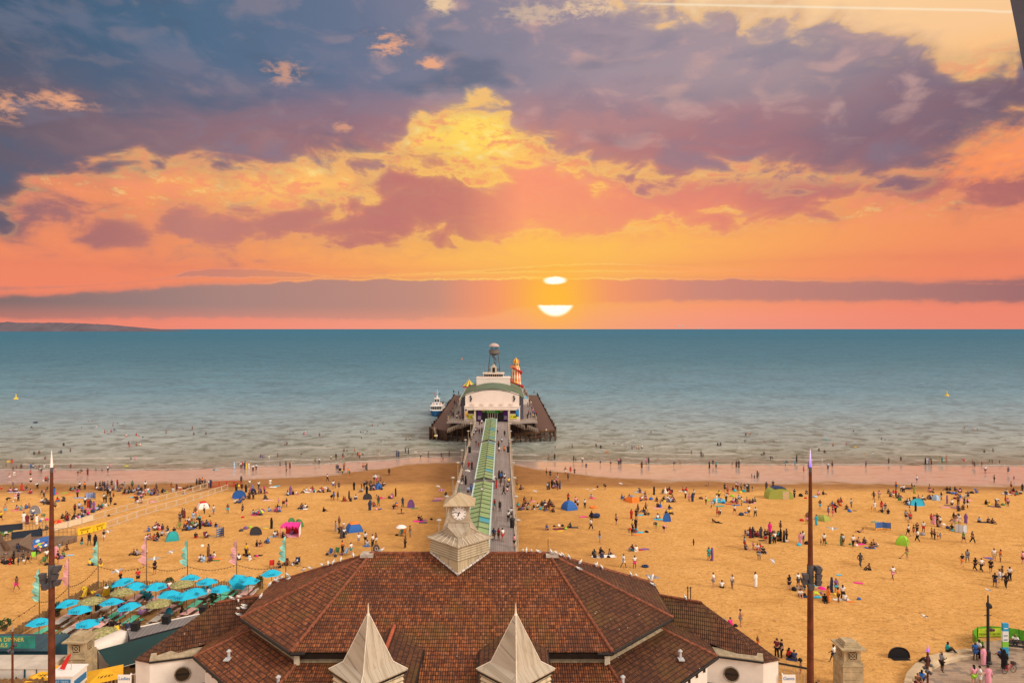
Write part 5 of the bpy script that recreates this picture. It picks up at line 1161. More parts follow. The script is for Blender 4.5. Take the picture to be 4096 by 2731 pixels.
# --- bar floor
m_ = bpy.data.materials.new('bar_floor'); m_.use_nodes = True; k = NT(m_.node_tree); b = k.n['Principled BSDF']; V = k.new('ShaderNodeTexCoord').outputs['Object']; s = k.new('ShaderNodeSeparateXYZ'); k.l.new(V, s.inputs[0])
st = k.m('ADD', k.m('SINE', k.m('MULTIPLY', k.m('MULTIPLY_ADD', s.outputs[1], .12, s.outputs[0]), 2.4)), k.m('MULTIPLY', k.m('SUBTRACT', k.noise(V, .5, 5, .65), .5), 3.5))
k.l.new(k.mix(k.ss(st, -.6, .9), k.mix(k.noise(V, 3, 4), (.46, .25, .085, 1), (.36, .19, .065, 1)), (.24, .115, .045, 1)), b.inputs['Base Color']); b.inputs['Roughness'].default_value = .95
a = MB(); a.face([(-50.2, 60, 4.306), (-20, 60, 4.306), (-20, 83, 4.306), (-49.3, 83, 4.306)]); tag(a.build('bar_floor', m_), kind='structure')
# --- picnic tables
def picnic(colname, col):
    m_ = mat('table_' + colname, col, .7, .15, 4)
    r = thing('picnic_table', 'x', 'picnic table', group=colname + ' picnic tables of the beach bar')
    a = MB()
    for j in range(5): a.box(-.32 + j * .16, 0, .72, .14, 1.9, .05)
    a.build('tabletop', m_, r)
    for s_ in (-1, 1):
        a = MB(); a.box(s_ * .62, 0, .42, .13, 1.9, .05); a.box(s_ * .78, 0, .42, .13, 1.9, .05); a.build('bench', m_, r)
    for s_ in (-1, 1):
        a = MB()
        for d in (-1, 1): a.cyl((d * .25, s_ * .6, .72), (d * .62, s_ * .6, 0), .05, n=4)
        a.box(0, s_ * .6, .36, 1.6, .08, .07); a.build('leg_frame', mat('table_frame', (.20, .12, .07), .8, .2), r)
    return r
tb = dict(pink=('P', (.76, .44, .42), [('R', 905, 680), ('R', 1010, 810), ('R', 1335, 805), ('R', 1765, 465), ('R', 2200, 600), ('R', 2060, 455), ('S', 690, 800), ('S', 1310, 590), ('S', 930, 785), ('S', 965, 565)]),
          grey=('G', (.50, .46, .42), [('R', 800, 760), ('R', 880, 890), ('R', 1395, 585), ('R', 1620, 600), ('R', 1930, 560), ('R', 2060, 725), ('S', 870, 620), ('S', 1175, 525), ('S', 1335, 555)]),
          mint=('T', (.12, .55, .38), [('R', 560, 895), ('R', 1455, 705), ('R', 1720, 745), ('S', 560, 665), ('S', 760, 720), ('S', 1035, 665), ('S', 1110, 585), ('R', 730, 1010)]))
for cn, (_, col, ps) in tb.items():
    t0 = picnic(cn, col); items = []
    for i, (c, x, y) in enumerate(ps):
        o = t0 if i == 0 else copy_tree(t0); X, Y, _ = at(*px(c, x, y), 4.95); o.location = (X, Y, 4.3); o.rotation_euler.z = R(-6 + rp.uniform(-5, 5)); items.append((o, px(c, x, y)[0]))
    ordinals(items, cn + ' slatted picnic table of the beach bar')
# --- bean bags, deckchairs, stools, balls
def simple(name, label, cat, mb_, mats, loc, rz=0.0, group=None, s=1.0):
    o = mb_.build(name, mats, None, loc=loc, rz=rz); o.scale = (s, s, s); return tag(o, label, cat, group)
items = []
bb = MB(); bb.ball((0, 0, .32), .48, .45, .33, 10, 6); bb.ball((-.05, .2, .62), .30, .26, .36, 9, 5)
for i, (c, x, y) in enumerate((('R', 1265, 535), ('R', 1410, 405), ('R', 1885, 465), ('R', 1950, 500), ('R', 2195, 700), ('S', 825, 615), ('S', 895, 600), ('S', 1020, 615))):
    X, Y, _ = at(*px(c, x, y), 4.35); items.append((simple('bean_bag', '', 'bean bag', bb, mat('bean_teal', (.02, .20, .28), .8, .15, 3), (X, Y, 4.3), i * .9, 'teal bean bags in the beach bar', 1.15), px(c, x, y)[0]))
ordinals(items, 'teal bean bag on the bar sand')
def deckchair(colr):
    r = thing('deckchair', 'x', 'deckchair')
    a = MB(); a.raw([(-.3, -.35, .32), (.3, -.35, .32), (.3, .05, .22), (-.3, .05, .22), (.3, .45, 1.0), (-.3, .45, 1.0)], [(0, 1, 2, 3), (3, 2, 4, 5)]); a.build('canvas', cl(colr), r)
    a = MB()
    for s_ in (-.33, .33): a.cyl((s_, -.45, .32), (s_, .4, 0), .03, n=5); a.cyl((s_, -.4, 0), (s_, .47, 1.05), .03, n=5)
    a.build('frame', mat('chair_wood', (.25, .14, .07), .7, .2), r); return r
items = []; d0 = deckchair('Y')
for i, (c, x, y) in enumerate((('R', 1185, 425), ('R', 1380, 455), ('R', 1845, 775), ('R', 1075, 468), ('R', 1545, 1000))):
    o = d0 if i == 0 else copy_tree(d0); X, Y, _ = at(*px(c, x, y), 4.3); o.location = (X, Y, 4.3); o.rotation_euler.z = 2.6 + i * 1.2; o.scale = (1.25,) * 3; o['group'] = 'yellow deckchairs of the beach bar'; items.append((o, px(c, x, y)[0]))
ordinals(items, 'yellow canvas deckchair in the beach bar')
items = []
for i, (c, x, y) in enumerate((('R', 1860, 665), ('R', 1155, 545), ('R', 1545, 690))):
    X, Y, _ = at(*px(c, x, y + 15), 4.3); a = MB(); a.ball((0, 0, .36), .5, .5, .36, 12, 7); a.mi = 1; a.ball((0, 0, .70), .17, .17, .05, 10, 4)
    items.append((simple('pouf', '', 'pouf', a, [mat('pouf_pink', (.45, .22, .50), .7, .5, 2.2), cl('Y')], (X, Y, 4.3), 0, 'tie dyed poufs in the beach bar', .95), px(c, x, y)[0]))
ordinals(items, 'round pink and blue tie dyed pouf')
items = []
def stool():
    r = thing('bar_stool', 'x', 'bar stool', group='white bar stools by the paling fence')
    MB().box(0, 0, .72, .42, .42, .05).build('seat', mat('stool_white', (.75, .73, .70), .5, .05), r)
    for sx_ in (-1, 1):
        for sy_ in (-1, 1): MB().cyl((sx_ * .15, sy_ * .15, .73), (sx_ * .24, sy_ * .24, 0), .03, n=5).build('leg', mat('stool_white', (.75, .73, .70)), r)
    return r
s0 = stool()
for i, (c, x, y) in enumerate((('R', 1575, 350), ('R', 1850, 370), ('R', 1975, 365))):
    o = s0 if i == 0 else copy_tree(s0); X, Y, _ = at(*px(c, x, y), 4.3); o.location = (X, Y, 4.3); items.append((o, px(c, x, y)[0]))
ordinals(items, 'white bar stool by the paling fence')
# --- paling fence
FEN = mat('chestnut_paling', (.22, .135, .065), .9, .4, 6)
def paling(x0, y0, x1, y1, label):
    r = thing('paling_fence', label, 'fence', (x0, y0, 4.2)); L_ = math.hypot(x1 - x0, y1 - y0); n = int(L_ / .20); rr2 = random.Random(9)
    a = MB()
    for i in range(n + 1):
        t = i / n; h = 1.12 + rr2.uniform(-.1, .12); a.box(x0 + (x1 - x0) * t, y0 + (y1 - y0) * t, 4.2, .10, .06, h, rr2.uniform(-.3, .3))
    part(a, 'palings', FEN, r)
    a = MB()
    for z in (4.55, 5.1): a.cyl((x0, y0, z), (x1, y1, z), .03, n=5)
    part(a, 'rail', FEN, r)
paling(-49.2, 83.2, -29.2, 83.2, 'chestnut paling fence along the beach side of the parasol bar'); paling(-50.3, 67, -49.3, 83.1, 'chestnut paling fence climbing along the east side of the parasol bar')
# --- feather flags on poles and strings of bulbs between them
fl = [(-50.2, 68.2, 'T', 167, 2273, 2406), (-49.9, 78.6, 'P', 275, 2230, 2345), (-49.3, 83.3, 'T', 375, 2160, 2264), (-43.4, 83.3, 'P', 575, 2146, 2261), (-38.4, 83.3, 'T', 760, 2156, 2264), (-32.4, 83.3, 'P', 930, 2155, 2257), (-26.4, 83.3, 'T', 1130, 2140, 2247)]
fl[0] = (-49.9, 73.6, 'T', 167, 2273, 2406)
FT = mat('flag_teal', (.28, .62, .52), .8, .55, .9); FP = mat('flag_pink', (.85, .38, .38), .8, .35, .9)
tops = []
for i, (X, Y, c, x, yt, yb) in enumerate(fl):
    r = thing('feather_flag', '', 'flag', (X, Y, 4.2), group='feather flags round the parasol bar'); zt = CH - (yt - CY) * Y / F; zb = CH - (yb - CY) * Y / F
    a = MB(); a.cyl((X, Y, 4.2), (X, Y, zb + .2), .06, .05, 7); a.cyl((X, Y, zb + .2), (X, Y, zt), .03, .015, 6); part(a, 'pole', POLE, r)
    a = MB(); n = 12; prev = None
    for j in range(n + 1):
        t = j / n; z = zb + (zt - zb) * t; wd = 1.2 * (1 - t) ** .55 * (.75 + .25 * math.sin(j * 2.3 + i)) * (1 if t > .1 else .55 + 4 * t); dy = .12 * math.sin(j * 1.1 + i)
        cur = ((X, Y, z), (X - wd, Y + dy, z + .15 * wd))
        if prev: a.face([prev[0], cur[0], cur[1], prev[1]])
        prev = cur
    part(a, 'banner', FT if c == 'T' else FP, r); tops.append((X, Y, min(zb, 7.3)))
    r['label'] = ('tattered teal feather flag nearest to the rusty mast', 'tattered pink feather flag beside the rusty mast', 'tattered teal feather flag at the corner of the paling fence', 'tattered pink feather flag on the beach fence, next to the corner', 'tattered teal feather flag in the middle of the beach fence', 'tattered pink feather flag on the beach fence, nearer the pavilion', 'tattered teal feather flag at the pavilion end of the beach fence')[i]
tops = [(-50.4, 62.0, 6.9)] + tops + [(-15.0, 83.3, 7.2)]
for i, (p, q) in enumerate(zip(tops[:-1], tops[1:])):
    a = MB(); bl = MB(); n = 16; pp = None
    for j in range(n + 1):
        t = j / n; z = p[2] + (q[2] - p[2]) * t - .55 * math.sin(math.pi * t); c = (p[0] + (q[0] - p[0]) * t, p[1] + (q[1] - p[1]) * t, z)
        if pp: a.cyl(pp, c, .018, n=4)
        if 0 < j < n: bl.ball((c[0], c[1], c[2] - .07), .055, n=5, m=4)
        pp = c
    r = thing('bulb_string', 'sagging string of dark bulbs over the bar fence, ' + ORD[i] + ' span from the left', 'string lights', p, group='bulb strings round the parasol bar')
    part(a, 'cable', BLK, r); b2 = part(bl, 'bulbs', mat('bulb_dark', (.05, .03, .02), .4, 0), r); b2['kind'] = 'stuff'
# --- long hut with grey roof, vents and green canvas awning
hut = thing('bar_hut', 'long bar hut with ribbed grey roof, black vents and a dark green canvas awning', 'hut', (-33, 64, 4.3))
z7 = 7.2; A1, A2 = at(509, 2517, z7), at(845, 2444, z7); B1, B2 = at(521, 2556, 7.0), at(836, 2474, 7.0); A3 = tuple(Vector(A2) + (Vector(A2) - Vector(A1)) * .35); B3 = tuple(Vector(B2) + (Vector(B2) - Vector(B1)) * .35)
RIB = plank_mat('ribbed_grey_roof', (.15, .135, .14, 1), (.21, .19, .19, 1), 0.35)
a = MB(); a.face([B1, B3, A3, A1]); part(a, 'roof', RIB, hut)
a = MB(); a.cyl(A1, A3, .08, n=5); part(a, 'ridge_trim', WHITE, hut)
a = MB(); dn = lambda p, z: (p[0], p[1], z)
for p, q in ((A3, A1), (A1, B1), (B1, B3)): a.face([dn(p, 4.3), dn(q, 4.3), q, p])
part(a, 'wall', mat('hut_dark', (.02, .022, .03), .7, .2), hut)
for i, (c, x, y) in enumerate((('R', 1768, 880), ('R', 2170, 790), ('S', 845, 820))):
    X, Y, Z = at(*px(c, x, y), 7.1); a = MB(); a.box(X, Y, 7.05, .62, .62, .75); a.box(X, Y, 7.8, .72, .72, .10); part(a, 'roof_vent', mat('vent_black', (.014, .014, .016), .6, .2), hut)
Cc1, Cc2, Cd1, Cd2 = at(391, 2598, 7.0), at(845, 2478, 6.95), at(454, 2676, 6.2), at(760, 2590, 6.2)
CANV = mat('green_canvas', (.008, .036, .038), .7, .25, .35)
a = MB(); n = 8
for j in range(n):
    t0, t1 = j / n, (j + 1) / n; L_ = lambda p, q, t: tuple(Vector(p).lerp(Vector(q), t)); sg = lambda t, p: (p[0], p[1], p[2] - .18 * math.sin(math.pi * t))
    M0, M1 = sg(.5, L_(L_(Cc1, Cc2, t0), L_(Cd1, Cd2, t0), .5)), sg(.5, L_(L_(Cc1, Cc2, t1), L_(Cd1, Cd2, t1), .5))
    a.face([L_(Cd1, Cd2, t0), L_(Cd1, Cd2, t1), M1, M0], smooth=True); a.face([M0, M1, L_(Cc1, Cc2, t1), L_(Cc1, Cc2, t0)], smooth=True)
part(a, 'awning', CANV, hut)
a = MB(); a.cyl(Cd1, Cd2, .035, n=5); a.cyl(tuple(Vector(Cc1).lerp(Vector(Cd1), .72) + Vector((2, .6, .1))), tuple(Vector(Cc1).lerp(Vector(Cd1), .55) + Vector((4.2, 1.6, .1))), .02, n=5); part(a, 'awning_edge', mat('edge_pale', (.45, .42, .38), .6), hut)
for p in (Cd1, Cc1, tuple(Vector(Cd1).lerp(Vector(Cd2), .5))): part(MB().cyl((p[0], p[1], 4.3), p, .05, n=5), 'post', mat('hut_dark', (.02, .022, .03)), hut)
# --- caravan
cv = thing('food_caravan', 'white rounded food caravan behind the carved stone pillar', 'caravan', (-37.4, 63.6, 4.3), R(-25))
a = MB(); prof = [(-1.05, .5), (-1.1, 1.9), (-.95, 2.45), (-.6, 2.68), (.6, 2.68), (.95, 2.45), (1.1, 1.9), (1.05, .5)]
m0 = len(prof)
a.raw([(x, -2.4, z) for x, z in prof] + [(x * .97, 2.4, z) for x, z in prof], [(i, i + 1, m0 + i + 1, m0 + i) for i in range(m0 - 1)], True); a.face([(x, -2.4, z) for x, z in prof][::-1]); a.face([(x * .97, 2.4, z) for x, z in prof])
a.build('body', mat('caravan_white', (.72, .66, .60), .4, .08, 1), cv)
MB().box(-.4, -1.2, 2.68, .8, .6, .14).build('roof_hatch', mat('hatch_grey', (.35, .33, .31), .5), cv)
for sy_ in (-.5, .5):
    for s_ in (-1, 1): MB().cyl((s_ * 1.0, sy_, .33), (s_ * .8, sy_, .33), .33, n=14).build('wheel', BLK, cv)
# --- teal cocktail hut with banner
tl = thing('cocktail_hut', 'dark teal hut with a lunch dinner cocktails banner along its roof', 'hut', (-46, 63, 4.3))
TEAL = mat('hut_teal', (.012, .055, .085), .7, .15, 1); 
a = MB(); a.box(-45.6, 62.75, 4.3, 9.6, 2.6, 2.75); part(a, 'wall', TEAL, tl)
a = MB(); a.hexa([(-50.6, 61.3, 7.05), (-40.7, 61.3, 7.05), (-40.7, 64.2, 7.05), (-50.6, 64.2, 7.05)], [(-50.6, 61.3, 7.12), (-40.7, 61.3, 7.12), (-40.7, 64.2, 7.35), (-50.6, 64.2, 7.35)]); part(a, 'roof', plank_mat('teal_roof_boards', (.015, .05, .075, 1), (.03, .08, .11, 1), .3), tl)
a = MB(); a.box(-44.3, 61.0, 7.5, 5.1, .08, 1.08); bn = part(a, 'banner', mat('banner_teal', (.02, .19, .16), .7, .3, 1.2), tl)
for z, tx_ in ((8.28, 'LUNCH & DINNER'), (7.78, 'COCKTAILS')):
    o = text_mesh('lettering', tx_, .50, mat('letter_gold', (.62, .50, .10), .6, 0), bn, (0, 0, 0), (R(90), 0, 0), .005); o.location = (46 - 44.75 - (0 if z > 8 else .75), 60.94 - 63, z - 4.3)
a = MB(); a.box(-41.6, 61.42, 4.4, .7, .05, 2.2); part(a, 'door', mat('door_teal_dark', (.008, .02, .03), .6), tl)
# white store box, reed fence
st_ = thing('storage_box', 'long flat roofed white storage box in front of the teal hut', 'container', (-43, 59.2, 4.3))
a = MB(); a.box(-43.2, 59.3, 4.3, 9.0, 2.4, 2.75); part(a, 'body', mat('box_white', (.66, .60, .54), .6, .1, .7), st_); a = MB(); a.box(-43.2, 59.3, 7.05, 9.1, 2.5, .08); part(a, 'roof', mat('box_roof', (.50, .44, .38), .8, .2, .8), st_)
a = MB(); a.box(-40.6, 58.06, 4.5, .1, .06, 2.6); a.box(-39.6, 58.06, 4.5, .05, .06, 2.6); part(a, 'door_seam', TEAL, st_)
fr2 = thing('reed_fence', 'brown reed fence along the promenade below the white box', 'fence', (-43, 57.2, 4.3)); a = MB()
for i in range(58): a.box(-47.6 + i * .16, 57.2, 4.3, .15, .06, 2.42 + .06 * math.sin(i * 1.9))
part(a, 'reed_panel', FEN, fr2); a = MB()
for i in range(5): a.box(-47.4 + i * 2.2, 57.3, 4.3, .1, .1, 2.5)
part(a, 'post', PILE, fr2)
# yellow square parasols
ye = []
for i, (X, Y, rz) in enumerate(((-38.9, 58.6, .2), (-33.9, 58.3, .5))):
    r = thing('square_parasol', ('yellow square parasol with dark print between the mast and the stone pillar', 'yellow square parasol with dark print under the green awning')[i], 'parasol', (X, Y, 4.3), rz, 'yellow square parasols')
    a = MB(); c = [(-1.35, -1.35, 2.2), (1.35, -1.35, 2.2), (1.35, 1.35, 2.2), (-1.35, 1.35, 2.2)]
    for k in range(4): a.face([c[k], c[(k + 1) % 4], (0, 0, 2.75)])
    a.build('canopy', mat('parasol_yellow', (.80, .42, .02), .7, .1), r); MB().cyl((0, 0, 0), (0, 0, 2.75), .04, n=6).build('pole', POLE, r)
    a = MB()
    for j in range(12): u = -.5 + j * .09; a.cyl((u, -.85 + .12 * math.sin(j * 2), 2.42), (u + .07, -.75 + .12 * math.sin(j * 2 + 1), 2.46), .03, n=4)
    a.build('printed_emblem', BLK, r)
# boat trips kiosk
kx, ky = -36.0, 56.6
ki = thing('ticket_kiosk', 'small white ticket kiosk with a blue boat trips sign and a red flag', 'kiosk', (kx, ky, 4.3))
a = MB(); a.box(kx, ky, 4.3, 2.0, 1.9, 3.35); part(a, 'body', mat('kiosk_white', (.76, .74, .72), .5, .05), ki); a = MB(); a.box(kx, ky, 7.65, 2.16, 2.06, .12); part(a, 'roof', mat('kiosk_white', (.76, .74, .72)), ki)
a = MB(); a.box(kx - .05, ky - .98, 6.75, 1.75, .05, .72); sg = part(a, 'sign', mat('kiosk_blue', (.02, .17, .40), .5, 0), ki)
text_mesh('lettering', 'BOAT TRIPS', .27, mat('letter_pale', (.45, .55, .65), .6, 0), sg, (-.05, -1.015, 2.98), (R(90), 0, 0), .004)
part(MB().box(kx - .05, ky - 1.0, 5.0, 1.3, .05, 1.68), 'serving_hatch', mat('hatch_cream', (.70, .62, .56), .6, .05), ki)
a = MB(); a.box(kx + 1.03, ky, 6.75, .05, 1.6, .5); part(a, 'side_sign', mat('kiosk_blue', (.02, .17, .40)), ki); a = MB(); a.box(kx + 1.02, ky - .1, 5.3, .05, .9, 1.1); part(a, 'window', mat('dark_glass', (.02, .02, .022)), ki)
a = MB(); a.cyl((kx + .25, ky, 7.7), (kx + .35, ky, 9.4), .02, n=5); part(a, 'flag_pole', RAIL, ki)
a = MB(); a.face([(kx + .3, ky, 9.1), (kx + .05, ky - .1, 9.0), (kx - .55, ky - .25, 8.0), (kx - .15, ky - .2, 7.85)]); part(a, 'flag', cl('R'), ki)
# white railing by the east wing
def bar_rail(name, label, pts, z0, z1, material, step=.28, top=.035):
    r = thing(name, label, 'railing', (pts[0][0], pts[0][1], z0)); a = MB(); t_ = MB()
    for (x0, y0), (x1, y1) in zip(pts[:-1], pts[1:]):
        n = max(2, int(math.hypot(x1 - x0, y1 - y0) / step))
        for i in range(n + 1): a.cyl((x0 + (x1 - x0) * i / n, y0 + (y1 - y0) * i / n, z0), (x0 + (x1 - x0) * i / n, y0 + (y1 - y0) * i / n, z1), .022, n=4)
        t_.cyl((x0, y0, z1), (x1, y1, z1), top, n=6); t_.cyl((x0, y0, z0 + .12), (x1, y1, z0 + .12), .03, n=5)
    part(a, 'bars', material, r); part(t_, 'handrail', material, r); return r
bar_rail('ramp_railing', 'white barred railing between the green awning and the east wing', [(-33.6, 57.6), (-30.4, 58.8)], 5.2, 6.5, WHITE)
rr3 = bar_rail('ramp_railing', 'railing with a dark handrail beside the west wing', [(23.6, 60.8), (27.0, 59.3)], 4.9, 6.35, mat('rail_cream', (.55, .46, .36), .6), .22)
a = MB(); a.cyl((23.6, 60.8, 6.45), (27.0, 59.3, 6.45), .09, n=6); part(a, 'top_rail', BLK, rr3)
# --- plaza, curved seat wall, furniture at the right
PAVE = bpy.data.materials.new('paving'); PAVE.use_nodes = True; k = NT(PAVE.node_tree); b = k.n['Principled BSDF']
V = k.new('ShaderNodeTexCoord').outputs['Object']; br = k.new('ShaderNodeTexBrick'); k.l.new(V, br.inputs['Vector']); br.inputs['Scale'].default_value = 1.0
br.inputs['Color1'].default_value = (.40, .29, .21, 1); br.inputs['Color2'].default_value = (.33, .235, .17, 1); br.inputs['Mortar'].default_value = (.24, .17, .12, 1); br.inputs['Mortar Size'].default_value = .02; br.inputs['Brick Width'].default_value = .6; br.inputs['Row Height'].default_value = .4
s = k.new('ShaderNodeSeparateXYZ'); k.l.new(V, s.inputs[0]); wn = k.new('ShaderNodeTexWhiteNoise', noise_dimensions='2D'); fy_ = k.m('FLOOR', k.m('DIVIDE', s.outputs[1], .4))
k.l.new(k.comb(k.m('FLOOR', k.m('DIVIDE', k.m('MULTIPLY_ADD', fy_, .43, s.outputs[0]), .85)), fy_), wn.inputs['Vector'])
c = k.mix(k.m('MULTIPLY', k.ss(wn.outputs['Value'], .80, .82), .7), br.outputs[0], (.14, .12, .115, 1))
rad = k.m('SQRT', k.m('ADD', k.m('POWER', k.m('SUBTRACT', s.outputs[0], 50), 2), k.m('POWER', k.m('SUBTRACT', s.outputs[1], 53), 2)))
c = k.mix(k.m('MULTIPLY', k.ss(k.m('ABSOLUTE', k.m('SUBTRACT', rad, 11.0)), .28, .2), .7), c, (.16, .12, .10, 1))
k.l.new(k.mix(k.m('MULTIPLY', k.noise(V, .8, 4), .35), c, (.25, .17, .11, 1)), b.inputs['Base Color']); b.inputs['Roughness'].default_value = .85
arcp = [(3612, 2760), (3617, 2720), (3627, 2688), (3660, 2652), (3714, 2620), (3790, 2601), (3862, 2592), (3925, 2594), (3965, 2606)]
arcw = [at(x, y, 4.85)[:2] for x, y in arcp]
inner = []
for i, p in enumerate(arcw):
    a_, b_ = Vector(arcw[max(0, i - 1)]), Vector(arcw[min(len(arcw) - 1, i + 1)]); t = (b_ - a_).normalized(); inner.append((p[0] + t.y * .55, p[1] - t.x * .55))
inner2 = []
for i, p in enumerate(inner):
    a_, b_ = Vector(inner[max(0, i - 1)]), Vector(inner[min(len(inner) - 1, i + 1)]); t = (b_ - a_).normalized(); inner2.append((p[0] + t.y * .5, p[1] - t.x * .5))
sw = thing('seat_wall', 'curved pale stone seat wall round the paved terrace', 'seat wall', (arcw[4][0], arcw[4][1], 4.3))
a = MB(); a2 = MB()
for i in range(len(arcw) - 1):
    a.prism([arcw[i], inner[i], inner[i + 1], arcw[i + 1]], 4.2, 4.85); a2.prism([inner[i], inner2[i], inner2[i + 1], inner[i + 1]], 4.2, 4.62)
part(a, 'wall', mat('seat_stone', (.50, .385, .25), .9, .2, 1.0), sw); part(a2, 'seat', mat('seat_stone_pale', (.58, .46, .31), .9, .15, 1.0), sw)
a = MB(); a.face([(x, y, 4.31) for x, y in [(arcw[0][0] + .3, 48)] + inner + [(47.2, 66.8), (48.5, 69.2), (51.8, 69.8), (62, 69), (70, 60), (70, 48)]][::-1])
pv = a.build('plaza_paving', PAVE); tag(pv, kind='structure')
# street lamp with gull, totem, banner barrier, bench, bicycle
lx, ly = 46.1, 64.8
lp = thing('promenade_lamp', 'tall black promenade lamp post with a gull on its tip, on the paved terrace', 'lamp post', (lx, ly, 4.3))
IRON = mat('black_iron', (.022, .02, .024), .5, .2)
a = MB(); a.lathe([(.34, 4.3), (.34, 4.45), (.24, 4.55), (.24, 5.4), (.2, 5.5), (.13, 5.6), (.12, 9.6), (.16, 9.65), (.16, 10.0), (.08, 10.05), (.06, 10.75)], (lx, ly, 0), 12); part(a, 'pole', IRON, lp)
a = MB(); a.cyl((lx - .35, ly, 8.85), (lx + .35, ly, 8.85), .035, n=5); part(a, 'cross_arm', IRON, lp)
a = MB(); a.ball((lx + .2, ly, 9.7), .19, .19, .24); part(a, 'speaker', IRON, lp)
to = thing('info_totem', 'blue, white and green information totem beside the banner barrier', 'sign', (48.75, 66.2, 4.3))
for z0, z1, nm, cc in ((4.3, 5.2, 'totem_blue', (.02, .30, .55)), (5.2, 5.75, 'totem_green', (.20, .50, .05)), (5.75, 6.75, 'totem_white', (.70, .70, .68)), (6.75, 7.5, 'totem_blue', (.02, .30, .55))):
    a = MB(); a.box(48.75, 66.2, z0, .56, .2, z1 - z0); part(a, 'panel', mat(nm, cc, .5, .05), to)
for z in (7.0, 6.3, 5.9): part(MB().box(48.75, 66.08, z, .36, .03, .07), 'lettering', mat('totem_ink', (.7, .72, .7) if z > 6.75 else (.05, .1, .2), .6, 0) if z < 6.75 else mat('totem_pale', (.7, .72, .7), .6, 0), to)
bw = thing('banner_barrier', 'curved green banner barrier with monkey world lettering at the terrace edge', 'barrier', (49, 69, 4.3))
bp2 = [(46.9, 66.6), (47.1, 68.0), (47.7, 69.2), (48.7, 70.0), (50, 70.3), (51.4, 70.1), (52.6, 69.5), (54.2, 68.2), (55.5, 66.8)]
a = MB()
for p, q in zip(bp2[:-1], bp2[1:]): a.face([(p[0], p[1], 4.35), (q[0], q[1], 4.35), (q[0], q[1], 5.45), (p[0], p[1], 5.45)])
part(a, 'banner', mat('banner_lime', (.10, .36, .02), .6, .5, 2.2), bw)
a = MB(); a.face([(48.75, 69.93, 4.5), (51.3, 70.05, 4.5), (51.3, 70.05, 5.35), (48.75, 69.93, 5.35)]); pn = part(a, 'lettered_panel', mat('panel_lime', (.42, .55, .03), .6, .3, 2), bw)
text_mesh('lettering', 'MONKEY WORLD', .31, mat('letter_dark_green', (.01, .07, .01), .6, 0), pn, (1.05, .88, .48), (R(90), 0, R(2)), .004)
a = MB()
for x, z, r_ in ((49.8, 5.18, .16), (50.05, 5.22, .19), (50.3, 5.18, .16)): a.ball((x, 69.9, z), r_, .04, r_ * .9)
sub(a, 'printed_emblem', mat('emblem_brown', (.10, .03, .06), .7, .5, 8), pn)
for i, p in enumerate(bp2): part(MB().cyl((p[0], p[1], 4.3), (p[0], p[1], 5.5), .03, n=5), 'post', IRON, bw)
be = thing('park_bench', 'dark slatted park bench inside the banner barrier', 'bench', (50.6, 67.3, 4.3), R(-15))
a = MB()
for j in range(4): a.box(0, -.2 + j * .13, .45, 1.7, .1, .04)
a.build('seat', IRON, be); a = MB()
for j in range(3): a.box(0, .28, .58 + j * .14, 1.7, .04, .1)
a.build('backrest', IRON, be)
for s_ in (-.75, .75): a = MB(); a.box(s_, -.18, 0, .06, .06, .45); a.box(s_, .26, 0, .06, .06, .95); a.build('leg', IRON, be)
bi = thing('bicycle', 'red bicycle parked at the foot of the promenade lamp', 'bicycle', (46.7, 62.9, 4.31), R(15))
for s_ in (-.52, .52):
    a = MB()
    for k_ in range(16): a.cyl((s_ + .33 * math.cos(k_ * math.pi / 8), 0, .34 + .33 * math.sin(k_ * math.pi / 8)), (s_ + .33 * math.cos((k_ + 1) * math.pi / 8), 0, .34 + .33 * math.sin((k_ + 1) * math.pi / 8)), .022, n=4)
    for k_ in range(6): a.cyl((s_, 0, .34), (s_ + .32 * math.cos(k_ * math.pi / 3), 0, .34 + .32 * math.sin(k_ * math.pi / 3)), .006, n=3)
    a.build('wheel', BLK, bi)
a = MB()
for p, q in (((-.52, .34), (-.05, .34)), ((-.52, .34), (-.18, .82)), ((-.05, .34), (-.18, .82)), ((-.05, .34), (.35, .8)), ((-.18, .78), (.35, .8)), ((.35, .8), (.52, .34)), ((.35, .8), (.33, .98))): a.cyl((p[0], 0, p[1]), (q[0], 0, q[1]), .024, n=5)
a.build('frame', mat('bike_red', (.5, .02, .03), .4), bi); MB().box(-.2, 0, .84, .26, .13, .06).build('saddle', BLK, bi); MB().cyl((.33, -.25, 1.0), (.33, .25, 1.0), .02, n=5).build('handlebar', BLK, bi)
MB().box(.5, 0, .75, .3, .34, .25).build('basket', mat('basket_dark', (.05, .05, .05), .8), bi)
# --- plants in the bar
def bush(x, y, h, rad, label, seed, col=(.05, .11, .03)):
    r = thing('bar_plant', label, 'plant', (x, y, 4.3)); q = random.Random(seed); a = MB()
    for i in range(170):
        d = Vector((q.gauss(0, 1), q.gauss(0, 1), q.gauss(0, .8))).normalized() * q.uniform(.3, 1) ** .5; c = Vector((x + d.x * rad, y + d.y * rad, 4.3 + h * .62 + d.z * h * .42))
        u = Vector((q.gauss(0, 1), q.gauss(0, 1), q.gauss(0, 1))).normalized() * .16; v = Vector((q.gauss(0, 1), q.gauss(0, 1), q.gauss(0, 1))).normalized() * .09; a.face([c - u, c + v, c + u, c - v])
    part(a, 'foliage', mat('leaf_%d' % (seed % 3), col, .7, .5, 4), r); part(MB().cyl((x, y, 4.3), (x, y, 4.3 + h * .7), .05, .03, 6), 'stem', POLE, r); part(MB().lathe([(.2, 0), (.28, .35)], (x, y, 4.3), 8), 'pot', mat('pot_brown', (.12, .07, .05), .8), r)
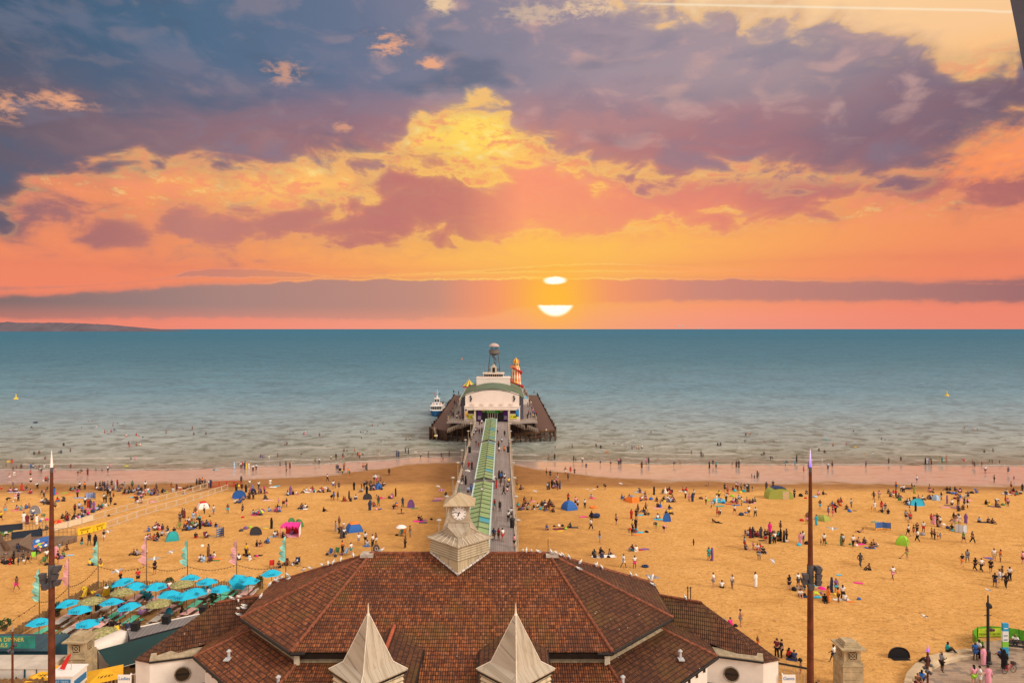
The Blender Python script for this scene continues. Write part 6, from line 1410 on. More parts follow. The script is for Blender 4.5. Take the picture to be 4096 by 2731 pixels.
for i, (c, x, y, h, rd, lb) in enumerate((('R', 750, 695, 1.6, .35, 'tall potted plant against the paling fence beside the rusty mast'), ('R', 785, 1120, 1.6, .8, 'bushy green plant between the mast and the caravan'), ('S', 480, 520, 1.0, .5, 'low bushy plant by the paling fence among the parasols'), ('S', 955, 740, 1.7, .4, 'slender potted plant beside the hut roof'),
                                     ('S', 1450, 520, 1.3, .45, 'potted plant at the pavilion end of the paling fence'), ('R', 60, 880, 1.2, .7, 'bushy plant above the lunch banner at the far left'))):
    X, Y, _ = at(*px(c, x, y), 4.3); bush(X, Y, h, rd, lb, i, (.05, .10, .03) if i % 2 else (.035, .075, .025))
# --- ramps, ice cream board, plastic barriers at the left
RAMP = plank_mat('ramp_boards', (.14, .085, .055, 1), (.20, .125, .08, 1), .3)
rmp = thing('beach_ramp', 'low boarded ramp with grey fence panels running down onto the sand', 'ramp', (-58, 98, 3.9))
Qx = lambda x, y, z: at(*px('D', x, y), z)
a = MB(); P0 = [Qx(-60, 870, 4.5), Qx(380, 765, 4.5), Qx(1205, 748, 4.2), Qx(1210, 775, 4.0), Qx(850, 880, 4.1), Qx(500, 1000, 4.2), Qx(-60, 1080, 4.3)]
a.hexa([(x, y, 3.4) for x, y, z in P0][::-1], P0[::-1]); part(a, 'deck', RAMP, rmp)
for (c0, c1, h, nm) in (((180, 815), (660, 760), 1.15, 'navy'), ((-40, 690), (355, 655), 1.0, 'navy')):
    p, q = Qx(*c0, 4.4), Qx(*c1, 4.3); a = MB(); a.face([p, q, (q[0], q[1], q[2] + h), (p[0], p[1], p[2] + h)]); a.face([(p[0], p[1] + .06, p[2]), (p[0], p[1] + .06, p[2] + h), (q[0], q[1] + .06, q[2] + h), (q[0], q[1] + .06, q[2])]); part(a, 'fence_panel', mat('panel_navy', (.02, .03, .05), .7, .15), rmp)
for c0, c1 in (((665, 755), (1180, 745)), ((355, 655), (770, 640)), ((0, 900), (180, 825))):
    p, q = Qx(*c0, 4.4), Qx(*c1, 4.2); a = MB(); n = 8
    for i in range(n + 1): a.cyl(tuple(Vector(p).lerp(Vector(q), i / n)), tuple(Vector(p).lerp(Vector(q), i / n) + Vector((0, 0, 1.1))), .03, n=4)
    for z in (.55, 1.1): a.cyl((p[0], p[1], p[2] + z), (q[0], q[1], q[2] + z), .03, n=4)
    part(a, 'railing', mat('rail_grey', (.20, .16, .13), .6), rmp)
a = MB(); w0, w1, w2 = Qx(380, 880, 4.3), Qx(250, 960, 4.3), Qx(510, 1000, 4.2); a.hexa([w1, w2, (w0[0] + 1, w0[1], 4.3)], [(w1[0], w1[1], 5.2), (w2[0], w2[1], 4.4), (w0[0] + 1, w0[1], 5.9)]); part(a, 'retaining_wedge', RAMP, rmp)
ib = thing('menu_board', 'leaning blue ice cream menu board covered with round pictures', 'sign board', Qx(620, 970, 4.25))
bl_, br_, tr_, tl_ = Qx(505, 975, 4.3), Qx(750, 915, 4.3), Vector(Qx(750, 915, 4.3)) + Vector((-.5, .9, 1.25)), Vector(Qx(505, 975, 4.3)) + Vector((-.5, .9, 1.15))
a = MB(); a.face([bl_, br_, tr_, tl_]); a.face([Vector(bl_) + Vector((0, .05, 0)), tl_ + Vector((0, .05, 0)), tr_ + Vector((0, .05, 0)), Vector(br_) + Vector((0, .05, 0))]); pb = part(a, 'board', mat('menu_blue', (.02, .10, .35), .5, .1), ib)
uu, vv_ = (Vector(br_) - Vector(bl_)), (tl_ - Vector(bl_)); nn_ = uu.cross(vv_).normalized() * .03
for f_, g_, rr_2, c in ((.2, .3, .26, 'O'), (.42, .42, .26, 'X'), (.64, .5, .26, 'O'), (.86, .55, .24, 'K'), (.3, .78, .3, 'L'), (.62, .84, .2, 'W'), (.8, .86, .22, 'Y'), (.5, .12, .22, 'Y'), (.86, .15, .2, 'W')):
    c0 = Vector(bl_) + uu * f_ + vv_ * g_ + nn_; a = MB(); ud, vd = uu.normalized(), vv_.normalized(); a.face([c0 + ud * rr_2 * math.cos(k_ * math.pi / 5) + vd * rr_2 * .8 * math.sin(k_ * math.pi / 5) for k_ in range(10)]); sub(a, 'picture', cl(c), pb)
BARW = mat('barrier_white', (.62, .52, .40), .6, .05)
MESHM = mat('barrier_mesh', (.60, .43, .26), .7, .1)
def barrier(p, q, kind, label, grp):
    r = thing('crowd_barrier', label, 'barrier', p, group=grp); p, q = Vector(p), Vector(q); up = Vector((0, 0, 1.12)); in_ = (q - p) * .06
    a = MB(); c = [p + in_ * .4 + Vector((0, 0, .15)), q - in_ * .4 + Vector((0, 0, .15)), q - in_ * .4 + up, p + in_ * .4 + up]
    for i in range(4): a.cyl(c[i], c[(i + 1) % 4], .055, n=5)
    d = (q - p).normalized(); nrm = Vector((-d.y, d.x, 0)) * .3
    for t in (.12, .88): m0_ = p.lerp(q, t); a.cyl(m0_ - nrm, m0_ + nrm, .05, n=4); a.cyl(m0_, m0_ + Vector((0, 0, .2)), .04, n=4)
    part(a, 'frame', cl('Y') if kind == 'Y' else cl('R') if kind == 'R' else BARW, r)
    a = MB()
    if kind in 'YS': a.face([c[0], c[1], c[2], c[3]])
    else:
        for i in range(1, 15): a.cyl(c[0].lerp(c[1], i / 15), c[3].lerp(c[2], i / 15), .012, n=3)
    part(a, 'panel', mat('barrier_yellow', (.82, .55, .02), .6, .06) if kind == 'Y' else mat('barrier_cream', (.66, .56, .40), .7, .1) if kind == 'S' else cl('R') if kind == 'R' else MESHM, r)
    if kind == 'Y':
        a = MB(); nf = Vector((d.y, -d.x, 0)) * .07
        for u0, u1, z in ((.15, .85, .92), (.12, .8, .82), (.2, .7, .72)): s0_, s1_ = p.lerp(q, u0) + nf + Vector((0, 0, z)), p.lerp(q, u1) + nf + Vector((0, 0, z)); a.cyl(s0_, s1_, .02, n=4)
        for u0 in (.25, .6): a.ball(p.lerp(q, u0) + nf + Vector((0, 0, .42)), .16, .05, .14)
        part(a, 'printed_notice', mat('notice_ink', (.25, .14, .02), .7), r)
def bline(pts, n, kinds, names, grp):
    P_ = [ground(*q) for q in pts]; L_ = [0]
    for a_, b_ in zip(P_[:-1], P_[1:]): L_.append(L_[-1] + math.hypot(b_[0] - a_[0], b_[1] - a_[1]))
    def pos(s):
        for i in range(len(P_) - 1):
            if s <= L_[i + 1] + 1e-6: t = (s - L_[i]) / (L_[i + 1] - L_[i]); return tuple(Vector(P_[i]).lerp(Vector(P_[i + 1]), t))
        return P_[-1]
    for i in range(n): barrier(pos(L_[-1] * (i + .01) / n), pos(L_[-1] * (i + .99) / n), kinds(i), names(i), grp)
bline([(309, 2143), (398, 2123), (600, 2052), (735, 2015), (912, 1957)], 16, lambda i: 'Y' if i < 2 else 'W', lambda i: ('yellow notice barrier, first at the ramp end', 'yellow notice barrier, second from the ramp')[i] if i < 2 else 'white mesh barrier in the nearer row, ' + ORD[i - 2] + ' after the yellow ones', 'barriers in the nearer row across the sand')
bline([(212, 2126), (320, 2098), (421, 2067), (600, 2016), (735, 1980), (831, 1950)], 15, lambda i: 'S' if i < 3 else 'W', lambda i: ('cream barrier' if i < 3 else 'white mesh barrier') + ' in the farther row, ' + ORD[i] + ' from the ramp', 'barriers in the farther row across the sand')
bline([(845, 1950), (890, 1943), (965, 1945)], 4, lambda i: 'R', lambda i: 'red mesh barrier closing the lane near the wet sand, ' + ORD[i] + ' from the left', 'red barriers by the wet sand')
# ================================================================= tents, windbreaks, towels and other beach things
def gp(c, x, y): return ground(*px(c, x, y))
def wpx(c, wd, Y): return wd / CR[c][2] * Y / F    # crop pixels to metres at a distance
def tent(c, x, yb, wd, ht, kind, cols, label, rz=0.0, door=True):
    X, Y, Z = gp(c, x, yb); w_ = wpx(c, wd, Y); h = max(.7, wpx(c, ht, Y) * .97); Y += w_ * .28
    r = thing('beach_tent', label, 'tent', (X, Y, gz(X, Y)), rz); m0, m1 = cl(cols[0]), cl(cols[1])
    if kind == 'dome':                            # square based ridged dome
        n = 4; prof = [(1.0, 0), (.95, .28), (.80, .58), (.55, .82), (.28, .95), (.03, 1.0)]; a = MB(); a.lathe([(p * w_ * .60, z * h) for p, z in prof], n=4, ph=R(45) + .25, cap=False); a.build('shell', m0, r)
        a = MB()
        for k_ in range(4):
            an = R(45) + .25 + k_ * math.pi / 2; a.tube([(p * w_ * .605 * math.cos(an), p * w_ * .605 * math.sin(an), z * h) for p, z in prof], .03, 5)
        a.build('tent_pole', m1, r)
        if door:
            a = MB(); an = -math.pi / 2 + .25 + (.0); d = w_ * .43; c_, s_ = math.cos(an), math.sin(an); q = [(-.30, 0, 1.02), (.30, 0, 1.02), (.16, .5, .94), (0, .72, .78), (-.16, .5, .94)]
            a.face([(d * f_ * c_ - u * w_ * .5 * s_ * -1 * -1, d * f_ * s_ + u * w_ * .5 * c_, z * h + .02) for u, z, f_ in q]); a.build('door', m1, r)
        if len(cols) > 2: a = MB(); a.lathe([(w_ * .36, h * .84), (w_ * .2, h * .97), (.03, h * 1.03)], n=4, ph=R(45) + .25, cap=False); a.build('top_panel', cl(cols[2]), r)
    elif kind == 'popup':                         # half shell shelter, open to one side
        a = MB(); n, m_ = 14, 7; vs_ = []
        for i in range(n + 1):
            t = math.pi * i / n
            for j in range(m_ + 1):
                s = math.pi * .5 * j / m_; vs_.append((-w_ * .5 * math.cos(t), w_ * .42 * math.sin(t) * math.cos(s) * (.9), h * math.sin(t) ** .8 * math.sin(s) if j else 0))
        a.raw(vs_, [(i * (m_ + 1) + j, (i + 1) * (m_ + 1) + j, (i + 1) * (m_ + 1) + j + 1, i * (m_ + 1) + j + 1) for i in range(n) for j in range(m_)], True); a.build('shell', m0, r)
        a = MB(); vs_ = [(-w_ * .48 * math.cos(math.pi * i / n), .03, h * .97 * math.sin(math.pi * i / n) ** .8) for i in range(n + 1)]; a.face(vs_); a.build('opening', m1, r)
        a = MB(); a.tube([(-w_ * .5 * math.cos(math.pi * i / n), 0, h * math.sin(math.pi * i / n) ** .8) for i in range(n + 1)], .035, 5); a.build('hoop', m1, r)
        a = MB(); a.box(0, -w_ * .12, .02, w_ * .8, w_ * .24, .03); a.build('groundsheet', m1, r)
    elif kind == 'tunnel':                        # long tunnel tent
        a = MB(); n = 12; L_ = w_ * .72; vs_ = []
        for (y, k_) in ((-w_ * .26, .98), (0, 1.0), (w_ * .26, .98)): vs_ += [(L_ * .72 * -math.cos(math.pi * i / n) * 1.0, y, h * k_ * max(0, math.sin(math.pi * i / n)) ** .6) for i in range(n + 1)]
        a.raw(vs_, [(j * (n + 1) + i, j * (n + 1) + i + 1, (j + 1) * (n + 1) + i + 1, (j + 1) * (n + 1) + i) for j in range(2) for i in range(n)], True); a.face(vs_[:n + 1]); a.face(vs_[2 * n + 2:]); a.build('shell', m0, r)
        a = MB(); q = [(L_ * .73 * -math.cos(math.pi * i / n), h * 1.02 * math.sin(math.pi * i / n) ** .6) for i in range(4, 9)]; a.raw([(x_, -w_ * .275, z_ + .02) for x_, z_ in q] + [(x_, w_ * .275, z_ + .02) for x_, z_ in q], [(i, i + 1, 6 + i, 5 + i) for i in range(4)], True); a.build('top_panel', m1, r)
        a = MB(); a.box(L_ * .28, -w_ * .262, .05, L_ * .36, .03, h * .72); a.build('window_panel', cl(cols[2]), r)
    return r
tent('E', 1375, 175, 218, 130, 'popup', 'NBC', 'navy pop up tent in front of the crowd by the lane'); tent('E', 1610, 110, 100, 95, 'popup', 'CN', 'small turquoise tent just behind the navy pop up tent')
tent('E', 810, 332, 195, 115, 'dome', 'WRR', 'red and white dome tent with a dark top panel near the barriers', .3, False); tent('E', 325, 835, 212, 140, 'dome', 'TT', 'plain teal dome tent behind the bar flags', .2, False)
tent('E', 2205, 585, 130, 110, 'dome', 'EE', 'dark green dome tent behind the magenta shelter, first of two', 0, False); tent('E', 2325, 620, 130, 125, 'dome', 'EE', 'dark green dome tent behind the magenta shelter, rear one of two', .4, False)
tent('E', 1640, 748, 190, 130, 'popup', 'OD', 'orange and grey tent among scattered bags'); tent('F', 835, 695, 270, 150, 'dome', 'BNO', 'large blue dome tent with an orange cloth on top', .15, False)
tent('F', 1050, 188, 140, 95, 'popup', 'CD', 'turquoise pop up tent with a dark opening east of the pier'); tent('F', 1735, 318, 110, 130, 'popup', 'CV', 'tall turquoise shelter beside the pier with towels over it')
tent('C', 1228, 1200, 115, 95, 'dome', 'BN', 'blue dome tent near the damp sand east of the pier', .2); tent('G', 935, 1142, 190, 125, 'dome', 'BB', 'blue dome tent west of the pier beside people standing', .2, False)
tent('G', 1787, 1038, 160, 92, 'dome', 'OOG', 'orange dome tent with a grey panel', .35); tent('H', 2250, 122, 105, 118, 'popup', 'OB', 'small orange and blue shelter with people behind it')
tent('I', 1428, 995, 320, 152, 'tunnel', 'QNA', 'big olive green tunnel tent with a navy roof band beside the violet tipped mast'); tent('J', 2010, 110, 165, 75, 'dome', 'QQ', 'low olive dome tent behind the tall mast', .3, False)
tent('K', 955, 1088, 190, 98, 'popup', 'TC', 'teal pop up dome tent with its back to the sea'); tent('K', 1183, 1010, 84, 75, 'dome', 'LG', 'small pale blue pointed tent', .1, False)
tent('L', 745, 438, 165, 130, 'dome', 'XQ', 'bright lime green tent standing alone on the sand', .6); tent('N', 1080, 1030, 225, 118, 'popup', 'DK', 'black pop up beach tent near the curved seat wall')
tent('D', 515, 412, 175, 130, 'popup', 'WG', 'white pop up tent with a dark vent among families'); tent('E', 1590, 40, 60, 45, 'dome', 'VR', 'small purple tent by the red barrier', 0, False)
# magenta shelter on poles
X, Y, Z = gp('E', 2190, 775); w_ = wpx('E', 290, Y)
r = thing('beach_shelter', 'magenta open fronted beach shelter with scalloped edge and a person inside', 'shelter', (X, Y + 1, gz(X, Y)))
a = MB(); n = 6; H_ = 1.75
a.raw([(-w_ / 2 + w_ * i / n, -1.0, H_ - .12 * (i % 2)) for i in range(n + 1)] + [(-w_ * .42 + w_ * .84 * i / n, .9, H_ * 1.08 - .12 * (i % 2)) for i in range(n + 1)], [(i, i + 1, n + 2 + i, n + 1 + i) for i in range(n)])
for i in range(n): a.face([(-w_ / 2 + w_ * i / n, -1.02, H_ - .12 * (i % 2)), (-w_ / 2 + w_ * (i + 1) / n, -1.02, H_ - .12 * ((i + 1) % 2)), (-w_ / 2 + w_ * (i + .5) / n, -1.04, H_ - .5)])
a.build('roof', mat('shelter_magenta', (.75, .03, .30), .7, .15, 2), r)
MB().hexa([(-w_ * .42, .88, 0), (w_ * .42, .88, 0), (w_ * .42, .92, 0), (-w_ * .42, .92, 0)], [(-w_ * .42, .88, H_), (w_ * .42, .88, H_), (w_ * .42, .92, H_), (-w_ * .42, .92, H_)]).build('back_wall', cl('R'), r)
for s_ in (-1, 1): MB().cyl((s_ * w_ * .49, -1, 0), (s_ * w_ * .49, -1, H_), .03, n=5).build('pole', cl('M'), r)
MB().raw([(w_ * .5, -1.0, 0), (w_ * .5, -1.0, H_ * .8), (w_ * .42, .9, H_), (w_ * .42, .9, 0)], [(0, 1, 2, 3)]).build('side_wall', cl('W'), r); MB().box(0, -.2, .01, w_ * .85, 1.9, .02).build('groundsheet', cl('P'), r)
def stripes2(name, cols, axis, freq):
    if name in MATS: return MATS[name]
    m_ = bpy.data.materials.new(name); m_.use_nodes = True; k = NT(m_.node_tree); s = k.new('ShaderNodeSeparateXYZ'); k.l.new(k.new('ShaderNodeTexCoord').outputs['Generated'], s.inputs[0])
    f_ = k.m('FRACT', k.m('MULTIPLY', s.outputs[axis], freq)); n = len(cols)
    k.l.new(k.ramp(f_, [(i / n, tuple(PAL[c]) + (1,)) for i, c in enumerate(cols)], 'CONSTANT'), k.n['Principled BSDF'].inputs['Base Color']); k.n['Principled BSDF'].inputs['Roughness'].default_value = .85; MATS[name] = m_; return m_
def windbreak(c, x, yb, wd, ht, m_, label, bend):
    X, Y, Z = gp(c, x, yb); w_ = wpx(c, wd, Y); h = wpx(c, ht, Y); r = thing('windbreak', label, 'windbreak', (X, Y, Z)); n = 5
    pts = [(-w_ / 2 + w_ * i / n, bend * math.sin(math.pi * i / n) + .12 * (i % 2)) for i in range(n + 1)]
    a = MB(); a.raw([(x_, y_, .05) for x_, y_ in pts] + [(x_, y_, h + .05 * (i % 2)) for i, (x_, y_) in enumerate(pts)], [(i, i + 1, n + 2 + i, n + 1 + i) for i in range(n)]); a.build('cloth', m_, r)
    for x_, y_ in pts: MB().cyl((x_, y_, 0), (x_, y_, h + .12), .025, n=5).build('stake', POLE, r)
windbreak('D', 1412, 182, 158, 92, stripes2('stripe_navy', 'BWBB', 2, 5), 'navy windbreak with white stripes and a seat beside it', .8); windbreak('E', 1100, 782, 112, 140, stripes2('stripe_blue_yellow', 'BBYB', 2, 4), 'tall blue windbreak with yellow stripes', .9)
windbreak('L', 462, 240, 210, 100, stripes2('stripe_blue_orange', 'OYBBBBBBBB', 2, .98), 'long blue windbreak with an orange foot stripe', .5); windbreak('L', 1503, 256, 165, 105, stripes2('stripe_pale', 'LWLW', 2, 6), 'pale blue and white striped windbreak round a family', -.9)
windbreak('K', 790, 866, 90, 25, cl('N'), 'low navy windbreak at the edge of the damp sand', .2)
def umbrella(c, x, yf, ytop, wd, cols, label, tilt=0.0, closed=False):
    X, Y, Z = gp(c, x, yf); h = wpx(c, yf - ytop, Y); rad = wpx(c, wd, Y) / 2; r = thing('beach_umbrella', label, 'umbrella', (X, Y, Z)); r.rotation_euler = (tilt, 0, .3)
    if closed: a = MB(); a.lathe([(.30, h * .1), (.34, h * .3), (.12, h * .75), (.02, h)], n=8); a.build('canopy', cl(cols[0]), r)
    else:
        a = MB(); n = 12
        for i in range(n):
            a.mi = i % len(cols); p, q = 2 * math.pi * i / n, 2 * math.pi * (i + 1) / n
            a.raw([(rad * math.cos(p), rad * math.sin(p), h - rad * .45), (rad * math.cos(q), rad * math.sin(q), h - rad * .45), (rad * .6 * math.cos(q), rad * .6 * math.sin(q), h - rad * .14), (rad * .6 * math.cos(p), rad * .6 * math.sin(p), h - rad * .14), (0, 0, h)], [(0, 1, 2, 3), (3, 2, 4)])
        a.build('canopy', [cl(k_) for k_ in cols], r)
    MB().cyl((0, 0, 0), (0, 0, h + .08), .025, n=5).build('pole', mat('umbrella_pole', (.45, .40, .35), .5, .1), r)
umbrella('F', 1588, 745, 580, 170, 'W', 'white beach umbrella over folding chairs near the clock tower'); umbrella('F', 2222, 150, 15, 105, 'PV', 'pink and purple beach umbrella close to the pier'); umbrella('G', 2222, 930, 830, 50, 'W', 'white folded beach umbrella standing closed', 0, True)
umbrella('E', 1725, 420, 320, 145, 'REYB', 'rainbow coloured umbrella leaning over two people', .35); umbrella('D', 910, 556, 500, 150, 'RRO', 'red and orange umbrella lying low on the sand', .1); umbrella('D', 100, 790, 650, 180, 'EWEE', 'green and white lifeguard umbrella beside the ramp')
umbrella('J', 1975, 1085, 992, 110, 'M', 'bright pink umbrella at a picnic by the tall mast'); umbrella('L', 365, 215, 108, 120, 'QG', 'faded green umbrella behind the blue windbreak', -.2); umbrella('J', 1893, 1080, 965, 60, 'C', 'small turquoise umbrella hidden partly by the mast'); umbrella('J', 1890, 1140, 1055, 90, 'XY', 'yellow green umbrella low over the picnic by the mast')
# lifeguard deck rail and slanted post at the far left
tag(MB().cyl(at(*px('D', -20, 760), 4.5), at(*px('D', 120, 960), 4.6), .28, .3, 9).build('timber_post', OCHRE), 'thick slanting timber post at the far left beside the ramp', 'post')
# towels, blankets, bags, boards, rings, coolers: kind, crop, x, y, width px, colours
ITEMS = '''towel E 1845 198 150 RW|towel D 1230 160 150 LB|towel D 280 355 180 PR|towel D 230 70 220 VW|towel D 470 88 110 VP|towel D 1440 335 320 PM|towel D 1100 1060 110 CL|towel E 1930 770 110 L|towel E 2190 765 230 WM|towel E 1640 430 120 M|towel E 980 770 120 A|towel E 1050 1125 150 O|towel E 1040 1140 110 E|towel E 1980 375 90 R|towel E 1695 1065 130 K
towel B 1930 1168 120 W|towel B 1990 1150 90 C|towel C 165 1245 180 W|towel C 1160 1195 160 L|towel C 1260 1150 130 N|towel F 55 335 130 W|towel F 1850 530 160 M|towel F 1920 515 130 V|towel F 1930 548 130 N|towel F 1580 405 110 U|towel F 2140 205 140 V|towel F 2180 170 160 P|towel F 1040 918 110 B|towel F 660 180 60 Y|towel F 1285 165 90 M|towel F 1800 325 110 E
towel G 1240 985 90 M|towel G 430 1030 90 P|towel G 1120 1232 105 M|towel G 1865 902 120 L|towel G 2130 1110 140 P|towel G 1890 1210 90 C|towel G 2140 1268 140 C|towel H 1860 265 130 C|towel H 1865 300 130 O|towel H 800 220 180 I|towel H 810 245 80 Y|towel H 980 200 140 D|towel H 1390 590 320 W|towel H 1940 492 130 V|towel H 1895 505 60 R|towel H 1750 485 50 B
towel I 90 888 80 W|towel I 820 1075 110 B|towel I 600 1088 110 T|towel I 720 1060 80 R|towel I 1030 1050 100 P|towel I 1540 1095 1 K|towel J 1190 530 90 B|towel J 1040 330 1 K|towel J 1480 378 90 W|towel J 1170 375 90 K|towel J 1110 495 90 R|towel J 1750 1130 120 N|towel J 1900 1140 90 C|towel J 2180 1165 110 W|towel L 280 475 130 B|towel L 160 425 110 M|towel L 350 455 80 N|towel L 125 945 110 M|towel L 1870 608 110 V|towel L 1900 620 60 B|towel L 1830 130 140 D
towel K 1295 1105 110 P|towel K 1420 1110 90 V|towel K 700 965 70 P|towel K 1570 1010 140 P|towel K 2140 925 130 W|towel K 1950 1095 90 V|towel K 1330 1080 90 N|towel N 410 130 55 C|towel N 460 385 110 W|towel N 525 410 60 O|towel N 180 360 90 C|towel M 1960 1140 120 N|towel M 2100 400 60 N|towel J 2210 835 60 C|towel D 2090 150 110 C
bag F 425 1050 45 D|bag F 1515 745 55 K|bag F 1240 345 40 N|bag F 1270 335 40 B|bag F 1195 345 50 P|bag F 2060 500 50 K|bag F 555 1080 60 N|bag F 650 1050 35 V|bag F 1280 30 50 K|bag E 915 290 50 K|bag E 935 450 35 K|bag E 1455 470 60 R|bag E 2340 330 50 D|bag E 1340 1140 40 K|bag E 1470 1060 45 U|bag E 820 920 60 W|bag E 1430 680 70 D|bag E 1500 645 80 V|bag E 1570 630 60 X|bag E 845 470 50 O|bag E 1675 1080 45 M|bag E 2240 1210 60 W
bag D 1805 265 50 K|bag D 890 95 35 M|bag D 905 220 45 B|bag D 1705 445 50 K|bag D 1455 385 90 N|bag D 660 500 60 W|bag D 735 510 50 M|bag D 630 530 50 B|bag D 155 1040 60 V|bag D 225 1040 50 T|bag D 105 1190 110 K|bag D 155 1200 40 R|bag D 370 1150 45 W|bag D 1460 1215 60 K|bag D 890 1100 70 R|bag D 960 1110 80 V|bag D 730 1210 70 K|bag D 210 220 35 W
bag G 850 1100 40 X|bag G 1310 835 35 K|bag G 300 1130 60 V|bag G 270 1140 60 D|bag G 380 1060 40 K|bag G 540 1130 50 C|bag G 580 1100 35 C|bag G 560 1130 35 X|bag G 630 1100 40 K|bag G 2000 1195 30 K|bag G 2210 1030 40 Y|bag G 2250 1030 35 B|bag G 2030 1000 60 B|bag H 730 185 40 K|bag H 790 180 50 W|bag H 840 180 50 K|bag H 885 220 45 X|bag H 1970 262 55 K|bag H 1275 600 60 K|bag H 1460 600 50 K|bag H 2115 180 30 X
bag I 145 885 30 B|bag I 350 990 110 U|bag I 440 1015 45 X|bag I 655 1050 45 B|bag I 770 960 60 X|bag I 805 890 50 C|bag I 925 895 60 T|bag I 880 910 60 Y|bag I 950 1180 45 B|bag I 890 1210 90 N|bag I 1755 985 45 R|bag I 1690 955 100 K|bag I 1880 970 60 L|bag I 2340 1150 50 B|bag I 715 925 35 R|bag J 1705 110 60 R|bag J 1665 440 60 C|bag J 1770 420 70 K|bag J 2030 415 40 E|bag J 1600 1040 80 K|bag J 1740 1110 60 K|bag J 2150 1105 40 Y|bag J 1930 1100 50 Y|bag J 1960 1090 45 V|bag J 2010 1160 40 K
bag L 15 430 40 E|bag L 100 445 45 W|bag L 378 430 40 W|bag L 1385 245 35 C|bag L 1415 240 35 X|bag L 1325 210 60 N|bag L 990 300 70 G|bag L 1270 165 50 W|bag L 135 1165 40 B|bag K 1715 905 40 B|bag K 1400 925 50 B|bag K 1340 915 100 N|bag K 1425 990 50 I|bag K 790 1070 45 B|bag K 655 975 40 R|bag K 2070 1075 60 E|bag K 1650 915 50 K|bag K 10 1165 50 B|bag M 1300 745 35 K|bag M 2060 1150 35 K|bag N 1775 960 60 N|bag N 1410 1040 60 X|bag B 30 1220 40 B|bag B 1380 1160 90 Y|bag B 540 1280 80 B|bag B 480 1215 30 R|bag B 265 1250 30 X
ring H 1950 725 100 N|ring G 1252 1110 100 O|ring D 925 1 1 Y|ring E 45 230 100 P|ring I 590 1030 170 C|ring I 935 1035 55 B|ring D 1465 400 1 K|board G 1265 862 55 W|board G 1170 860 40 W|board G 1220 885 40 W|board E 1800 625 130 A|board E 1815 640 110 Y|board D 1080 115 130 O|board D 1010 85 90 X|board B 450 1175 110 W|board I 415 812 35 K|board K 75 1150 60 K|board I 520 1070 1 K|board F 1430 345 1 K
chair F 465 1065 65 B|chair F 570 1050 70 E|chair F 710 1060 70 L|chair F 1630 755 45 O|chair F 1575 755 45 T|chair E 875 790 60 I|chair E 445 645 70 Q|chair E 2150 1225 60 I|chair E 2320 1210 60 N|chair E 1910 1255 60 R|chair D 675 1200 60 E|chair D 530 1120 80 X|chair D 720 60 60 D|chair D 660 110 60 D|chair D 690 240 60 D|chair D 2140 235 60 I|chair K 1715 912 40 B|chair K 680 1040 50 E|chair K 880 1030 40 K|chair G 2300 930 40 I|chair L 1268 185 1 W
lounger G 1270 1245 145 N|towel G 1310 1002 1 K'''
bagm = MB(); bagm.lathe([(.42, 0), (.50, .12), (.46, .45), (.30, .66), (.08, .72)], n=9, smooth=True); bagm.tube([(-.2, 0, .66), (-.12, 0, .86), (.12, 0, .86), (.2, 0, .66)], .03, 4)
twm = MB(); N_ = 6; tv = [((-.5 + i / N_) + .05 * math.sin(j * 2.2), (-.28 + .56 * j / 4) + .04 * math.sin(i * 1.9), .02 + .025 * (1 + math.sin(i * 2.3 + j * 1.7))) for j in range(5) for i in range(N_ + 1)]
twm.raw(tv, [(j * (N_ + 1) + i, j * (N_ + 1) + i + 1, (j + 1) * (N_ + 1) + i + 1, (j + 1) * (N_ + 1) + i) for j in range(4) for i in range(N_)]); twm.box(0, 0, 0, .96, .5, .02)
rgm = MB(); vs_ = [((.36 + .13 * math.cos(b_)) * math.cos(a_), (.36 + .13 * math.cos(b_)) * math.sin(a_), .13 + .13 * math.sin(b_)) for a_ in [2 * math.pi * i / 16 for i in range(16)] for b_ in [2 * math.pi * j / 8 for j in range(8)]]
rgm.raw(vs_, [(i * 8 + j, ((i + 1) % 16) * 8 + j, ((i + 1) % 16) * 8 + (j + 1) % 8, i * 8 + (j + 1) % 8) for i in range(16) for j in range(8)], True)
bdm = MB(); bdm.hexa([(.5 * math.cos(k_ * math.pi / 6), .2 * math.sin(k_ * math.pi / 6), .0) for k_ in range(12)], [(.5 * math.cos(k_ * math.pi / 6), .2 * math.sin(k_ * math.pi / 6), .06) for k_ in range(12)])
lgm = MB(); lgm.ball((-.1, 0, .2), .42, .2, .2, 12, 6); lgm.ball((.2, 0, .22), .32, .22, .22, 12, 6)
SHARE = {}
LAND = []                                         # label anchors: phrase, photo x, photo y
for o in C.objects:
    if o.get('category') in ('tent', 'windbreak', 'umbrella', 'shelter') and o.parent is None:
        v = o.location; LAND.append((o.name, CX + F * v.x / v.y, CY + F * (CH - v.z) / v.y))
SHORT = {}
for nm, ph in zip([l[0] for l in LAND], ['navy pop up tent', 'small turquoise tent', 'red and white tent', 'teal dome tent', 'first green tent', 'rear green tent', 'orange and grey tent', 'large blue tent', 'turquoise pop up tent', 'tall turquoise shelter', 'shoreside blue tent', 'pierside blue tent',
              'orange dome tent', 'orange and blue shelter', 'olive tunnel tent', 'low olive tent', 'teal pop up dome', 'pale pointed tent', 'lime green tent', 'black pop up tent', 'white pop up tent', 'small purple tent', 'magenta shelter', 'navy striped windbreak', 'yellow striped windbreak', 'long blue windbreak', 'pale striped windbreak', 'low navy windbreak',
              'white umbrella', 'pink purple umbrella', 'folded white umbrella', 'rainbow umbrella', 'red orange umbrella', 'lifeguard umbrella', 'bright pink umbrella', 'faded green umbrella', 'small turquoise umbrella', 'yellow green umbrella']): SHORT[nm] = ph
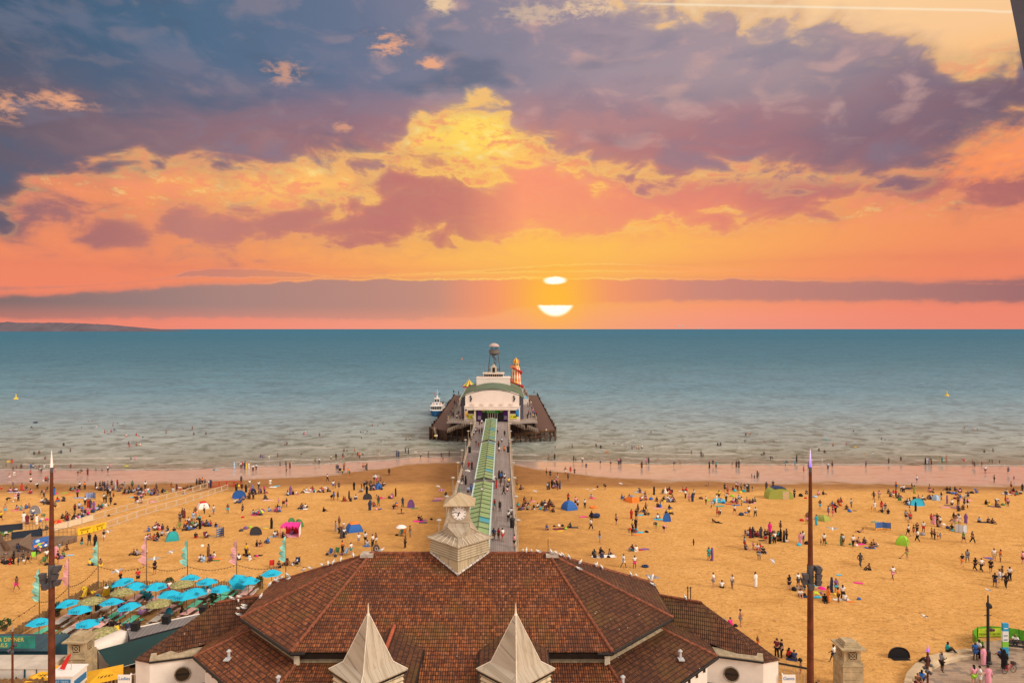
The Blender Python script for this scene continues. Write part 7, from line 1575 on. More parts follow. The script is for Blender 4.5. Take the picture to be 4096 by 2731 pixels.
LAND = [(SHORT[n], x, y) for n, x, y in LAND if n in SHORT] + [('yellow barriers', 350, 2130), ('red barriers', 910, 1950), ('menu board', 160, 2190), ('clock tower', 1836, 2150), ('west wing', 3000, 2600), ('promenade lamp', 3955, 2640), ('tall violet tipped mast', 3245, 2200), ('tall white tipped mast', 205, 2250), ('parasol bar', 600, 2400), ('green feather flag', 380, 2260), ('stone pillar', 3393, 2700), ('bar hut', 640, 2540)]
def rel(x, y):
    best = min(LAND, key=lambda l: math.hypot((l[1] - x), (l[2] - y) * 2.2)); dx, dy = x - best[1], y - best[2]
    d = math.hypot(dx, dy * 2.2)
    if d < 95: w_ = 'beside the '
    elif abs(dy) * 2.2 > abs(dx): w_ = ('seaward of the ' if dy < 0 else 'landward of the ')
    else: w_ = ('east of the ' if dx < 0 else 'west of the ')
    return w_ + best[0]
def assign(recs):                                 # recs: (object, base phrase, photo x, photo y): label each so that it is unlike all others
    by = {}
    for o, b_, x, y in recs: by.setdefault((b_, rel(x, y)), []).append((o, x))
    for (b_, rl_), v in by.items(): ordinals(v, b_ + ' ' + rl_)
NOUN = dict(towel='beach towel', bag='beach bag', ring='inflatable ring', board='bodyboard', chair='folding chair', lounger='inflatable lounger')
recs = []
for ent in ITEMS.replace('\n', '|').split('|'):
    kd, c, x, y, wd, cc = ent.split(); x, y, wd = float(x), float(y), float(wd)
    if wd < 5: continue
    X, Y, Z = gp(c, x, y); w_ = wpx(c, wd, Y); base = ''
    if kd == 'towel': o = twm.build('towel', cl(cc[0]) if len(cc) == 1 else stripes2('towel_' + cc, cc, 0, 6), None, loc=(X, Y, Z), rz=rp.uniform(-.4, .4)); o.scale = (w_, min(w_, 2.2) * .9, 1)
    elif kd == 'bag': o = bagm.build('beach_bag', cl(cc[0]), None, loc=(X, Y, Z), rz=rp.uniform(0, 3)); s_ = max(.45, min(1.0, w_)); o.scale = (s_ * 1.05, s_ * .8, s_ * rp.uniform(.55, .85))
    elif kd == 'ring': o = rgm.build('inflatable_ring', cl(cc[0]), None, loc=(X, Y, Z)); o.scale = (w_, w_, w_ * .8)
    elif kd == 'board': o = bdm.build('bodyboard', cl(cc[0]), None, loc=(X, Y, Z + .02), rz=rp.uniform(-.3, .3)); o.scale = (w_, w_ * .9, 1)
    elif kd == 'lounger': o = lgm.build('inflatable_lounger', cl(cc[0]), None, loc=(X, Y, Z)); o.scale = (w_ * 1.05,) * 3
    else:
        o = thing('folding_chair', '', 'chair', (X, Y, Z), rp.uniform(-.8, .8)); a = MB(); a.raw([(-.28, -.22, .42), (.28, -.22, .42), (.28, .22, .36), (-.28, .22, .36), (.3, .36, .95), (-.3, .36, .95)], [(0, 1, 2, 3), (3, 2, 4, 5)]); a.build('canvas', cl(cc[0]), o)
        a = MB()
        for s_ in (-.29, .29): a.cyl((s_, -.3, 0), (s_, .4, .98), .02, n=4); a.cyl((s_, .34, 0), (s_, -.26, .5), .02, n=4); a.cyl((s_, -.26, .56), (s_, .28, .6), .025, n=4)
        a.build('frame', IRON, o)
    o['category'] = NOUN[kd].split()[-1]; o['group'] = {'towel': 'towels spread on the sand', 'bag': 'bags on the sand', 'ring': 'inflatable rings', 'board': 'bodyboards', 'chair': 'folding chairs on the sand', 'lounger': 'loungers'}[kd]
    q = px(c, x, y); recs.append((o, ' and '.join(CNAME[k_] for k_ in dict.fromkeys(cc)) + ' ' + NOUN[kd], q[0], q[1]))
assign(recs)
# dinghy and small floats in the sea
for c, x, y, wd, cc, kd, lb in (('A', 555, 165, 75, 'N', 'd', 'dark blue inflatable dinghy far out in the eastern sea'), ('A', 1805, 275, 55, 'B', 'b', 'blue floating board beside a swimmer'), ('A', 128, 775, 60, 'Y', 'r', 'yellow swim ring at the east edge of the shallows'), ('A', 1980, 840, 90, 'X', 'b', 'lime and pink float with a child at the shoreline'),
                              ('B', 1025, 900, 110, 'C', 'b', 'turquoise bodyboard at the water edge'), ('B', 1645, 915, 60, 'W', 'b', 'white and yellow float at the shore group'), ('I', 2033, 200, 40, 'C', 'r', 'turquoise swim ring beyond the violet mast'), ('K', 78, 300, 40, 'Y', 'r', 'yellow swim ring in the western sea'), ('C', 795, 283, 40, 'E', 'b', 'dark green floating board east of the pier')):
    X, Y, _ = at(*px(c, x, y), 0); w_ = wpx(c, wd, Y); m_ = {'d': lgm, 'b': bdm, 'r': rgm}[kd]; o = m_.build({'d': 'inflatable_dinghy', 'b': 'floating_board', 'r': 'swim_ring'}[kd], cl(cc), None, loc=(X, Y, .02)); o.scale = (w_, w_, max(1, w_ * .7)); tag(o, lb, {'d': 'dinghy', 'b': 'float', 'r': 'swim ring'}[kd])
# pushchair, surfboard sign behind the ridge
X, Y, Z = gp('C', 628, 935); r = thing('pushchair', 'dark pushchair on the wet sand beside a family', 'pushchair', (X, Y, Z)); MB().lathe([(.22, .45), (.34, .7), (.3, 1.0)], n=8).build('seat', cl('K'), r); a = MB(); a.cyl((-.25, -.3, 0), (-.25, .4, 1.05), .03, n=4); a.cyl((.25, -.3, 0), (.25, .4, 1.05), .03, n=4); a.build('frame', IRON, r)
for s_ in (-.25, .25):
    for y_ in (-.3, .3): MB().cyl((s_ - .04, y_, .13), (s_ + .04, y_, .13), .13, n=8).build('wheel', BLK, r)
X, Y, Z = at(*px('F', 1195, 1010), 13.0)
o = thing('sail_banner', 'dark brown sail banner with a white ring behind the pavilion roof', 'banner', (X * 74 / Y, 74, 4.3)); X0 = (px('F', 1197, 950)[0] - CX) * 74 / F; z0, z1 = CH - (2215 - CY) * 74 / F, CH - (2177 - CY) * 74 / F
a = MB(); a.hexa([(X0 - .35, 74, z0 - 2), (X0 + .36, 74, z0 - 2), (X0 + .36, 74.06, z0 - 2), (X0 - .35, 74.06, z0 - 2)], [(X0 - .35, 74, z1 - .35), (X0 + .36, 74, z1 - .35), (X0 + .36, 74.06, z1 - .35), (X0 - .35, 74.06, z1 - .35)]); a.hexa([(X0 - .35, 74, z1 - .35), (X0 + .36, 74, z1 - .35), (X0 + .36, 74.06, z1 - .35), (X0 - .35, 74.06, z1 - .35)], [(X0 - .2, 74, z1), (X0 + .15, 74, z1), (X0 + .15, 74.06, z1), (X0 - .2, 74.06, z1)]); part(a, 'banner', mat('banner_brown', (.13, .075, .06), .8, .1), o)
a = MB()
for k_ in range(12): t0, t1 = k_ * math.pi / 6, (k_ + 1) * math.pi / 6; a.cyl((X0 + .14 * math.cos(t0), 73.98, z1 - .45 + .2 * math.sin(t0)), (X0 + .14 * math.cos(t1), 73.98, z1 - .45 + .2 * math.sin(t1)), .025, n=4)
part(a, 'printed_ring', cl('W'), o); part(MB().cyl((X0 - .4, 74.1, 4.3), (X0 - .4, 74.1, z1), .03, n=5), 'pole', POLE, o)
# ================================================================= gulls
GW, GG = mat('gull_white', (.74, .72, .70), .8, .08, 8), mat('gull_grey', (.30, .30, .32), .8, .15, 8)
dg = bpy.context.evaluated_depsgraph_get()
def ray(x, y):
    d = Vector(((x - CX) / F, 1.0, -(y - CY) / F)); ok, loc, *_ = bpy.context.scene.ray_cast(dg, Vector((0, 0, CH)), d.normalized()); return loc if ok else None
def gull_parts(fly):
    b = MB(); b.lathe([(.02, -.36), (.10, -.22), (.145, 0), (.13, .16), (.075, .28), (.07, .30)], n=8, smooth=True)
    b.v = [(x, z, y) if fly else (x, z * .92 - y * .25, y * .9 + z * .35 + .28) for x, y, z in b.v]
    hd = MB(); hd.ball((0, .34, .04) if fly else (0, .30, .48), .075, .09, .075, 7, 5); hd.mi = 1; p = (0, .40, .03) if fly else (0, .37, .47); hd.cyl(p, (p[0], p[1] + .10, p[2] - .02), .022, .008, 5)
    wg = []
    for s_ in (-1, 1):
        a = MB()
        if fly: a.raw([(s_ * .08, .14, .05), (s_ * .08, -.16, .05), (s_ * .42, -.10, .16), (s_ * .42, .18, .17), (s_ * .80, -.12, .07), (s_ * .72, .04, .09)], [(0, 1, 2, 3), (3, 2, 4, 5)])
        else: a.raw([(s_ * .13, .16, .40), (s_ * .145, -.06, .26), (s_ * .05, -.46, .22), (s_ * .09, -.18, .38)], [(0, 1, 2, 3)])
        wg.append(a)
    return b, hd, wg
GP = {f_: gull_parts(f_) for f_ in (True, False)}
GM = {f_: (GP[f_][0].mesh('gull_body', GW), GP[f_][1].mesh('gull_head', [GW, cl('Y')]), [w_.mesh('gull_wing', GG) for w_ in GP[f_][2]]) for f_ in GP}
def mk(name, me, parent=None):
    o = bpy.data.objects.new(name, me); C.objects.link(o); o.parent = parent; return o
grec = []
def gull(loc, rot, fly, base, x, s=.66):
    o = mk('gull', GM[fly][0]); mk('head', GM[fly][1], o)
    for w_ in GM[fly][2]: mk('wing', w_, o)
    if not fly:
        a = MB()
        for s_ in (-.05, .05): a.cyl((s_, .0, 0), (s_, 0, .2), .012, n=4)
        if 'gl' not in SHARE: SHARE['gl'] = a.mesh('gull_legs', cl('P'))
        mk('legs', SHARE['gl'], o)
    o.location = loc; o.rotation_euler = rot; o.scale = (s,) * 3; o['category'] = 'gull'; o['group'] = 'gulls in flight' if fly else 'gulls perched on the roofs'; grec.append((o, base, x))
PERCH = []
for c, x, y, base in [('S', x, y, 'gull perched on the tiled east roof') for x, y in ((1155, 672), (1222, 692), (1235, 655), (1465, 652), (1288, 750), (1282, 778), (1225, 782), (1230, 850), (1640, 436), (1690, 448), (1757, 410), (1635, 482), (1762, 462), (1560, 510))] + \
    [('F', x, y, 'gull perched on the east end of the ridge') for x, y in ((50, 1318), (352, 1240), (520, 1200), (640, 1158), (838, 1092), (1272, 1008), (160, 1290), (440, 1220))] + \
    [('H', x, y, 'gull perched on the west roof slopes') for x, y in ((300, 533), (355, 533), (418, 535), (820, 592), (846, 592), (930, 622), (1078, 690), (1275, 718), (1300, 724), (1370, 760), (1065, 778), (1760, 852), (1832, 864), (2005, 908), (2057, 985), (755, 562), (520, 545), (690, 552))] + [('M', 712, 432, 'gull perched by the aerial on the west wing roof')]:
    q = px(c, x, y); p = None
    for dy in (0, 5, 10, 16):
        p = ray(q[0], q[1] + dy)
        if p is not None and p.z > 9: break
    if p is not None and p.z > 9: PERCH.append((Vector(p), base, q[0]))
for p, base, x in PERCH: gull(p - Vector((0, 0, .02)), (0, 0, rp.uniform(0, 6.28)), False, base, x)
gull((46.1, 64.8, 11.05), (0, 0, 1.2), False, 'gull standing on the tip of the promenade lamp', 3957)
for c, x, y, D_, yaw, bank in (('P', 865, 672, 105, 2.2, .5), ('D', 1840, 1312, 78, 1.1, .4), ('C', 1815, 620, 178, 1.0, .3), ('E', 330, 1012, 95, 1.2, .2), ('E', 65, 1118, 92, .4, .9), ('H', 2050, 862, 72, 2.6, -.8), ('N', 1305, 562, 70, 1.9, .5), ('J', 2115, 215, 92, 2.7, -.4), ('J', 1312, 652, 88, 1.0, .6), ('G', 1622, 785, 140, 1.3, .2), ('F', 400, 5, 128, 1.5, .3), ('C', 1190, 1000, 140, .5, .9), ('P', 710, 478, 100, 1.6, .1), ('P', 628, 598, 84, 2.0, .4), ('D', 1690, 690, 106, .8, .3), ('P', 400, 640, 128, 1.4, .2), ('G', 470, 890, 130, 1.0, .3)):
    q = px(c, x, y); X, Y, Z = atY(q[0], q[1], D_); gull((X, Y, Z), (bank, 0, yaw), True, 'gull flying ' + ('past the pier canopy' if 1750 < q[0] < 2020 else 'over the sand east of the pier' if q[0] < 1750 else 'over the sand west of the pier'), q[0], 1.0)
for x, y in ((2714, 1303), (2732, 1305), (2806, 1313)):
    X, Y, Z = atY(x, y, 420); gull((X, Y, Z), (.5, 0, 1.2), True, 'tiny distant bird silhouette above the horizon', x, 2.2)
for b_ in sorted(set(g[1] for g in grec)): ordinals([(o, x) for o, bb_, x in grec if bb_ == b_], b_)

# ================================================================= people
SKL = dict(pelvis=.125, belly=.115, chest=.14, neck=.052, head=.085, top=.078, sh=.058, el=.040, wr=.030, hand=.036, hip=.088, knee=.056, ank=.036, toe=.032)
def pose(kind):
    s = dict(pelvis=(0, 0, .95), belly=(0, 0, 1.13), chest=(0, -.01, 1.33), neck=(0, 0, 1.49), head=(0, .015, 1.60), top=(0, .0, 1.70))
    for a, d in (('l', -1), ('r', 1)):
        s[a + 'sh'] = (d * .165, -.01, 1.41); s[a + 'el'] = (d * .225, -.03, 1.15); s[a + 'wr'] = (d * .245, .06, .91); s[a + 'hand'] = (d * .245, .09, .82)
        s[a + 'hip'] = (d * .085, 0, .88); s[a + 'knee'] = (d * .10, .02, .49); s[a + 'ank'] = (d * .11, -.02, .08); s[a + 'toe'] = (d * .13, .12, .035)
    if kind == 'hold':
        s['rel'] = (.22, .06, 1.17); s['rwr'] = (.13, .27, 1.25); s['rhand'] = (.10, .33, 1.30); s['lel'] = (-.24, .0, 1.16); s['lwr'] = (-.14, .2, 1.06); s['lhand'] = (-.08, .25, 1.06); s['lank'] = (-.16, .04, .08); s['ltoe'] = (-.19, .18, .035)
    if kind == 'walk':
        s['rknee'] = (.10, .17, .52); s['rank'] = (.10, .27, .10); s['rtoe'] = (.11, .40, .07); s['lknee'] = (-.10, -.06, .50); s['lank'] = (-.10, -.32, .15); s['ltoe'] = (-.11, -.22, .04)
        s['lel'] = (-.22, .10, 1.17); s['lwr'] = (-.22, .28, 1.02); s['lhand'] = (-.21, .35, .98); s['rel'] = (.22, -.18, 1.18); s['rwr'] = (.23, -.22, .94); s['rhand'] = (.23, -.20, .85)
    if kind == 'bend':
        for k_, v in dict(belly=(0, .12, 1.03), chest=(0, .32, 1.04), neck=(0, .46, 1.0), head=(0, .56, .95), top=(0, .65, .93)).items(): s[k_] = v
        for a, d in (('l', -1), ('r', 1)): s[a + 'sh'] = (d * .165, .38, 1.02); s[a + 'el'] = (d * .2, .42, .76); s[a + 'wr'] = (d * .15, .50, .55); s[a + 'hand'] = (d * .14, .53, .47); s[a + 'knee'] = (d * .12, .07, .49)
    if kind == 'sit':
        dz = -.80
        for k_ in ('pelvis', 'belly', 'chest', 'neck', 'head', 'top', 'lsh', 'rsh', 'lhip', 'rhip'): x, y, z = s[k_]; s[k_] = (x, y + (.10 if z > 1.2 else 0), z + dz)
        for a, d in (('l', -1), ('r', 1)):
            s[a + 'hip'] = (d * .09, .06, .12); s[a + 'knee'] = (d * .16, .42, .36); s[a + 'ank'] = (d * .10, .68, .06); s[a + 'toe'] = (d * .12, .80, .05)
            s[a + 'el'] = (d * .24, .22, .42); s[a + 'wr'] = (d * .15, .42, .40); s[a + 'hand'] = (d * .11, .49, .40)
    if kind == 'lounge':
        for k_, v in dict(pelvis=(0, 0, .13), belly=(0, -.16, .22), chest=(0, -.32, .34), neck=(0, -.44, .45), head=(0, -.50, .55), top=(0, -.54, .64)).items(): s[k_] = v
        for a, d in (('l', -1), ('r', 1)): s[a + 'sh'] = (d * .17, -.38, .40); s[a + 'el'] = (d * .24, -.50, .20); s[a + 'wr'] = (d * .25, -.34, .06); s[a + 'hand'] = (d * .25, -.26, .05); s[a + 'hip'] = (d * .09, .1, .11); s[a + 'knee'] = (d * .12, .48, .10 if d < 0 else .34); s[a + 'ank'] = (d * .12, .90 if d < 0 else .62, .07); s[a + 'toe'] = (d * .13, .97 if d < 0 else .74, .12)
    return s
BONES = [('pelvis', 'belly'), ('belly', 'chest'), ('chest', 'neck'), ('neck', 'head'), ('head', 'top')] + [(p, q) for a in 'lr' for p, q in (('chest', a + 'sh'), (a + 'sh', a + 'el'), (a + 'el', a + 'wr'), (a + 'wr', a + 'hand'), ('pelvis', a + 'hip'), (a + 'hip', a + 'knee'), (a + 'knee', a + 'ank'), (a + 'ank', a + 'toe'))]
def skin(name, s, bones, grow=0.0, over={}, cut={}):
    names = []
    for p, q in bones:
        for n in (p, q):
            if n not in names: names.append(n)
    if 'pelvis' in names: names.remove('pelvis'); names.insert(0, 'pelvis')
    me = bpy.data.meshes.new(name); me.from_pydata([cut.get(n, s[n]) for n in names], [(names.index(p), names.index(q)) for p, q in bones], [])
    o = bpy.data.objects.new(name, me); C.objects.link(o); o.modifiers.new('skin', 'SKIN'); sb = o.modifiers.new('sub', 'SUBSURF'); sb.levels = 1
    for n, v in zip(names, me.skin_vertices[0].data):
        r = over.get(n, SKL[n if n in SKL else n[1:]]) + grow; v.radius = (r, r); v.use_root = n == names[0]
    m2 = bpy.data.meshes.new_from_object(o.evaluated_get(bpy.context.evaluated_depsgraph_get())); m2.name = name
    bpy.data.objects.remove(o); bpy.data.meshes.remove(me)
    for pl in m2.polygons: pl.use_smooth = True
    m2.materials.clear(); m2.materials.append(None); return m2
POSE = {}
def lerp3(a, b, t): return tuple(x + (y - x) * t for x, y in zip(a, b))
for kd in ('stand', 'hold', 'walk', 'bend', 'sit', 'lounge'):
    s = pose(kd); d = {}
    d['body'] = skin('body_' + kd, s, BONES)
    up = [('pelvis', 'belly'), ('belly', 'chest')] + [(p, q) for a in 'lr' for p, q in (('chest', a + 'sh'), (a + 'sh', a + 'el'))]
    cut = {a + 'el': lerp3(s[a + 'sh'], s[a + 'el'], .72) for a in 'lr'}; cut['pelvis'] = lerp3(s['pelvis'], s['belly'], .25)
    d['shirt'] = skin('shirt_' + kd, s, up, .026, {'pelvis': .145, 'belly': .13, 'chest': .145, 'lsh': .065, 'rsh': .065, 'lel': .052, 'rel': .052}, cut)
    lo = [('pelvis', a + 'hip') for a in 'lr'] + [(a + 'hip', a + 'knee') for a in 'lr']
    d['shorts'] = skin('shorts_' + kd, s, lo, .024, {'pelvis': .135, 'lknee': .085, 'rknee': .085}, {a + 'knee': lerp3(s[a + 'hip'], s[a + 'knee'], .78) for a in 'lr'})
    d['trousers'] = skin('trousers_' + kd, s, lo + [(a + 'knee', a + 'ank') for a in 'lr'], .024, {'pelvis': .135, 'lank': .05, 'rank': .05})
    m = MB()                                     # robe or long dress: a draped loft down the body
    if kd in ('sit', 'lounge'): m.ball((s['belly'][0], s['belly'][1] + .12, s['belly'][2] - .05), .27, .42, .36, 10, 6); m.ball((s['chest'][0], s['chest'][1], s['chest'][2]), .24, .19, .26, 10, 6)
    else:
        rings = [(s['lank'], s['rank'], .19, .10), (s['lknee'], s['rknee'], .18, .02), (s['pelvis'], s['pelvis'], .19, 0), (s['belly'], s['belly'], .165, 0), (s['chest'], s['chest'], .205, 0), (s['neck'], s['neck'], .075, 0)]
        n = 12; i0 = len(m.v)
        for (p, q, r, e_) in rings:
            c_ = lerp3(p, q, .5); hw = abs(q[1] - p[1]) * .5
            for k_ in range(n): a_ = 2 * math.pi * k_ / n; fold = 1 + (.09 * (-1) ** k_ if r in (.19, .18) else 0); m.v.append((c_[0] + (r + .02) * fold * math.cos(a_), c_[1] + (r * .78 + hw) * fold * math.sin(a_), c_[2]))
        for j in range(len(rings) - 1):
            for k_ in range(n): m.f.append((j * n + k_, j * n + (k_ + 1) % n, (j + 1) * n + (k_ + 1) % n, (j + 1) * n + k_)); m.m.append(0); m.uv.append(None); m.sm.append(True)
        for a in 'lr': m.cyl(s[a + 'sh'], lerp3(s[a + 'el'], s[a + 'wr'], .6), .075, .06, 8)
    d['robe'] = m.mesh('robe_' + kd, [None])
    hd, tp = Vector(s['head']), Vector(s['top']); u = (tp - hd).normalized(); bk = Vector((0, -1, 0)); c_ = hd + u * .045 + bk * .022
    m = MB(); m.ball((0, 0, 0), .098, .105, .098, 9, 6); m.v = [tuple(c_ + Vector(v)) for v in m.v if True]; d['hair'] = m.mesh('hair_' + kd, [None])
    m = MB(); m.ball(tuple(c_), .10, .108, .10, 9, 6); e2 = c_ + bk * .07 - u * .16; m.ball(tuple(e2), .095, .06, .16, 8, 5); d['long_hair'] = m.mesh('long_hair_' + kd, [None])
    m = MB(); m.ball(tuple(c_ + Vector((0, .01, -.02))), .112, .120, .118, 9, 6); m.ball(tuple(Vector(s['neck']) + Vector((0, 0, .0))), .15, .13, .13, 9, 5); d['headscarf'] = m.mesh('headscarf_' + kd, [None])
    m = MB(); m.ball(tuple(hd + Vector((0, .088, -.01)) ), .018, .03, .022, 5, 4); d['nose'] = m.mesh('nose_' + kd, [None]); POSE[kd] = d
SKIN = [mat('skin_dark', (.075, .032, .018), .6, .1, 6), mat('skin_brown', (.19, .085, .045), .6, .1, 6), mat('skin_tan', (.42, .21, .13), .6, .1, 6), mat('skin_fair', (.52, .29, .20), .6, .1, 6)]
HAIR = [mat('hair_black', (.010, .008, .008), .7, .2), mat('hair_black', (.010, .008, .008)), mat('hair_brown', (.045, .022, .012), .7, .2), mat('hair_fair', (.22, .12, .05), .7, .2)]
PEOPLE = {}
# crop: x, y of the feet (or seat), pose [s stand h hold w walk b bend t sit l lounge r robe c child d wading n head in water], top, bottom
PEOPLE['A'] = '300,238nK 517,250nI 1280,240nS 1390,150nS 1780,170nS 1845,165nK 1770,210nS 1745,310dR 1790,270nK 2137,365dR 2178,385nO 2240,388nK 998,520dK 2018,500dK 2030,535dR 2140,520dS 455,618nS 613,648dS 925,630nS 960,640dN 707,740dI 2056,735dG 2122,735dP 97,778nS 188,790dR 100,835nS 333,870dK 486,860dB 520,820nS 553,875nS 868,840nS 697,860dW 1110,860dI 1723,845dP 1980,840nY 205,910cIK 225,1025wWW 478,1015sRK 650,945bGS 820,935sNN 862,930cPP 1220,985bGS 1375,975rI 1505,925cNN 1690,935hWK 677,1110cWW 720,1110sRK 752,1100sTK 590,1190bWK 205,1160cSB 340,1225rR 20,1240bSR 1250,1210hWK 1330,1205sOK 1105,1215tKK 1180,1215tKK 1500,1200sKK 1545,1215tSK 1570,1195hDK 1610,1185sKK 1640,1205sNN 1690,1195sGN 1720,1220tGK 1752,1175hKK 1810,1205rL 1840,1175sRR 1880,1228tNN 1940,1190bKK 1955,1215sGG 1585,1218tNK 1770,1215tIK 1660,1225tDK 2075,1190sED 2030,1212tKK'
PEOPLE['D'] = '170,65tPV 220,60tVV 258,58tWK 475,80tPO 108,240bKK 243,222sPW 288,212sKK 690,152sSD 850,115rB 1215,152sMK 80,412sSC 260,342tGR 325,352tTT 455,312tSS 870,348hEK 838,338sDK 965,208tWR 1000,206tKK 700,246tGD 735,246tDK 1175,402hIK 1240,372hLN 1335,275sWK 1380,305rR 1415,318rD 1468,345rV 1630,228sWD 1665,235sDK 1690,135hKK 1725,130sWK 1735,272wKK 1780,162cRK 1535,335tDK 1330,395tDK 1390,430tMN 1285,420sBD 1610,300tTD 1650,300tWW 2000,82tWK 2050,75tDK 2090,75tLN 2145,42tVK 2200,90tKK 2235,108tWR 2278,22sWK 2282,125sPP 2320,115sWC 2110,160tOK 2165,242tWK 2215,240tSU 425,572rI 375,542rW 520,470hWB 575,572rW 690,500bEE 500,562sDK 970,482tDK 1065,522tIN 1130,522tDK 1155,474tKU 1230,492tMK 1285,492tKK 720,665tDK 15,525wYK 60,765tXK 1282,950hKT 1400,892wKD 1495,907rK 1630,836hKW 935,978cLC 1055,975tSS 880,1085rP 730,1155hWS 1000,1080tEK 910,1190sKK 1410,1215tYN 1580,1218tSY 2110,1052tUK 2155,1062tGK 2295,1030tWN 215,1195sKK 285,1212cNN 290,1065sND 345,1010sXK 440,1192wSK 640,950tUK 60,1180tDK 155,1180tRK 370,1130tDG 560,1050tKE 620,1020tPD 380,1060tDC 90,1110tDK'
PEOPLE['E'] = '505,470rU 540,475rI 470,545sDD 710,462hUO 735,442cWW 680,530sLL 780,505tTK 600,545tWK 550,592tOR 785,645rK 835,595tVR 885,602tDK 950,595tRN 700,625tWK 660,592tEK 530,642tNK 580,668tDK 630,660tWN 690,650tKB 850,412hWK 998,424hWG 982,412cWW 1220,402hSC 1450,415wKK 1560,178rU 1620,185sKK 1350,52hKK 1440,48sKK 1505,72rK 1605,72sBB 1800,172tNK 2015,240cPP 2090,302bRK 2140,302hKP 1975,372tMV 2030,362tLC 1330,242tWK 1400,242tBN 1610,422tLV 1680,415tKV 1905,640rK 1960,762tWL 2220,742tVV 1850,872tBN 1665,915tKK 1735,915tUO 875,782tWI 80,662tWK 118,642tIK 155,662tPR 205,652tDK 140,797tKG 270,745tWW 10,802tSA 65,812tRR 915,1078rU 790,1145tWW 845,1158tLL 955,1145tVI 1015,1098tWP 1510,1072sYK 1395,1132tWK 1550,1138tWW 1540,1062tYK 75,1352hKK 2150,1218tIK 2310,1192tWN 2030,1250tDK 1715,100sDK 1795,95tPM 2150,108tKV 2205,112rV 2250,105tKK 2285,112tWP 1545,175tUA 80,95tIK 120,85tDK 25,120tBK'
PEOPLE['B'] = '253,320dS 518,265nS 665,255dS 877,345dK 2118,510dS 1735,710dV 1770,715dB 1805,710nS 1863,725dW 2003,735sII 1320,882rL 1425,878sWU 1445,862sRR 1485,882rN 1487,918cVV 1508,882rY 1615,922hWK 1665,902hWK 1005,900nK 2040,872sNN 2133,862sUD 2140,938cUU 2195,872rI 2210,852rA 1430,1112hDD 1885,1162hWW 1560,1170hWG 1705,1190hWK 820,1130sOK 860,1162sNN 790,1162sDK 770,1152sIK 733,1158sDK 930,1172sWV 955,1172rN 335,1212sIR 365,1232tWW 420,1242sII 230,1258tDW 70,1255bIR 100,1235sDK 600,1195tUO 570,1190tSK 1795,1272sMD 1720,1285sVV 1360,1222sKK 120,1290tSB'
PEOPLE['C'] = '1137,215dS 1225,208nS 1313,185nS 76,345dP 115,310nP 305,365dS 990,315nK 950,315nK 965,405nK 1663,430dS 1460,550nS 690,610dS 737,600nK 828,660nS 20,655nK 983,665nK 905,710sIR 935,722sON 1235,692sSW 1518,692rN 1548,692rN 1700,647rK 1890,718hWK 2217,722sNN 2243,747cTN 2340,692sID 240,808hES 303,808hWD 488,762hWS 600,885bDN 688,908rI 668,955cYK 755,978sOT 778,972cRR 988,892hOK 1022,892sOD 1048,902rK 1397,988wKK 430,1072wWK 520,1188hWB 552,1182cDK 610,1208wDK 848,1212rK 965,1187cRR 1055,1138tDA 1110,1122tKG 1165,1082hWK 1203,1102sMM 1262,1115sUU 1303,1142tWN 1150,1172tKK 1105,1218tDU 105,1237tWP 165,1242tWP 185,1237tMM 322,1247tWK 360,1252tKK 1005,1200sKK 1100,1200sUK 1150,1222cLN'
PEOPLE['F'] = '492,202bKK 530,192sBB 595,192hNN 770,178rK 675,207tDN 715,212tRR 1047,92rK 1250,160lKR 1500,135rK 1460,155tVM 1410,160lKU 80,322tWK 20,332tDK 365,376tKK 1095,352rN 1155,292tRB 1230,292hDE 1610,302sNN 1590,388cPK 1520,335bBO 1470,330tKK 1910,522tUK 2290,132tDK 560,682rG 615,605sSU 685,642cWG 610,722bIK 650,795rD 680,770tKW 920,892hWG 1025,878hWK 1190,885hSW 1140,920sWK 1060,907tWL 665,1022hOK 800,1044hWT 1725,772hSG 1650,945hUK'
PEOPLE['G'] = '742,300nR 935,305nS 970,300dS 700,370nK 1353,310dK 1530,255nS 1442,385dO 1775,320dN 1832,320nS 1865,320dS 1948,92nW 2030,96nK 650,450dS 735,467sUK 990,492sDD 1018,470nK 1108,512sWD 1348,527cNN 1595,532hPK 1624,527sNN 1905,572rU 1968,522sPP 1997,517sDD 2125,460nO 1158,602wND 625,672sOK 676,708hKN 773,737sSW 878,655wSW 948,652sRR 1002,674sUU 915,742hSD 2335,552bNK 232,842sSE 287,862tSK 637,872sLN 660,862rK 700,835rK 745,842tVO 775,872sKB 805,857rN 730,830sPK 760,800sPK 1415,867bKK 1230,978tLR 1865,897tWN 2070,935rK 2300,932tRK 2250,902tKW 1950,1002hUG 1905,1005tWD 918,1035hRK 1015,1085hPK 1045,1115hWK 1140,1112hWK 310,1095tUK 430,1027tSP 550,1075tUK 600,1065tWP 655,1147sUU 500,1105tWK 700,1092tKK 720,1168tUK 1960,1165wSD 1765,1255rR 1830,1266hKK 1855,1185sSU 1945,1205tUK 2118,1098tDK 2160,1108tBB 2120,1262tWU 2250,1000tWL 2200,1010tDL 2310,1000tKW 2330,1030tDK 2280,1020tWI 1665,1005tSR 460,1130tKW 340,1080tKP 2280,1190tYK'
PEOPLE['H'] = '1232,115sKK 1222,228wWK 1562,158hSK 1340,402sDL 635,228tBK 950,197tDK 1780,232sYK 1825,222sKK 1775,303bRK 1835,262tCR 2100,215bKE 2200,262bPK 1270,580tDK 1350,552tKK 1465,567tSK 1378,605tNN 1785,507tIC 1832,522tWW 1660,735wWW 1810,745hWM'
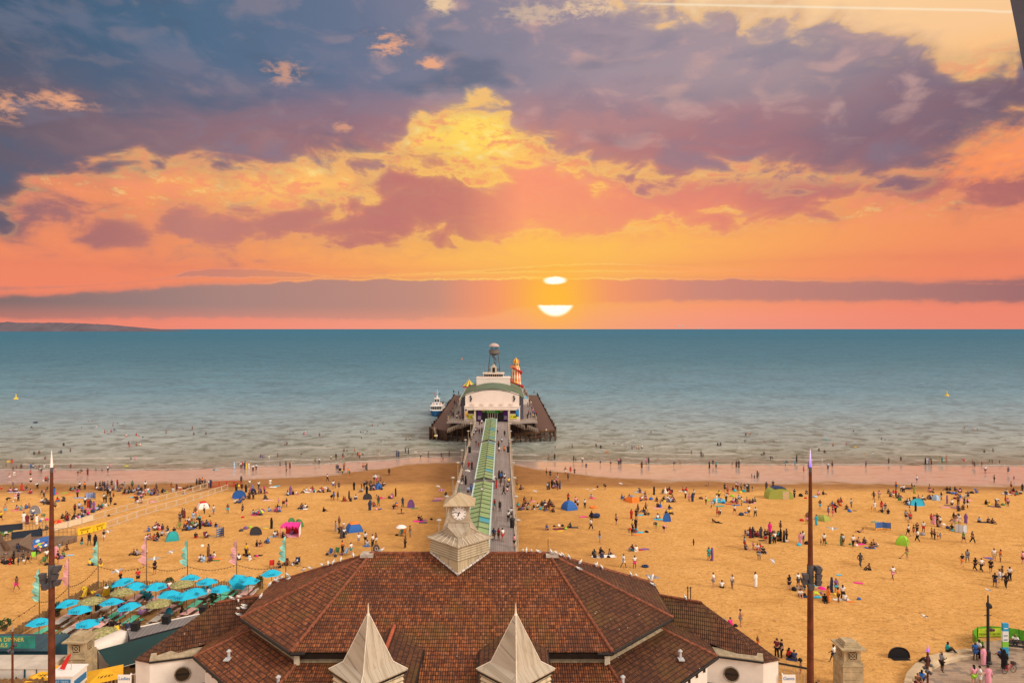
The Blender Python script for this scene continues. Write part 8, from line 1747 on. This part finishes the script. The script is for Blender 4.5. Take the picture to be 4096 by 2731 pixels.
PEOPLE['I'] = '950,130nK 1013,130dS 107,208nS 575,275dN 612,278dK 940,220nS 1330,225nI 2033,200nK 2125,280dS 2308,250nR 352,432sND 378,432cKK 1195,400dK 1165,405nK 1285,468hWD 1310,470cKK 1635,492rK 2010,375dU 1482,542bDC 1972,522sWL 70,537cSS 462,577rK 552,577sTD 770,542cSU 825,562rU 858,567rD 1797,594hSK 1730,650sRR 2055,594sLN 1068,712cWK 1105,708rK 1125,690cKK 450,823cSG 668,892sDK 708,925hSR 775,872tIK 820,865sWI 845,872sPK 890,875sGK 935,885sKG 970,892hWK 992,897rD 1038,888cKW 1228,872sDN 1278,882cPP 1318,855sKK 1605,975hKK 1765,922tDK 1925,938tPV 1985,932tKK 100,887tRS 140,985sWN 190,1030sPP 235,1025rN 255,975sWK 555,1045rW 590,992sYK 485,1110bLW 688,1025hWK 787,1045tPR 855,992tLL 895,1080sWY 1015,1052tUK 1050,1047tKK 415,1065sWK 625,1042tPV 565,1232sRR 610,1198cWK 590,1225cUU 800,1195wWI 990,1218hWD 1080,1228wWK 550,1310lUK 1950,1132hUC 2120,1085tBR 2225,1085tOR 2060,1215sBV 2120,1222sIM 2310,1130tUK 2160,1175bRK 2240,1050tRW 830,1050tDR'
PEOPLE['J'] = '1770,142sSP 1795,112sUK 1900,165rC 945,312cDN 1010,338rI 1045,335rD 1075,322tIK 1100,322tRI 1155,335rD 1275,275rM 1215,402sKR 1275,415rK 1300,352tOK 1340,412sWK 1310,315tKK 1420,378rK 1418,255sUU 1465,395rK 1500,362sUK 1200,290tKK 935,480sGR 945,495tNN 1050,485cPP 1108,498tWR 1135,495tRW 1180,535tKK 1130,635bDG 1720,404sWB 1685,420rP 250,442cKK 455,642sTT 500,642rV 515,1003hWG 630,1008tWK 770,1018sWG 1082,994rW 1535,1032hKK 1655,990hWD 1640,1020tSW 1682,1118tWI 1745,1028tDG 2005,438hWU 1960,436cSS 2260,442hLU 2235,438rE 2105,1065rN 2165,1078hVC 2060,1195rO 2010,1186tKK 2195,1196sOK 2255,1160sWK 2090,1055cWR 2280,1180tWG 1390,380tUK'
PEOPLE['K'] = '62,85nK 412,70nS 437,195nK 78,300nK 1550,45nS 1693,68nS 1728,72nS 325,380nW 207,410nY 1820,370dD 228,562sVD 698,502sKK 1027,527rK 1064,527rL 1102,532rK 1218,502rA 1250,512sTT 1548,512bRR 1665,552sUU 1688,574sDD 1783,542cRR 1925,512cKK 2025,522cDD 1832,645wWK 2140,658wNN 1953,764hSK 2217,744cVV 912,774sWB 632,864sOB 705,894bWD 735,908hWK 845,892sKU 880,918rQ 1082,894wSD 1140,910tSK 1325,878tKK 1365,876tDK 2180,862sSI 333,1004wDK 405,998hPA 630,972sRD 665,972tRK 600,930tRW 1120,995tWK 1240,1004hKL 1318,1054rV 1490,982tBL 1560,964tWL 1600,994sDK 2165,922tIR 2250,932tUK 2310,922tWK 2330,890sKK 30,1102sWG 345,1150sWW 305,1168cRY 437,1144sRR 487,1165sDG 455,1172tDK 895,1155rK 813,1155cRW 825,1066tWO 790,1045tDK 930,995tSK 1383,1110sWK 1468,1064sUK 1550,1096sKK 1592,1114hKW 1465,1124tVM 1535,1134tUU 1975,1064bWI 1885,1094tYG 2105,1064sRR 2135,1094sPD 1970,1098tNV 1500,900tEK'
PEOPLE['L'] = '765,102sGK 792,132hSW 825,134sRD 1108,142sRS 1143,158rP 1185,150sKK 1225,184sWK 1400,62tKK 1435,140tPX 1480,160sWW 1570,140rV 1385,228tKE 1865,128tKK 1920,142tUN 798,314wWK 868,306sKR 915,274sUK 920,388wWK 1000,264hWR 1110,345sSU 1150,360hSK 1195,358cWR 1227,354cGG 1540,406wEK 1660,408wUK 145,262lSK 55,458wWK 135,408tSK 200,412tDK 320,432tSK 305,474tSS 778,620hUQ 152,718wDD 280,768tSK 590,898wWP 1522,718wKO 1592,668wGG 1695,774wKK 1778,788wWK 1905,808wKK 1950,650sWA 2037,660hOA 2335,688hPI 1962,996hKN 2020,938sWL 2060,905hSW 2110,1010wKK 2160,910hWK'
PEOPLE['M'] = '1245,742tMM 1358,747hSG 1560,985cSO 1785,1112hIK 1840,1120sKK 1920,1108tRK 1990,1140tNN 2065,1298cSO'
PEOPLE['N'] = '350,1055wWN 1540,928tTK 1490,1142hGK 1275,1232tBN 1230,1265tUI 1840,1015sBB 1925,1070rP 1880,1005hWK 2145,1108rK 2120,1000tBK 2260,842tWK 1825,1285sPX 1890,1290sWW 1975,1290rP 1355,1058tNK 200,1330tKK'
PEOPLE['R'] = '1385,382tWR 1455,368tEN 1890,455tTK 1955,452tLK 1880,582tUA 1990,565tWK 1300,795tCD 1340,770tKK 1390,800tGK 1460,845tKK 1545,855tKI 1665,865tNN 1150,665tKK 1270,625rK 1555,582tVK 1800,268sRK 1570,248sOK 2215,330tWM 215,362wSM'
PEOPLE['S'] = '885,785tUK 1010,785tKK 605,825tKP 890,615tWK 1000,595tBK 1220,505tIK 640,545tIR 970,780tUK'
PIERP = '770,122sLN 790,92sWK 828,97sII 805,88sNN 855,92sKK 740,175sKI 795,228wKG 820,225cRR 1020,92sWI 1093,122sKK 1062,200wLN 1030,238sUK 1035,300wWI 1090,298wOU 1140,230sGG 717,458sRR 750,460rI 652,460sND 660,405sDK 655,600wKK 687,620rK 713,738wLK 745,715sBB 1035,560rK 1008,658rR 980,612sWW 1050,642sUU 1055,592hBK 1092,592sWI 1095,642sGG 1085,728wKK 1125,685hGK 1120,712cWR 1135,640sYK 990,878wRT 1043,900hKK 1132,1008hWK 1160,978wWD 980,1205wNS 1030,1198hRS 1073,1210wWR 1195,1275hPK 1065,560sDK'
HEADP = '790,1222sWK 760,1218sKK 445,965sBD 430,955sDK 380,1112sDK 400,1106sIK 445,1092sGK 470,1088wDD 360,1085sKK 322,1125sBY 445,1146sWK 490,1146sRK 410,935sKK 470,920sDI 500,965sDK 390,1010sGN 660,1010sKK 1375,800sDI 1400,810sKK 1420,815sUK 1390,770sKK 1430,965sRW 1452,968sUD 1480,945sWK 1420,925sKI 1410,890sKK 1445,1085sIK 1500,1058sPV 1525,1095sBN 1550,1098sRK 1508,1132sYK 1430,1130sKK 1470,1110sDG 1490,1010sVV 1380,840sDD 1455,910sKK 600,710sKR 640,700sKK 1330,715sKK 545,790sUK 1520,790sKK 400,785sKK 470,795sKK'
import re as _re
rec = []
for c, txt in list(PEOPLE.items()) + [('P', PIERP), ('Q', HEADP)]:
    for tok in txt.split():
        g = _re.match(r'([\d.]+),([\d.]+)([a-z])([A-Z])([A-Z]?)', tok)
        if not g: continue
        x, y, k_, t1, t2 = float(g[1]), float(g[2]), g[3], g[4], g[5] or g[4]; q = px(c, x, y)
        if c in 'PQ': p = at(q[0], q[1], DZ); where = 'on the pier'
        elif c == 'N' and x > 1150 and y > 880 and x != 2260: p = at(q[0], q[1], 4.85 if k_ == 't' else 4.32); where = 'on the terrace'
        elif c in 'RS': p = at(q[0], q[1], 4.75 if k_ == 't' else 4.3); where = 'in the bar'
        else:
            p = ground(*q); s_ = p[1] - shoreY(p[0]); where = 'in the sea' if s_ > 1.5 else 'on the wet sand' if p[1] > interp(p[0], _wetX) else 'on the sand'
        sc = .62 if k_ == 'c' else 1.0
        rec.append(dict(p=p, k=k_, t=t1, b=t2, q=q, w=where, sc=sc, size=F / p[1] * (1.0 if k_ in 'tlbnd' else 1.75) * sc * (.35 if k_ == 'n' else 1)))
rx_ = random.Random(77); extra = []
for r in rec:                                     # the packed family groups farther up the beach
    if r['k'] == 't' and r['w'] == 'on the sand' and r['q'][1] < 2160 and r['p'][1] > 100:
        for _ in range(rx_.choice((0, 1, 1, 2))):
            X = r['p'][0] + rx_.uniform(-1.6, 1.6); Y = r['p'][1] + rx_.uniform(-1.5, 2.2); extra.append(dict(r, p=(X, Y, gz(X, Y)), t=rx_.choice('KWDNSRUPBTLKK'), b=rx_.choice('KNBRD'), size=1.0))
    elif r['w'] in ('in the sea', 'on the wet sand') and rx_.random() < .35:
        X = r['p'][0] + rx_.uniform(-4, 4); Y = r['p'][1] + rx_.uniform(-2, 3); extra.append(dict(r, p=(X, Y, max(0, gz(X, Y))), t=rx_.choice('KWSSDN'), size=1.0))
rec += extra
rec.sort(key=lambda r: -r['size'])
PK = dict(s='stand', h='hold', w='walk', b='bend', t='sit', l='lounge', r='stand', c='stand', d='stand', n='stand')
VERB = dict(s='standing', h='standing', w='walking', b='bending', t='sitting', l='lying', r='standing', c='standing', d='wading', n='swimming')
rq = random.Random(21)
def plan(r):                                     # which pieces a person wears: (piece, material)
    t, b_ = r['t'], r['b']; sk = rq.choice(SKIN[1:3] if t in 'SA' else SKIN); hi = rq.choice(HAIR); out = [('body', sk)]; kd = r['k']
    if kd == 'r': out.append(('robe', cl(t))); out.append(('headscarf' if t in 'KNDVL' else 'long_hair', cl(t) if t in 'KNDVL' else hi))
    else:
        if t != 'S': out.append(('shirt', cl(t)))
        if kd != 'n': out.append(('trousers' if (b_ in 'KND' and rq.random() < .45) else 'shorts', cl(b_) if b_ != 'S' else cl('U')))
        out.append(('long_hair' if rq.random() < .35 else 'hair', hi))
    return out
crowd = MB(); cm = []; prec = []
NMAX = 300
for i, r in enumerate(rec):
    pk = PK[r['k']]
    if pk == 'stand' and r['k'] == 's' and rq.random() < .25: pk = 'hold'
    X, Y, Z = r['p']; Z -= .03
    if r['k'] == 'd': Z = -.72
    if r['k'] == 'n': Z = -1.28 if r['t'] != 'S' else -1.2
    rz = rq.uniform(-.7, .7) if (r['k'] == 'w' and r['q'][0] > 3900) else rq.uniform(0, 6.28)
    if r['k'] == 't' : rz = rq.uniform(0, 6.28)
    s_ = r['sc'] * rq.uniform(.94, 1.04); pieces = plan(r)
    if i < NMAX:
        root = None
        for pn, m_ in pieces:
            me = POSE[pk][pn]; o = bpy.data.objects.new('person' if root is None else pn, me); C.objects.link(o)
            o.material_slots[0].link = 'OBJECT'; o.material_slots[0].material = m_
            if root is None: root = o; o.location = (X, Y, Z); o.rotation_euler = (0, 0, rz); o.scale = (s_ * 1.14, s_ * 1.14, s_ * 1.05); o['category'] = 'person'; o['group'] = 'people ' + r['w']
            else: o.parent = root
        who = 'child' if r['k'] == 'c' else 'person'
        if r['k'] == 'r': wear = 'a long ' + CNAME[r['t']] + ' robe'
        elif r['t'] == 'S': wear = CNAME[r['b'] if r['b'] != 'S' else 'U'] + ' shorts only'
        elif r['k'] in 'nd': wear = CNAME[r['t']]
        elif r['t'] == r['b']: wear = 'all ' + CNAME[r['t']]
        else: wear = 'a ' + CNAME[r['t']] + ' top and ' + CNAME[r['b']]
        if r['k'] == 'n' and r['t'] == 'S': wear = 'up to the chest'
        prec.append((root, who + ' ' + VERB[r['k']] + (' in ' if wear != 'up to the chest' else ' ') + wear, r))
    else:
        M4 = Matrix.Translation((X, Y, Z)) @ Matrix.Rotation(rz, 4, 'Z') @ Matrix.Diagonal((s_ * 1.14, s_ * 1.14, s_ * 1.05, 1))
        for pn, m_ in pieces:
            me = POSE[pk][pn]
            if m_ not in cm: cm.append(m_)
            crowd.mi = cm.index(m_); crowd.raw([M4 @ v.co for v in me.vertices], [tuple(p.vertices) for p in me.polygons], True)
if crowd.v: tag(crowd.build('crowd', cm), 'distant bathers, paddlers and far off beach goers along the water and the pier head', kind='stuff')
plab = {}
for o, b_, r in prec:
    w_ = r['w'] if r['w'] in ('on the pier', 'in the bar', 'on the terrace', 'on the wet sand', 'in the sea') else rel(*r['q'])
    plab.setdefault(b_ + ' ' + w_, []).append((o, r['q'][0]))
for b_, v in plab.items(): ordinals(v, b_)
# things carried or pushed: metal detector
X, Y, Z = gp('L', 740, 612); r = thing('metal_detector', 'long metal detector swept over the sand by a bare chested person', 'metal detector', (X, Y, Z)); a = MB(); a.cyl((-.55, 0, .04), (.35, .05, .95), .025, n=5); part_ = a.build('shaft', IRON, r); MB().cyl((-.6, 0, .02), (-.6, 0, .06), .16, n=10).build('coil', BLK, r)
X, Y, Z = gp('H', 2050, 545)

# left and right of the picture instead of compass words
for o in C.objects:
    l = o.get('label')
    if l and ('east' in l or 'west' in l):
        l = l.replace('eastern sea', 'sea at the left').replace('western sea', 'sea at the right').replace('to the west', 'at the right')
        o['label'] = _re.sub(r'\bwest\b', 'right', _re.sub(r'\beast\b', 'left', l)).replace('left of pier', 'left of the pier').replace('right of pier', 'right of the pier')
for o in C.objects:
    l = o.get('label')
    if l and len(l.split()) > 16: l = l.replace('a long ', '').replace(' a ', ' ').replace(' standing ', ' '); o['label'] = l if len(l.split()) <= 16 else l.replace(' from the left', '')
